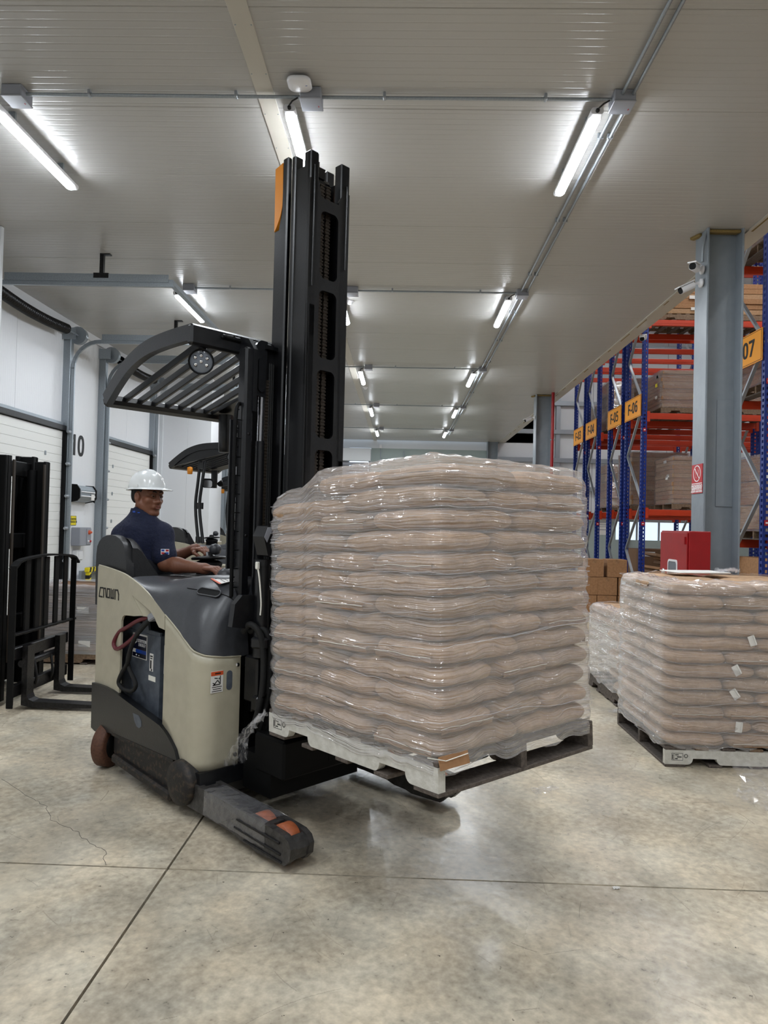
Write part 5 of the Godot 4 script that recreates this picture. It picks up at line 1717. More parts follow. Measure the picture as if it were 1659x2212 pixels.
	# legs with their load wheels
	for sd in [1.0, -1.0]:
		var lg := Node3D.new()
		lg.name = "support_leg"
		t.add_child(lg, true)
		var prof := P2([-0.83, 0.055, -0.83, 0.19, -0.40, 0.178, -0.10, 0.172, 0.0, 0.166, 0.04, 0.15, 0.058, 0.12, 0.052, 0.07, 0.015, 0.035, -0.20, 0.024, -0.25, 0.034, -0.34, 0.036, -0.40, 0.05, -0.58, 0.055])
		var z0: float = sd * 0.575
		var z1: float = sd * 0.612
		obj("outer_plate", B.new().prism(prof, z0, z1), M.worn_leg, lg)
		obj("inner_plate", B.new().prism(prof, sd * 0.475, sd * 0.505), M.worn_leg, lg)
		obj("top_plate", B.new().box(Vector3(-0.575, 0.168, sd * 0.54), Vector3(0.5, 0.02, 0.075), Basis.IDENTITY, 0.003), M.worn_leg, lg)
		obj("wheel_bridge", B.new().box(Vector3(-0.148, 0.163, sd * 0.54), Vector3(0.035, 0.016, 0.075), Basis.IDENTITY, 0.003), M.worn_leg, lg)
		obj("toe_cap", B.new().prism(P2([0.005, 0.155, 0.045, 0.14, 0.056, 0.11, 0.04, 0.06, 0.005, 0.05]), sd * 0.5, sd * 0.58), M.worn_leg, lg)
		obj("guard_strip", B.new().bar(Vector3(-0.36, 0.132, sd * 0.616), Vector3(-0.02, 0.126, sd * 0.616), 0.008, 0.014, Vector3.UP, 0.003).bar(Vector3(-0.38, 0.088, sd * 0.616), Vector3(-0.01, 0.078, sd * 0.616), 0.008, 0.012, Vector3.UP, 0.003).bar(Vector3(-0.30, 0.05, sd * 0.616), Vector3(0.0, 0.046, sd * 0.616), 0.008, 0.01, Vector3.UP, 0.003), M.steel_dark, lg)
		for x in [-0.235, -0.062]:
			obj("load_wheel", B.new().lathe(Vector3(x, 0.108, sd * 0.54 - 0.034), Basis(Vector3.RIGHT, Vector3.BACK, Vector3.DOWN), [Vector2(0.0, 0.0), Vector2(0.07, 0.0), Vector2(0.076, 0.006), Vector2(0.076, 0.062), Vector2(0.07, 0.068), Vector2(0.0, 0.068)], 28), M.poly, lg)
	# wheels under the body
	var wx := Vector3(0.86, 0, -0.51).normalized()
	var wb := Basis(Vector3.UP, wx, Vector3.UP.cross(wx))
	var cw2 := obj("drive_wheel", B.new().lathe(Vector3(-1.855, 0.138, 0.575) - wx * 0.045, wb, [Vector2(0.06, 0.01), Vector2(0.125, 0.0), Vector2(0.138, 0.012), Vector2(0.138, 0.078), Vector2(0.125, 0.09), Vector2(0.06, 0.08)], 32), M.tyre, t)
	obj("hub", B.new().lathe(Vector3(-1.855, 0.138, 0.575) - wx * 0.04, wb, [Vector2(0.0, 0.0), Vector2(0.085, 0.0), Vector2(0.085, 0.08), Vector2(0.0, 0.085)], 24), M.matt_black, cw2)
	obj("drive_wheel", B.new().lathe(Vector3(-1.855, 0.14, -0.52), Basis(Vector3.RIGHT, Vector3.BACK, Vector3.DOWN), [Vector2(0.0, 0.0), Vector2(0.14, 0.0), Vector2(0.14, 0.09), Vector2(0.0, 0.09)], 28), M.tyre, t)
	truck_seat(t)
	truck_guard(t)
	truck_mast(t)


func truck_seat(t: Node3D) -> void:
	var prof := PackedVector2Array([Vector2(-2.13, 1.0), Vector2(-1.695, 1.0), Vector2(-1.69, 1.22), Vector2(-1.70, 1.30)])
	for k in 11:
		var a := PI * k / 10.0
		prof.append(Vector2(-1.925 + cos(a) * 0.212, 1.335 + pow(sin(a), 0.8) * 0.135))
	prof.append(Vector2(-2.14, 1.25))
	var bk := B.new().prism(prof, 0.525, 0.575, Transform3D.IDENTITY, true)
	var seat := obj("backrest", bk, M.vinyl, t)
	var pad := B.new()
	var rows := []
	for j in 13:
		var f := j / 12.0
		var s := lerpf(-2.10, -1.70, f)
		var e := pow(absf(f * 2 - 1), 4.0)
		var ring := PackedVector3Array()
		for q in [[0.535, 1.455], [0.50, 1.452], [0.475, 1.43], [0.455 - 0.03 * e, 1.36], [0.43 - 0.06 * e, 1.28], [0.37 - 0.05 * e, 1.20], [0.31 - 0.02 * e, 1.15], [0.31, 1.10], [0.535, 1.10]]:
			var k := 1.0 - 0.12 * pow(absf(f * 2 - 1), 6.0)
			ring.append(Vector3(s, 1.10 + (q[1] - 1.10) * k - 0.02 * e, q[0]))
		rows.append(ring)
	pad.grid(rows, false)
	pad.face(Array(rows[0]), Vector3(-1.9, 1.2, 0.45))
	pad.face(Array(rows[12]), Vector3(-1.9, 1.2, 0.45))
	obj("back_cushion", pad, M.vinyl, seat)
	var cush := B.new()
	rows = []
	for j in 9:
		var f := j / 8.0
		var ring := PackedVector3Array()
		for p in rrect(0.62 * (0.9 + 0.1 * sin(PI * f)), 0.52 * (0.9 + 0.1 * sin(PI * f)), 0.12, 6):
			ring.append(Vector3(-1.68 + p.x, 1.105 + 0.1 * f, 0.215 + p.y))
		rows.append(ring)
	var lid := PackedVector3Array()
	for p in rrect(0.4, 0.32, 0.1, 6): lid.append(Vector3(-1.68 + p.x, 1.213, 0.215 + p.y))
	rows.append(lid)
	var mid := PackedVector3Array()
	for p in rrect(0.02, 0.02, 0.008, 6): mid.append(Vector3(-1.68 + p.x, 1.213, 0.215 + p.y))
	rows.append(mid)
	cush.grid(rows, true, true)
	obj("seat_cushion", cush, M.vinyl, t)
	obj("seat_base", B.new().box(Vector3(-1.62, 1.03, 0.2), Vector3(0.8, 0.16, 0.62), Basis.IDENTITY, 0.03).box(Vector3(-1.2, 1.1, 0.05), Vector3(0.62, 0.22, 0.5), Basis.IDENTITY, 0.05), M.hood, t)
	# controls
	var st := Node3D.new()
	st.name = "steering_column"
	t.add_child(st, true)
	obj("pedestal", B.new().lathe(Vector3(-1.72, 1.16, -0.03), Basis.IDENTITY, [Vector2(0.09, 0.0), Vector2(0.085, 0.10), Vector2(0.095, 0.13), Vector2(0.06, 0.145)], 20), M.matt_black, st)
	obj("steering_disc", B.new().lathe(Vector3(-1.72, 1.305, -0.03), Basis(Vector3.BACK, 0.08), [Vector2(0.0, 0.0), Vector2(0.115, 0.004), Vector2(0.122, 0.014), Vector2(0.112, 0.024), Vector2(0.04, 0.03), Vector2(0.03, 0.055), Vector2(0.0, 0.06)], 24), M.steel_dark, st)
	obj("spinner_knob", B.new().lathe(Vector3(-1.655, 1.345, -0.035), Basis.IDENTITY, [Vector2(0.0, 0.0), Vector2(0.024, 0.004), Vector2(0.037, 0.016), Vector2(0.042, 0.036), Vector2(0.038, 0.058), Vector2(0.024, 0.072), Vector2(0.0, 0.077)], 20), M.hood, st)
	obj("armrest_knob", B.new().lathe(Vector3(-1.285, 1.215, 0.115), Basis(Vector3.BACK, -0.2), [Vector2(0.045, -0.03), Vector2(0.055, 0.0), Vector2(0.057, 0.02), Vector2(0.048, 0.045), Vector2(0.028, 0.062), Vector2(0.0, 0.068)], 22), M.hood, t)


func truck_guard(t: Node3D) -> void:
	var g := Node3D.new()
	g.name = "overhead_guard"
	t.add_child(g, true)
	for z in [0.60, -0.42]:
		var pts := catmull([Vector3(-1.985, 2.35, z), Vector3(-1.83, 2.455, z), Vector3(-1.66, 2.545, z), Vector3(-1.45, 2.60, z), Vector3(-1.2, 2.615, z), Vector3(-0.92, 2.61, z)], 4)
		var b := B.new()
		var up := []
		for k in pts.size():
			var d: Vector3 = (pts[mini(k + 1, pts.size() - 1)] - pts[maxi(k - 1, 0)]).normalized()
			up.append(Vector3(-d.y, d.x, 0))
		var rows := []
		for k in pts.size():
			var h := 0.045
			var ring := PackedVector3Array()
			for q in [[-1, -1], [1, -1], [1, 1], [-1, 1]]:
				ring.append(pts[k] + up[k] * h * q[1] + Vector3(0, 0, 0.022 * q[0]))
			rows.append(ring)
		b.grid(rows, true, false, Vector2.ONE, false)
		b.face(Array(rows[0]), pts[1])
		b.face(Array(rows[-1]), pts[-2])
		obj("side_rail", b, M.black_paint, g)
	obj("rear_rail", B.new().box(Vector3(-1.985, 2.345, 0.09), Vector3(0.075, 0.075, 1.06), Basis(Vector3.BACK, 0.5), 0.02), M.black_paint, g)
	obj("front_rail", B.new().box(Vector3(-0.93, 2.60, 0.11), Vector3(0.05, 0.115, 1.03), Basis.IDENTITY, 0.012), M.black_paint, g)
	var gs := B.new()
	gs.prism(P2([-0.95, 2.655, -0.95, 2.54, -0.90, 2.50, -0.865, 2.40, -0.86, 2.2, -0.76, 2.2, -0.76, 2.55, -0.82, 2.62]), 0.285, 0.312)
	obj("gusset", gs, M.black_paint, g)
	for k in 9:
		var z := 0.49 - k * 0.1
		obj("guard_bar", B.new().bar(Vector3(-1.985, 2.36, z), Vector3(-0.93, 2.615, z), 0.02, 0.045, Vector3.UP, 0.004), M.black_paint, g)
	var ld := Vector3(0.82, -0.22, 0.55).normalized()
	var lx := Vector3.UP.cross(ld).normalized()
	var lb := Basis(lx, ld, lx.cross(ld))
	var lamp := obj("work_light", B.new().lathe(Vector3(-0.97, 2.47, 0.52) - ld * 0.06, lb, [Vector2(0.0, 0.0), Vector2(0.045, 0.004), Vector2(0.066, 0.03), Vector2(0.072, 0.085), Vector2(0.066, 0.085), Vector2(0.062, 0.07)], 24), M.matt_black, t)
	obj("lens", B.new().lathe(Vector3(-0.97, 2.47, 0.52) - ld * 0.06, lb, [Vector2(0.062, 0.07), Vector2(0.04, 0.076), Vector2(0.0, 0.078)], 24), M.lens, lamp)
	var led := B.new()
	for q in [[0, 0], [0.03, 0.018], [-0.03, 0.018], [0.0, -0.034], [0.032, -0.02], [-0.032, -0.022]]:
		led.lathe(Vector3(-0.97, 2.47, 0.52) + ld * 0.017 + lb.x * q[0] + lb.z * q[1], lb, [Vector2(0.011, 0.0), Vector2(0.008, 0.005), Vector2(0.0, 0.006)], 10)
	obj("reflector", led, M.chrome, lamp)
	obj("light_bracket", B.new().bar(Vector3(-0.97, 2.53, 0.52), Vector3(-0.94, 2.60, 0.52), 0.02, 0.05), M.matt_black, lamp)
	obj("wiring", B.new().tube(catmull([Vector3(-1.0, 2.54, 0.50), Vector3(-0.98, 2.6, 0.47), Vector3(-0.93, 2.63, 0.42), Vector3(-0.80, 2.60, 0.42)], 5), 0.008, 8), M.rubber, lamp)
	obj("conduit_bar", B.new().bar(Vector3(-0.905, 2.62, 0.44), Vector3(-0.905, 2.62, 0.1), 0.03, 0.03, Vector3.UP, 0.008), M.matt_black, t)
	obj("rear_camera", B.new().lathe(Vector3(-1.86, 2.075, -0.22), Basis.IDENTITY, [Vector2(0.0, 0.0), Vector2(0.044, 0.0), Vector2(0.048, 0.1), Vector2(0.05, 0.27)], 18), M.black_paint, t)
	obj("rear_spot", B.new().lathe(Vector3(-1.80, 2.16, -0.30), Basis(Vector3.BACK, 0.5) * Basis(Vector3.RIGHT, 2.3), [Vector2(0.0, -0.06), Vector2(0.02, -0.05), Vector2(0.045, 0.04), Vector2(0.0, 0.045)], 16), M.matt_black, t)
	obj("rear_plate", B.new().prism(P2([-1.98, 2.34, -1.5, 2.44, -1.5, 2.46, -1.98, 2.38]), -0.42, -0.16), M.black_paint, t)


func slot_fill(b: B, cx: float, cy: float, r: float, qx: float, qy: float, xf: Transform3D, th: float) -> void:
	# rounds one corner of a slot
	var p := PackedVector2Array([Vector2(cx, cy)])
	for k in 6:
		var a := PI / 2 * k / 5
		p.append(Vector2(cx + qx * r * (1 - sin(a)), cy + qy * r * (1 - cos(a))))
	b.prism(p, 0.0, th, xf)


func truck_mast(t: Node3D) -> void:
	var m := Node3D.new()
	m.name = "mast"
	t.add_child(m, true)
	# front plate with its slots: x of the drawing is -z of the truck
	var xf := Transform3D(Basis(Vector3(0, 0, -1), Vector3.UP, Vector3.RIGHT), Vector3(-0.515, 0, 0))
	var fp := B.new()
	fp.prism(P2([-0.152, 0.22, -0.068, 0.22, -0.068, 3.41, -0.088, 3.5, -0.152, 3.5]), 0, 0.015, xf)
	fp.prism(P2([0.062, 0.22, 0.144, 0.22, 0.144, 3.5, 0.098, 3.5, 0.062, 3.43]), 0, 0.015, xf)
	var y := 3.345
	while y > 0.4:
		var y1 := y + 0.068 if y < 3.3 else 3.415
		fp.prism(P2([-0.069, y, 0.063, y, 0.063, y1, -0.069, y1]), 0, 0.015, xf)
		for q in [[-0.068, 1.0], [0.062, -1.0]]:
			slot_fill(fp, q[0], y, 0.035, q[1], -1.0, xf, 0.015)
			if y < 3.3: slot_fill(fp, q[0], y + 0.068, 0.035, q[1], 1.0, xf, 0.015)
		y -= 0.451
	obj("front_plate", fp, M.mast, m)
	obj("weld_bead", B.new().tube([Vector3(-0.498, 2.9, 0.125), Vector3(-0.498, 3.58, 0.125)], 0.004, 6).tube([Vector3(-0.498, 3.05, -0.118), Vector3(-0.498, 3.54, -0.118)], 0.004, 6), M.mast, m)
	var ch := B.new()
	ch.box(Vector3(-0.53, 1.94, 0.123), Vector3(0.06, 3.44, 0.058), Basis.IDENTITY, 0.006)
	ch.box(Vector3(-0.53, 1.94, -0.11), Vector3(0.06, 3.45, 0.068), Basis.IDENTITY, 0.006)
	obj("inner_rail", ch, M.mast, m)
	ch = B.new()
	ch.box(Vector3(-0.60, 1.90, 0.132), Vector3(0.09, 3.38, 0.02), Basis.IDENTITY, 0.004)
	ch.box(Vector3(-0.60, 1.90, -0.132), Vector3(0.09, 3.38, 0.02), Basis.IDENTITY, 0.004)
	ch.box(Vector3(-0.555, 1.93, 0.10), Vector3(0.03, 3.42, 0.03), Basis.IDENTITY, 0.004)
	ch.box(Vector3(-0.66, 1.925, 0.118), Vector3(0.035, 3.50, 0.06), Basis.IDENTITY, 0.006)
	ch.box(Vector3(-0.66, 1.925, -0.118), Vector3(0.035, 3.50, 0.06), Basis.IDENTITY, 0.006)
	obj("middle_rail", ch, M.mast, m)
	ch = B.new()
	ch.box(Vector3(-0.725, 1.92, 0.14), Vector3(0.05, 3.53, 0.035), Basis.IDENTITY, 0.008)
	ch.box(Vector3(-0.725, 1.92, -0.14), Vector3(0.05, 3.53, 0.035), Basis.IDENTITY, 0.008)
	ch.box(Vector3(-0.795, 1.72, 0.125), Vector3(0.09, 3.14, 0.03), Basis.IDENTITY, 0.006)
	ch.box(Vector3(-0.795, 1.72, -0.125), Vector3(0.09, 3.14, 0.03), Basis.IDENTITY, 0.006)
	ch.box(Vector3(-0.70, 1.85, 0.0), Vector3(0.02, 3.3, 0.23))
	obj("outer_rail", ch, M.mast, m)
	# plates that stand proud at the top
	obj("top_plate", B.new().box(Vector3(-0.515, 3.575, 0.121), Vector3(0.03, 0.16, 0.062), Basis.IDENTITY, 0.006), M.mast, m)
	obj("top_plate", B.new().box(Vector3(-0.515, 3.585, -0.11), Vector3(0.03, 0.16, 0.066), Basis.IDENTITY, 0.006), M.mast, m)
	obj("chain_anchor", B.new().box(Vector3(-0.56, 3.60, 0.075), Vector3(0.05, 0.06, 0.03)), M.mast, m)
	obj("chain_anchor", B.new().box(Vector3(-0.58, 3.585, 0.03), Vector3(0.05, 0.06, 0.06)), M.mast, m)
	var cap := PackedVector2Array([Vector2(-0.84, 3.66), Vector2(-0.77, 3.675), Vector2(-0.762, 3.50)])
	for k in 7:
		var a := k / 6.0
		cap.append(Vector2(-0.764 - 0.072 * a * a, 3.45 - 0.165 * a))
	obj("yellow_cap", B.new().prism(cap, 0.10, 0.142), M.amber, m)
	obj("rail_cap", B.new().prism(P2([-0.80, 3.27, -0.75, 3.27, -0.75, 3.67, -0.762, 3.67, -0.762, 3.48, -0.775, 3.38]), 0.095, 0.139), M.mast, m)
	var cb := B.new()
	chain(cb, -0.548, 0.030, 0.5, 3.52)
	chain(cb, -0.548, -0.016, 0.5, 3.52)
	obj("lift_chain", cb, M.chain, m)
	obj("chain_sheave", B.new().lathe(Vector3(-0.60, 3.52, 0.055), Basis(Vector3.RIGHT, Vector3.BACK, Vector3.DOWN), [Vector2(0.0, -0.09), Vector2(0.05, -0.09), Vector2(0.05, 0.0), Vector2(0.0, 0.0)], 20), M.mast, m)
	var tw := Node3D.new()
	tw.name = "mast_tower"
	tw.position = Vector3(-0.17, 0.0, -0.113)
	t.add_child(tw, true)
	# post that carries the guard, with the wire ladder beside it
	obj("guard_post", B.new().box(Vector3(-0.64, 1.66, 0.44), Vector3(0.08, 1.80, 0.06), Basis.IDENTITY, 0.012), M.black_paint, tw)
	var ld := B.new()
	ld.tube(catmull([Vector3(-0.63, 1.16, 0.505), Vector3(-0.63, 1.4, 0.508), Vector3(-0.63, 2.0, 0.51), Vector3(-0.63, 2.18, 0.507), Vector3(-0.64, 2.23, 0.49), Vector3(-0.65, 2.24, 0.47)], 5), 0.011, 8)
	ld.tube([Vector3(-0.63, 1.16, 0.462), Vector3(-0.63, 2.24, 0.468)], 0.005, 8)
	for k in 20:
		var yy := 1.21 + k * 0.052
		ld.tube([Vector3(-0.63, yy, 0.508), Vector3(-0.63, yy + (0.006 if k % 2 else 0.0), 0.466 if k % 2 == 0 else 0.487)], 0.0035, 6)
	obj("wire_screen", ld, M.matt_black, tw)
	obj("screen_panel", B.new().box(Vector3(-0.69, 1.73, 0.487), Vector3(0.012, 0.84, 0.036)), M.black_paint, tw)
	for yy in [2.07, 1.50]:
		obj("bolt_head", B.new().lathe(Vector3(-0.602, yy, 0.44), Basis(Vector3.UP, Vector3.RIGHT, Vector3.BACK), [Vector2(0.009, 0.0), Vector2(0.008, 0.006), Vector2(0.0, 0.007)], 10), M.steel_dark, tw)
	# hose pulley, lift cylinder, chain and hoses between post and mast
	var pl := PackedVector2Array([Vector2(-0.388, 2.30), Vector2(-0.318, 2.29), Vector2(-0.312, 2.615)])
	for k in 6:
		var a := PI / 2 * k / 5.0
		pl.append(Vector2(-0.345 - 0.043 * sin(a), 2.575 + 0.043 * cos(a)))
	var pxf := Transform3D(Basis(Vector3(0, 0, -1), Vector3.UP, Vector3.RIGHT), Vector3(-0.62, 0, 0))
	obj("pulley_cover", B.new().prism(pl, -0.02, 0.0, pxf).prism(rrect(0.05, 0.2, 0.024, 5, Vector2(-0.352, 2.42)), 0.0, 0.01, pxf), M.black_paint, tw)
	obj("pulley_case", B.new().box(Vector3(-0.74, 2.46, 0.28), Vector3(0.2, 0.31, 0.15), Basis.IDENTITY, 0.01).prism(P2([-0.84, 2.615, -0.60, 2.59, -0.60, 2.57, -0.84, 2.59]), 0.15, 0.33), M.mast, tw)
	var hs := B.new()
	for k in 4:
		var z := 0.280 - k * 0.014
		hs.tube(catmull([Vector3(-0.64, 0.95, z), Vector3(-0.64, 1.6, z), Vector3(-0.64, 2.38, z), Vector3(-0.645, 2.50, z), Vector3(-0.69, 2.565, z), Vector3(-0.74, 2.58, z)], 5), 0.0062, 8)
	obj("mast_hoses", hs, M.rubber, tw)
	obj("lift_rod", B.new().tube([Vector3(-0.64, 2.03, 0.334), Vector3(-0.64, 2.30, 0.334)], 0.019, 16), M.chrome, tw)
	obj("lift_cylinder", B.new().tube([Vector3(-0.64, 0.5, 0.334), Vector3(-0.64, 2.04, 0.334)], 0.026, 16), M.black_paint, tw)
	cb = B.new()
	chain(cb, -0.645, 0.293, 1.55, 2.40)
	chain(cb, -0.70, 0.372, 1.9, 2.3)
	obj("side_chain", cb, M.chain, tw)
	obj("back_shield", B.new().box(Vector3(-0.79, 1.36, 0.24), Vector3(0.03, 1.9, 0.20)), M.matt_black, tw)
	# fork camera and the machinery below it
	var cm := obj("fork_camera", B.new().prism(P2([-0.385, 1.50, -0.36, 1.555, -0.30, 1.56, -0.27, 1.53, -0.27, 1.42, -0.30, 1.39, -0.355, 1.40]), 0.0, 0.10, Transform3D(Basis(Vector3(0, 0, -1), Vector3.UP, Vector3.RIGHT), Vector3(-0.62, 0, 0))), M.black_paint, t)
	obj("camera_face", B.new().prism(P2([-0.383, 1.498, -0.362, 1.55, -0.325, 1.554, -0.365, 1.47]), 0.1, 0.103, Transform3D(Basis(Vector3(0, 0, -1), Vector3.UP, Vector3.RIGHT), Vector3(-0.62, 0, 0))), M.plastic_grey, cm)
	obj("hydraulic_tank", B.new().tube([Vector3(-0.60, 0.85, 0.325), Vector3(-0.60, 1.36, 0.325)], 0.045, 18).tube([Vector3(-0.60, 1.34, 0.325), Vector3(-0.60, 1.375, 0.325)], 0.05, 18).tube([Vector3(-0.60, 0.7, 0.25), Vector3(-0.60, 1.38, 0.25)], 0.02, 12), M.black_paint, t)
	obj("sensor_lead", B.new().tube(catmull([Vector3(-0.57, 1.34, 0.385), Vector3(-0.56, 1.28, 0.378), Vector3(-0.555, 1.15, 0.366), Vector3(-0.56, 1.08, 0.365)], 5), 0.0045, 8).box(Vector3(-0.57, 1.345, 0.385), Vector3(0.02, 0.04, 0.02), Basis.IDENTITY, 0.004), M.thread, t)
	obj("pivot_plate", B.new().prism(P2([-0.50, 1.02, -0.37, 1.0, -0.36, 1.18, -0.44, 1.185, -0.485, 1.14]), 0.0, 0.04, Transform3D(Basis(Vector3(0, 0, -1), Vector3.UP, Vector3.RIGHT), Vector3(-0.66, 0, 0))), M.black_paint, t)
	var hl := B.new()
	for k in 5:
		var z := 0.40 - k * 0.045
		hl.tube(catmull([Vector3(-0.66, 0.98, z), Vector3(-0.60, 1.03 - 0.02 * k, z), Vector3(-0.55, 0.98, z - 0.03), Vector3(-0.54, 0.85, z - 0.05), Vector3(-0.55, 0.65, z - 0.05), Vector3(-0.60, 0.45, z - 0.03)], 5), 0.017, 10)
	obj("hydraulic_hoses", hl, M.rubber, t)
	obj("valve_block", B.new().box(Vector3(-0.66, 0.72, 0.27), Vector3(0.12, 0.25, 0.16), Basis.IDENTITY, 0.01).box(Vector3(-0.60, 0.60, 0.33), Vector3(0.06, 0.08, 0.07), Basis.IDENTITY, 0.01).box(Vector3(-0.58, 0.93, 0.33), Vector3(0.1, 0.06, 0.1), Basis(Vector3.UP, 0.4), 0.01), M.black_paint, t)
	obj("fitting", B.new().lathe(Vector3(-0.555, 0.655, 0.345), Basis(Vector3.UP, Vector3.RIGHT, Vector3.BACK), [Vector2(0.0, 0.0), Vector2(0.018, 0.0), Vector2(0.016, 0.02), Vector2(0.008, 0.022), Vector2(0.0, 0.03)], 12), M.steel_dark, t)
	# reach carriage and forks
	var cg := Node3D.new()
	cg.name = "fork_carriage"
	t.add_child(cg, true)
	obj("carriage_plate", B.new().box(Vector3(-0.40, 0.66, 0.0), Vector3(0.07, 0.50, 0.66), Basis.IDENTITY, 0.01).box(Vector3(-0.45, 0.36, 0.02), Vector3(0.26, 0.20, 0.70), Basis.IDENTITY, 0.012).box(Vector3(-0.56, 0.24, 0.05), Vector3(0.25, 0.2, 0.62)), M.matt_black, cg)
	obj("roller_mount", B.new().box(Vector3(-0.33, 0.33, 0.02), Vector3(0.03, 0.06, 0.10), Basis.IDENTITY, 0.006), M.matt_black, cg)
	obj("roller_mount", B.new().box(Vector3(-0.35, 0.31, 0.20), Vector3(0.03, 0.04, 0.06), Basis.IDENTITY, 0.006), M.matt_black, cg)
	for z in [0.20, -0.25]:
		var fk := B.new()
		fk.prism(P2([-0.40, 0.56, -0.36, 0.56, 0.5, 0.585, 0.78, 0.612, 0.79, 0.622, 0.3, 0.618, -0.36, 0.60, -0.36, 0.95, -0.40, 0.95]), z - 0.05, z + 0.05)
		obj("fork", fk, M.steel_dark, cg)
	# clear film stuck on the near leg
	var rows := []
	for j in 18:
		var ring := PackedVector3Array()
		for q in [[0.617, 0.06], [0.617, 0.10], [0.617, 0.15], [0.612, 0.182], [0.58, 0.186], [0.54, 0.184], [0.50, 0.186], [0.468, 0.17]]:
			var s := -0.66 + j * 0.031
			ring.append(Vector3(s, q[1] + 0.012 * noise.get_noise_2d(s * 20, q[0] * 30 + q[1] * 20) + 0.004, q[0] + 0.006 * noise.get_noise_2d(s * 18, q[1] * 40)))
		rows.append(ring)
	var fs := obj("film_scrap", B.new().grid(rows, false, true, Vector2.ONE * 0.2, false), M.film_loose)
	fs.position = TRUCK_AT
	fs.rotation_degrees.y = TRUCK_TURN
	tag(fs, "clear film clinging to the near support leg of the reach truck", "film")


# ---------------------------------------------------------------- people
func nets(prims: Array, k: float, cell: float, b: B) -> void:
	# blends capsules [0, a, b, ra, rb], ellipsoids [1, centre, radii, basis] and hollows [2, ...] and meshes the field as surface nets
	var lo := Vector3.ONE * 1e9
	var hi := -lo
	for p in prims:
		var r: float
		if p[0] == 0:
			r = maxf(p[3], p[4])
			lo = lo.min(p[1] - Vector3.ONE * r).min(p[2] - Vector3.ONE * r)
			hi = hi.max(p[1] + Vector3.ONE * r).max(p[2] + Vector3.ONE * r)
		elif p[0] == 1:
			r = maxf(p[2].x, maxf(p[2].y, p[2].z))
			lo = lo.min(p[1] - Vector3.ONE * r)
			hi = hi.max(p[1] + Vector3.ONE * r)
	lo -= Vector3.ONE * cell * 3
	hi += Vector3.ONE * cell * 3
	var nx := int((hi.x - lo.x) / cell) + 1
	var ny := int((hi.y - lo.y) / cell) + 1
	var nz := int((hi.z - lo.z) / cell) + 1
	var f := PackedFloat32Array()
	f.resize(nx * ny * nz)
	f.fill(1.0)
	for p in prims:
		var a: Vector3 = p[1]
		var r: float = maxf(p[3], p[4]) if p[0] == 0 else maxf(p[2].x, maxf(p[2].y, p[2].z))
		var reach := r + k + cell * 2.0
		var c: Vector3 = p[2] if p[0] == 0 else a
		var l := ((a.min(c) - Vector3.ONE * reach - lo) / cell).max(Vector3.ZERO)
		var h := ((a.max(c) + Vector3.ONE * reach - lo) / cell)
		var ba := c - a
		var bb := maxf(ba.dot(ba), 1e-9)
		var inv: Basis = Basis.IDENTITY
		var rad := Vector3.ONE
		if p[0] != 0:
			inv = (p[3] as Basis).transposed()
			rad = p[2]
		for iz in range(int(l.z), mini(int(h.z) + 1, nz)):
			for iy in range(int(l.y), mini(int(h.y) + 1, ny)):
				for ix in range(int(l.x), mini(int(h.x) + 1, nx)):
					var q := lo + Vector3(ix, iy, iz) * cell - a
					var d: float
					if p[0] == 0:
						var t := clampf(q.dot(ba) / bb, 0.0, 1.0)
						d = (q - ba * t).length() - lerpf(p[3], p[4], t)
					else:
						var e := inv * q
						var k0 := (e / rad).length()
						var k1 := (e / (rad * rad)).length()
						d = k0 * (k0 - 1.0) / maxf(k1, 1e-6)
					var at := (iz * ny + iy) * nx + ix
					var o := f[at]
					if p[0] == 2:
						d = -d
						var s := maxf(k * 0.5 - absf(o - d), 0.0)
						f[at] = maxf(o, d) + s * s * 0.25 / (k * 0.5)
					else:
						var s := maxf(k - absf(o - d), 0.0)
						f[at] = minf(o, d) - s * s * 0.25 / k
	var vid := {}
	var vs := PackedVector3Array()
	var offs := [0, 1, nx, nx + 1, nx * ny, nx * ny + 1, nx * ny + nx, nx * ny + nx + 1]
	for iz in nz - 1:
		for iy in ny - 1:
			for ix in nx - 1:
				var at := (iz * ny + iy) * nx + ix
				var neg := 0
				for q in 8:
					if f[at + offs[q]] < 0.0: neg += 1
				if neg == 0 or neg == 8: continue
				var sum := Vector3.ZERO
				var n := 0
				for e in [[0, 1], [2, 3], [4, 5], [6, 7], [0, 2], [1, 3], [4, 6], [5, 7], [0, 4], [1, 5], [2, 6], [3, 7]]:
					var fa := f[at + offs[e[0]]]
					var fb := f[at + offs[e[1]]]
					if (fa < 0.0) != (fb < 0.0):
						var t := fa / (fa - fb)
						var pa := Vector3(e[0] & 1, (e[0] >> 1) & 1, e[0] >> 2)
						var pb := Vector3(e[1] & 1, (e[1] >> 1) & 1, e[1] >> 2)
						sum += pa.lerp(pb, t)
						n += 1
				vid[at] = vs.size()
				vs.append(lo + (Vector3(ix, iy, iz) + sum / n) * cell)
	b.soft()
	for at in vid:
		var inside := f[at] < 0.0
		for ax in 3:
			var st: int = [1, nx, nx * ny][ax]
			var u: int = [nx, nx * ny, 1][ax]
			var w: int = [nx * ny, 1, nx][ax]
			if (f[at + st] < 0.0) == inside: continue
			if not (vid.has(at - u) and vid.has(at - w) and vid.has(at - u - w)): continue
			var p0 := vs[vid[at]]
			var p1 := vs[vid[at - u]]
			var p2 := vs[vid[at - u - w]]
			var p3 := vs[vid[at - w]]
			if inside:
				b.tri(p0, p1, p2)
				b.tri(p0, p2, p3)
			else:
				b.tri(p0, p2, p1)
				b.tri(p0, p3, p2)
	b.soft(false)


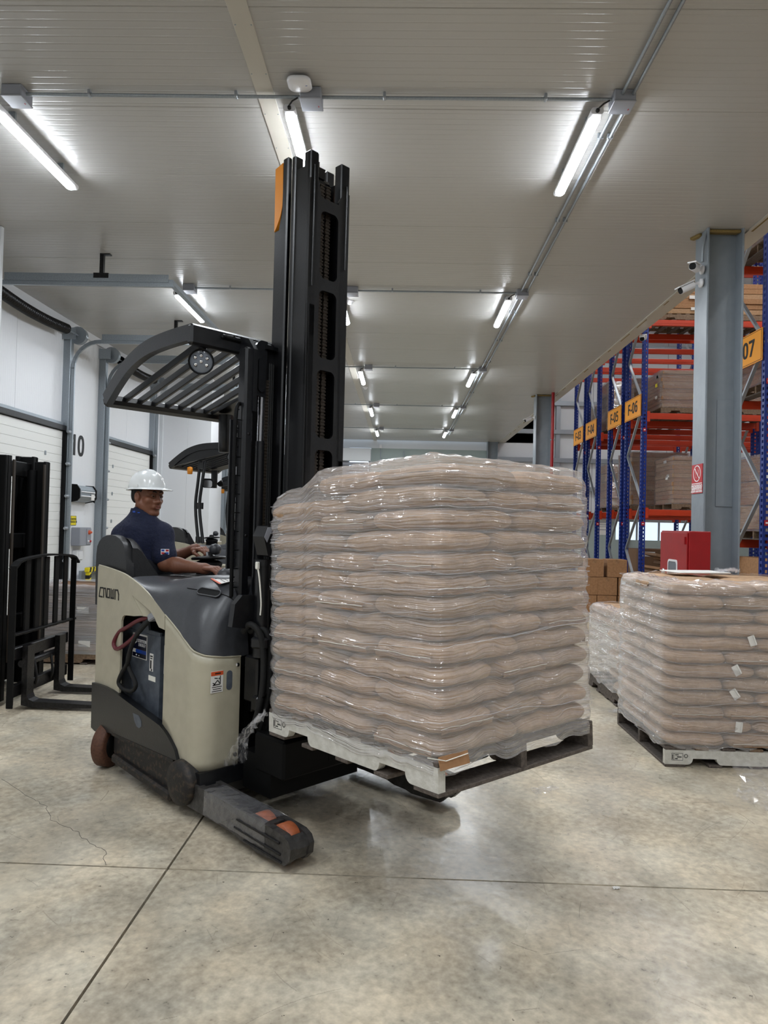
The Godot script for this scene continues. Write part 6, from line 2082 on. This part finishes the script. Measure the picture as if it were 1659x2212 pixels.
func hand(wrist: Vector3, d: Vector3, up: Vector3, thumb: float, curl: float) -> Array:
	# palm, four fingers of unequal length and a thumb; up is the back of the hand, thumb +1 or -1 along the side
	d = d.normalized()
	var side := d.cross(up).normalized() * thumb
	up = side.cross(d).normalized() * thumb
	if up.y < 0: up = -up
	var p := []
	var lens := [0.040, 0.045, 0.042, 0.033]
	for i in 4:
		var o: float = 0.031 - 0.0205 * i
		var kn := wrist + d * (0.088 - 0.004 * absf(i - 1.2)) + side * o + up * 0.004
		p.append([0, wrist + side * o * 0.6, kn, 0.017, 0.0125])
		var dir := d
		var at := kn
		var l: float = lens[i]
		for s in 3:
			var ang := curl * (0.55 + 0.35 * s) + 0.06 * i
			dir = (dir * cos(ang) - up * sin(ang)).normalized()
			var nx: Vector3 = at + dir * l * [1.0, 0.68, 0.55][s]
			p.append([0, at, nx, 0.0105 - 0.0012 * s, 0.0098 - 0.0012 * s])
			at = nx
	var tb := wrist + d * 0.028 + side * 0.026 - up * 0.006
	var t1 := tb + (d * 0.7 + side * 0.62 - up * 0.3).normalized() * 0.038
	var t2 := t1 + (d * 0.92 + side * 0.12 - up * 0.4).normalized() * 0.034
	var t3 := t2 + (d * 0.95 - side * 0.12 - up * 0.45).normalized() * 0.026
	p.append([0, wrist + d * 0.01 + side * 0.012, tb, 0.018, 0.017])
	p.append([0, tb, t1, 0.016, 0.0125])
	p.append([0, t1, t2, 0.0122, 0.0108])
	p.append([0, t2, t3, 0.0105, 0.009])
	return p


func operator() -> void:
	var base := Vector3(-1.96, 1.2, 0.3)
	var at := TRUCK_AT + Basis(Vector3.UP, deg_to_rad(TRUCK_TURN)) * base
	var o := thing("person", "man in white hard hat and navy shirt driving the truck, looking over his shoulder", "person", at, TRUCK_TURN)
	var V := func(x: float, y: float, z: float) -> Vector3: return Vector3(x, y, z) - base
	var rsh: Vector3 = V.call(-1.825, 1.478, 0.27)
	var lsh: Vector3 = V.call(-2.10, 1.462, 0.41)
	var rel: Vector3 = V.call(-1.735, 1.285, 0.285)
	var lel: Vector3 = V.call(-2.04, 1.28, 0.13)
	var rwr: Vector3 = V.call(-1.455, 1.268, 0.165)
	var lwr: Vector3 = V.call(-1.86, 1.375, 0.01)
	var chest: Vector3 = V.call(-1.99, 1.42, 0.345)
	var neck: Vector3 = V.call(-1.985, 1.60, 0.335)
	var H: Vector3 = V.call(-1.968, 1.738, 0.31)
	var rt := (rsh - lsh).normalized()
	var fw := Vector3.UP.cross(rt).normalized()
	var bs := Basis(rt, Vector3.UP, -fw)
	# head axes
	var F := Vector3(0.95, -0.02, -0.30).normalized()
	var R := F.cross(Vector3.UP).normalized()
	var U := R.cross(F)
	var hb := Basis(R, U, F)
	var K := func(x: float, y: float, z: float) -> Vector3: return H + hb * (Vector3(x * 1.09, y * 1.07 - 0.006, z * 1.04))
	var skin := B.new()
	var arms := [
		[0, chest, neck, 0.09, 0.06], [0, chest, V.call(-1.97, 1.25, 0.31), 0.10, 0.10],
		[0, chest + Vector3(0, 0.07, 0), rsh, 0.06, 0.055], [0, chest + Vector3(0, 0.07, 0), lsh, 0.06, 0.055],
		[0, neck, K.call(0, -0.05, -0.02), 0.062, 0.056],
		[0, rsh, rel, 0.056, 0.047], [0, rel, rel.lerp(rwr, 0.3), 0.047, 0.049], [0, rel.lerp(rwr, 0.3), rwr, 0.049, 0.031], [0, rwr, rwr + (rwr - rel).normalized() * 0.03, 0.029, 0.026],
		[0, lsh, lel, 0.056, 0.047], [0, lel, lel.lerp(lwr, 0.35), 0.047, 0.049], [0, lel.lerp(lwr, 0.35), lwr, 0.049, 0.03], [0, lwr, lwr + (lwr - lel).normalized() * 0.03, 0.029, 0.026],
	]
	nets(arms, 0.03, 0.011, skin)
	nets(hand(rwr + Vector3(0, 0.004, 0), Vector3(0.93, -0.05, -0.30), Vector3(0.05, 1, 0.1), -1.0, 0.42), 0.010, 0.0036, skin)
	nets(hand(lwr + Vector3(0, 0.0, 0), Vector3(0.93, 0.02, -0.22), Vector3(0.0, 1, 0.15), 1.0, 0.62), 0.010, 0.0036, skin)
	var I := hb
	var head := [
		[1, K.call(0, 0.03, -0.012), Vector3(0.082, 0.102, 0.101), I],
		[1, K.call(0, -0.042, 0.03), Vector3(0.072, 0.082, 0.069), I],
		[0, K.call(-0.056, -0.05, 0.0), K.call(-0.022, -0.104, 0.056), 0.03, 0.023],
		[0, K.call(0.056, -0.05, 0.0), K.call(0.022, -0.104, 0.056), 0.03, 0.023],
		[0, K.call(-0.012, -0.106, 0.068), K.call(0.012, -0.106, 0.068), 0.02, 0.02],
		[1, K.call(-0.044, -0.026, 0.056), Vector3(0.029, 0.026, 0.026), I],
		[1, K.call(0.044, -0.026, 0.056), Vector3(0.029, 0.026, 0.026), I],
		[0, K.call(-0.044, 0.026, 0.074), K.call(0.044, 0.026, 0.074), 0.016, 0.016],
		[0, K.call(0, 0.006, 0.09), K.call(0, -0.032, 0.104), 0.010, 0.0148],
		[0, K.call(-0.018, -0.036, 0.097), K.call(0.018, -0.036, 0.096), 0.0105, 0.0105],
		[0, K.call(-0.02, -0.066, 0.086), K.call(0.02, -0.066, 0.086), 0.011, 0.011],
		[2, K.call(-0.032, 0.002, 0.097), Vector3(0.018, 0.0085, 0.014), I],
		[2, K.call(0.032, 0.002, 0.097), Vector3(0.018, 0.0085, 0.014), I],
		[1, K.call(-0.079, -0.008, -0.004), Vector3(0.017, 0.036, 0.022), I],
		[1, K.call(0.079, -0.008, -0.004), Vector3(0.017, 0.036, 0.022), I],
		[2, K.call(-0.094, -0.005, 0.002), Vector3(0.009, 0.019, 0.010), I],
		[2, K.call(0.094, -0.005, 0.002), Vector3(0.009, 0.019, 0.010), I],
		[0, K.call(0, -0.06, -0.025), neck, 0.057, 0.062],
	]
	nets(head, 0.0135, 0.0038, skin)
	obj("body", skin, M.skin, o)
	for s in [-1.0, 1.0]:
		var e := obj("eye", B.new().lathe(K.call(s * 0.032, 0.002, 0.080), hb, [Vector2(0.0, -0.012), Vector2(0.0085, -0.0085), Vector2(0.012, 0.0), Vector2(0.0085, 0.0085), Vector2(0.0, 0.012)], 14), M.eye, o)
		obj("iris", B.new().lathe(K.call(s * 0.032 + 0.004, 0.0005, 0.0905), Basis(hb.x, hb.z, -hb.y), [Vector2(0.0065, 0.0), Vector2(0.0045, 0.002), Vector2(0.0, 0.003)], 12), M.iris, e)
		obj("eyelid", B.new().tube(catmull([K.call(s * 0.015, 0.002, 0.0885), K.call(s * 0.025, 0.0075, 0.0935), K.call(s * 0.036, 0.0075, 0.0925), K.call(s * 0.048, 0.0, 0.083)], 4), 0.0038, 8).tube(catmull([K.call(s * 0.016, -0.002, 0.088), K.call(s * 0.026, -0.007, 0.0915), K.call(s * 0.037, -0.007, 0.0905), K.call(s * 0.048, -0.001, 0.083)], 4), 0.003, 8), M.skin, o)
		obj("eyebrow", B.new().tube(catmull([K.call(s * 0.013, 0.026, 0.0915), K.call(s * 0.03, 0.031, 0.0905), K.call(s * 0.05, 0.024, 0.079)], 4), 0.0042, 8), M.hair, o)
	var lp := B.new()
	lp.tube(catmull([K.call(-0.029, -0.0705, 0.0845), K.call(-0.008, -0.061, 0.0975), K.call(0.0, -0.063, 0.098), K.call(0.008, -0.061, 0.0975), K.call(0.029, -0.0705, 0.0845)], 4), 0.0045, 8)
	lp.tube(catmull([K.call(-0.028, -0.0715, 0.0852), K.call(0.0, -0.074, 0.0965), K.call(0.028, -0.0715, 0.0852)], 5), 0.0055, 8)
	obj("lips", lp, M.lips, o)
	var hr := B.new()
	nets([[1, K.call(0, 0.034, -0.018), Vector3(0.0848, 0.102, 0.1), I], [1, K.call(0, 0.0, -0.055), Vector3(0.072, 0.064, 0.058), I], [2, K.call(0, -0.088, 0.03), Vector3(0.13, 0.075, 0.15), I]], 0.01, 0.005, hr)
	obj("hair", hr, M.hair, o)
	# shirt, collar, trousers
	var sh := B.new()
	nets([
		[1, chest, Vector3(0.175, 0.175, 0.128), bs], [1, V.call(-1.975, 1.27, 0.315), Vector3(0.172, 0.14, 0.135), bs],
		[0, lsh, rsh, 0.062, 0.066], [0, neck, rsh, 0.058, 0.06], [0, neck, lsh, 0.058, 0.06], [0, chest + Vector3(0, 0.10, 0), neck + Vector3(0, -0.015, 0), 0.11, 0.072],
		[0, rsh, rsh.lerp(rel, 0.72), 0.066, 0.079], [0, lsh, lsh.lerp(lel, 0.72), 0.06, 0.072],
	], 0.045, 0.0115, sh)
	var shirt := obj("shirt", sh, M.navy, o)
	var cl := []
	for j in 4:
		var ring := PackedVector3Array()
		for k in 26:
			var a := TAU * k / 26
			var r := [0.086, 0.080, 0.078, 0.073][j] as float
			var open := 0.018 * maxf(0.0, cos(a - atan2(F.z, F.x)))
			ring.append(neck + Vector3(cos(a) * r, -0.002 + 0.017 * j - open * 0.9, sin(a) * r))
		cl.append(ring)
	var co := obj("collar", B.new().grid(cl, true, true), M.navy, shirt)
	obj("collar_mark", B.new().box(neck + Vector3(0.030, 0.025, 0.073), Vector3(0.022, 0.012, 0.004), Basis(Vector3.UP, 0.35)).box(neck + Vector3(0.058, 0.020, 0.054), Vector3(0.016, 0.007, 0.004), Basis(Vector3.UP, 0.8)), M.blue_print, co)
	# sleeve badge: a white cross between blue and red quarters
	var n := Vector3(0.9, 0.06, 0.43).normalized()
	var bx := Vector3.UP.cross(n).normalized()
	var bb := Basis(bx, n.cross(bx), n)
	var c := rsh.lerp(rel, 0.60) + n * 0.0825
	var fl := obj("sleeve_badge", B.new().box(c, Vector3(0.052, 0.036, 0.005), bb), M.white_print, shirt)
	for q in [[-1, 1, 0], [1, 1, 1], [-1, -1, 1], [1, -1, 0]]:
		obj("badge_quarter", B.new().box(c + bb * Vector3(q[0] * 0.0135, q[1] * 0.0088, 0.003), Vector3(0.019, 0.0115, 0.002), bb), M.red_print if q[2] else M.blue_print, fl)
	var tr := B.new()
	var kl: Vector3 = V.call(-2.02, 1.20, -0.08)
	var kr: Vector3 = V.call(-1.86, 1.20, -0.06)
	nets([[0, V.call(-2.05, 1.24, 0.33), V.call(-1.9, 1.24, 0.29), 0.12, 0.12], [0, V.call(-2.06, 1.235, 0.30), kl, 0.085, 0.065], [0, V.call(-1.9, 1.235, 0.27), kr, 0.085, 0.065], [0, kl, kl + Vector3(0.0, -0.45, -0.10), 0.062, 0.045], [0, kr, kr + Vector3(0.0, -0.45, -0.10), 0.062, 0.045]], 0.03, 0.016, tr)
	obj("trousers", tr, M.trousers, o)
	# hard hat
	var hat := thing("hard_hat", "white ridged hard hat on the seated man's head", "hard hat", at, TRUCK_TURN)
	var hc := H + U * 0.046 - F * 0.008
	var hbb := hb * Basis(Vector3.RIGHT, -0.05)
	var rows := []
	var nu := 72
	for j in 15:
		var f := j / 14.0
		var ph := f * PI / 2
		var ring := PackedVector3Array()
		for k in nu:
			var a := TAU * k / nu
			var rx := 0.108 * pow(cos(ph), 0.85)
			var rz := 0.132 * pow(cos(ph), 0.85)
			var p := Vector3(sin(a) * rx, 0.124 * pow(sin(ph), 0.92), cos(a) * rz)
			var ridge := exp(-pow(p.x / 0.017, 2.0)) * 0.010 * smoothstep(0.15, 0.6, f)
			var side := exp(-pow((absf(p.x) - 0.045) / 0.012, 2.0)) * 0.004 * smoothstep(0.25, 0.7, f)
			p.y += ridge + side
			if f < 0.12: p += Vector3(sin(a), 0, cos(a)) * 0.002
			ring.append(hc + hbb * p)
		rows.append(ring)
	var tip := PackedVector3Array()
	for k in nu: tip.append(hc + hbb * Vector3(0, 0.1345, 0))
	rows[14] = tip
	var shell := obj("shell", B.new().grid(rows, true, true), M.helmet, hat)
	var brim := []
	for j in 6:
		var ring := PackedVector3Array()
		for k in nu:
			var a := TAU * k / nu
			var front := pow(maxf(0.0, cos(a)), 1.5)
			var wdt := 0.014 + 0.048 * front
			var r: float = [0.0, 0.35, 0.8, 1.0, 1.0, 0.1][j]
			var y: float = [0.004, 0.0, -0.004, -0.007, -0.010, -0.006][j] - 0.008 * front * r
			ring.append(hc + hbb * Vector3(sin(a) * (0.108 + wdt * r), y, cos(a) * (0.132 + wdt * r)))
		brim.append(ring)
	obj("brim", B.new().grid(brim, true, true), M.helmet, shell)
	for s in [-1.0, 1.0]:
		obj("slot_cover", B.new().box(hc + hbb * Vector3(s * 0.1095, 0.014, 0.01), Vector3(0.006, 0.02, 0.045), hbb, 0.002), M.helmet, shell)


# ---------------------------------------------------------------- other vehicles
func parked_trucks() -> void:
	var main := get_node("reach_truck")
	var spots := [[Vector3(-1.285, 0, -9.796), "cream reach truck parked behind the driver, with mirror and amber beacon", true], [Vector3(-2.55, 0, -16.6), "farther cream reach truck parked behind the first parked one", false]]
	for s in spots:
		var t := main.duplicate()
		t.name = numbered("reach_truck")
		add_child(t)
		t.position = s[0]
		t.rotation_degrees.y = -24.0
		tag(t, s[1], "forklift")
		for gone in ["mast", "side_chain", "mast_hoses"]:
			var g := t.get_node_or_null(gone)
			if g: g.free()
		# low mast of this model, and the post with mirror and beacon at its rear corner
		obj("mast", B.new().box(Vector3(-0.53, 1.3, 0.12), Vector3(0.09, 2.5, 0.06), Basis.IDENTITY, 0.006).box(Vector3(-0.53, 1.3, -0.12), Vector3(0.09, 2.5, 0.06), Basis.IDENTITY, 0.006).box(Vector3(-0.56, 1.9, 0), Vector3(0.03, 0.12, 0.2)).box(Vector3(-0.56, 0.8, 0), Vector3(0.03, 0.12, 0.2)), M.mast, t)
		obj("canopy_side", B.new().prism(P2([-1.985, 2.33, -1.83, 2.455, -1.66, 2.545, -1.45, 2.6, -1.2, 2.615, -0.92, 2.61, -0.93, 2.53]), 0.58, 0.605), M.black_paint, t)
		var po := B.new()
		for q in [0.0, 0.085]:
			po.tube(catmull([Vector3(-1.53 + q, 2.42, 0.50), Vector3(-1.55 + q * 0.9, 2.1, 0.52), Vector3(-1.57 + q * 0.85, 1.75, 0.53), Vector3(-1.50 + q, 1.25, 0.53)], 5), 0.022, 8)
		for y in [2.35, 1.78, 1.3]:
			po.box(Vector3(-1.50, y, 0.52), Vector3(0.10, 0.09, 0.03))
		obj("corner_post", po, M.black_paint, t)
		var mr := obj("mirror", B.new().prism(rrect(0.15, 0.13, 0.035, 4), -0.06, 0.0, Transform3D(Basis(Vector3.UP, 0.75), Vector3(-1.34, 2.1, 0.56))), M.matt_black, t)
		obj("mirror_glass", B.new().prism(rrect(0.12, 0.10, 0.03, 4), 0.0, 0.004, Transform3D(Basis(Vector3.UP, 0.75), Vector3(-1.34, 2.09, 0.56))), M.mirror, mr)
		obj("beacon", B.new().lathe(Vector3(-1.70, 2.23, 0.52), Basis.IDENTITY, [Vector2(0.0, 0.0), Vector2(0.035, 0.004), Vector2(0.04, 0.05), Vector2(0.038, 0.10), Vector2(0.0, 0.11)], 16), M.amber, t)
	# black counterbalance truck at the left edge, facing right
	var f := thing("forklift", "black forklift at the left edge with raised-bar load backrest and lowered forks", "forklift", Vector3(-3.05, 0, -6.1))
	var ma := Node3D.new()
	ma.name = "mast"
	f.add_child(ma, true)
	for z in [0.42, -0.42]:
		obj("outer_channel", B.new().box(Vector3(-0.46, 1.08, z), Vector3(0.16, 2.10, 0.05), Basis.IDENTITY, 0.008).box(Vector3(-0.53, 1.08, z - signf(z) * 0.035), Vector3(0.03, 2.1, 0.08)).box(Vector3(-0.39, 1.08, z - signf(z) * 0.03), Vector3(0.02, 2.1, 0.06)), M.matt_black, ma)
		obj("inner_channel", B.new().box(Vector3(-0.29, 1.06, z - signf(z) * 0.075), Vector3(0.13, 2.04, 0.04), Basis.IDENTITY, 0.006).box(Vector3(-0.235, 1.06, z - signf(z) * 0.11), Vector3(0.02, 2.04, 0.06)), M.matt_black, ma)
		obj("lift_cylinder", B.new().tube([Vector3(-0.36, 0.2, z * 0.72), Vector3(-0.36, 2.0, z * 0.72)], 0.04, 16), M.matt_black, ma)
		obj("lift_chain", B.new().box(Vector3(-0.22, 1.2, z * 0.6), Vector3(0.012, 1.7, 0.03)), M.chain, ma)
	for y in [2.0, 1.35, 0.62]:
		obj("cross_member", B.new().box(Vector3(-0.44, y, 0), Vector3(0.05, 0.14, 0.82), Basis.IDENTITY, 0.01), M.matt_black, ma)
	obj("cylinder_cap", B.new().tube([Vector3(-0.60, 2.03, 0.60), Vector3(-0.60, 2.03, 0.30)], 0.085, 20).box(Vector3(-0.72, 2.03, 0.45), Vector3(0.24, 0.17, 0.3), Basis.IDENTITY, 0.03), M.matt_black, ma)
	obj("mast_shield", B.new().box(Vector3(-0.51, 1.1, 0.455), Vector3(0.42, 2.06, 0.05), Basis.IDENTITY, 0.01).box(Vector3(-0.64, 1.1, 0), Vector3(0.04, 1.9, 0.8)), M.matt_black, ma)
	var br := Node3D.new()
	br.name = "load_backrest"
	f.add_child(br, true)
	var zs := [0.56, -0.46]
	for z in zs:
		obj("upright", B.new().box(Vector3(-0.02, 0.62, z), Vector3(0.014, 1.12, 0.085), Basis.IDENTITY, 0.005).box(Vector3(0.0, 0.62, z + 0.04), Vector3(0.05, 1.12, 0.012)), M.matt_black, br)
	var tp := []
	for k in 17:
		var u := k / 16.0
		var z := lerpf(0.60, -0.50, u)
		var y := 1.235 - 0.07 * pow(absf(u * 2 - 1), 10.0) - 0.012 * cos(TAU * u)
		tp.append(Vector3(-0.01, y, z))
	var tbm := B.new()
	for k in 16: tbm.bar(tp[k], tp[k + 1], 0.06, 0.016, Vector3.UP)
	obj("top_bar", tbm, M.matt_black, br)
	obj("middle_bar", B.new().box(Vector3(-0.01, 0.63, 0.05), Vector3(0.05, 0.02, 1.05), Basis.IDENTITY, 0.004), M.matt_black, br)
	for z in [0.36, 0.20, 0.05, -0.12, -0.29]:
		obj("guard_bar", B.new().box(Vector3(-0.015, 0.92, z), Vector3(0.016, 0.62, 0.075), Basis.IDENTITY, 0.004), M.matt_black, br)
	var ca := B.new()
	for y in [0.46, 0.16]:
		ca.box(Vector3(-0.06, y, 0.03), Vector3(0.05, 0.10, 0.92), Basis.IDENTITY, 0.006)
	ca.tube([Vector3(-0.05, 0.36, 0.35), Vector3(-0.05, 0.36, -0.25)], 0.03, 12)
	obj("carriage", ca, M.steel_dark, f)
	obj("hoses", B.new().tube(catmull([Vector3(-0.03, 0.36, 0.18), Vector3(0.0, 0.25, 0.2), Vector3(-0.03, 0.16, 0.14), Vector3(-0.05, 0.2, 0.05)], 5), 0.012, 8).tube(catmull([Vector3(-0.03, 0.36, -0.1), Vector3(0.0, 0.22, -0.08), Vector3(-0.04, 0.14, -0.12)], 5), 0.012, 8), M.rubber, f)
	for z in [0.34, -0.20]:
		obj("fork", B.new().prism(P2([-0.02, 0.035, 0.06, 0.02, 1.05, 0.03, 1.06, 0.04, 0.08, 0.068, 0.04, 0.085, 0.025, 0.12, 0.025, 0.52, -0.02, 0.52]), z - 0.055, z + 0.055), M.steel_dark, f)
	obj("front_tyre", B.new().lathe(Vector3(-0.78, 0.30, 0.42), Basis(Vector3.RIGHT, Vector3.BACK, Vector3.DOWN), [Vector2(0.0, 0.03), Vector2(0.16, 0.03), Vector2(0.18, 0.0), Vector2(0.27, 0.0), Vector2(0.30, 0.03), Vector2(0.30, 0.15), Vector2(0.27, 0.18), Vector2(0.18, 0.18), Vector2(0.16, 0.15), Vector2(0.0, 0.15)], 32), M.rubber, f)
	obj("front_tyre", B.new().lathe(Vector3(-0.78, 0.30, -0.60), Basis(Vector3.RIGHT, Vector3.BACK, Vector3.DOWN), [Vector2(0.0, 0.0), Vector2(0.30, 0.0), Vector2(0.30, 0.18), Vector2(0.0, 0.18)], 32), M.rubber, f)
	obj("body", B.new().box(Vector3(-1.25, 0.75, 0), Vector3(1.1, 1.0, 0.95), Basis.IDENTITY, 0.08).box(Vector3(-0.80, 0.66, 0.45), Vector3(0.5, 0.06, 0.24), Basis.IDENTITY, 0.02), M.matt_black, f)
	obj("overhead_guard", B.new().box(Vector3(-1.2, 2.1, 0), Vector3(1.0, 0.05, 0.95), Basis.IDENTITY, 0.01).box(Vector3(-0.8, 1.65, 0.45), Vector3(0.06, 0.9, 0.05)).box(Vector3(-0.8, 1.65, -0.45), Vector3(0.06, 0.9, 0.05)).box(Vector3(-1.7, 1.65, 0.45), Vector3(0.06, 0.9, 0.05)).box(Vector3(-1.7, 1.65, -0.45), Vector3(0.06, 0.9, 0.05)), M.matt_black, f)


func small_things() -> void:
	carton_stack("wrapped low bale stack on the floor between the black forklift and the dock wall", Vector3(-3.62, 0, -7.98), 1.1, 0.95, 0.72, 0.085, 33, M.card_edge, true, 3, M.film_silver)
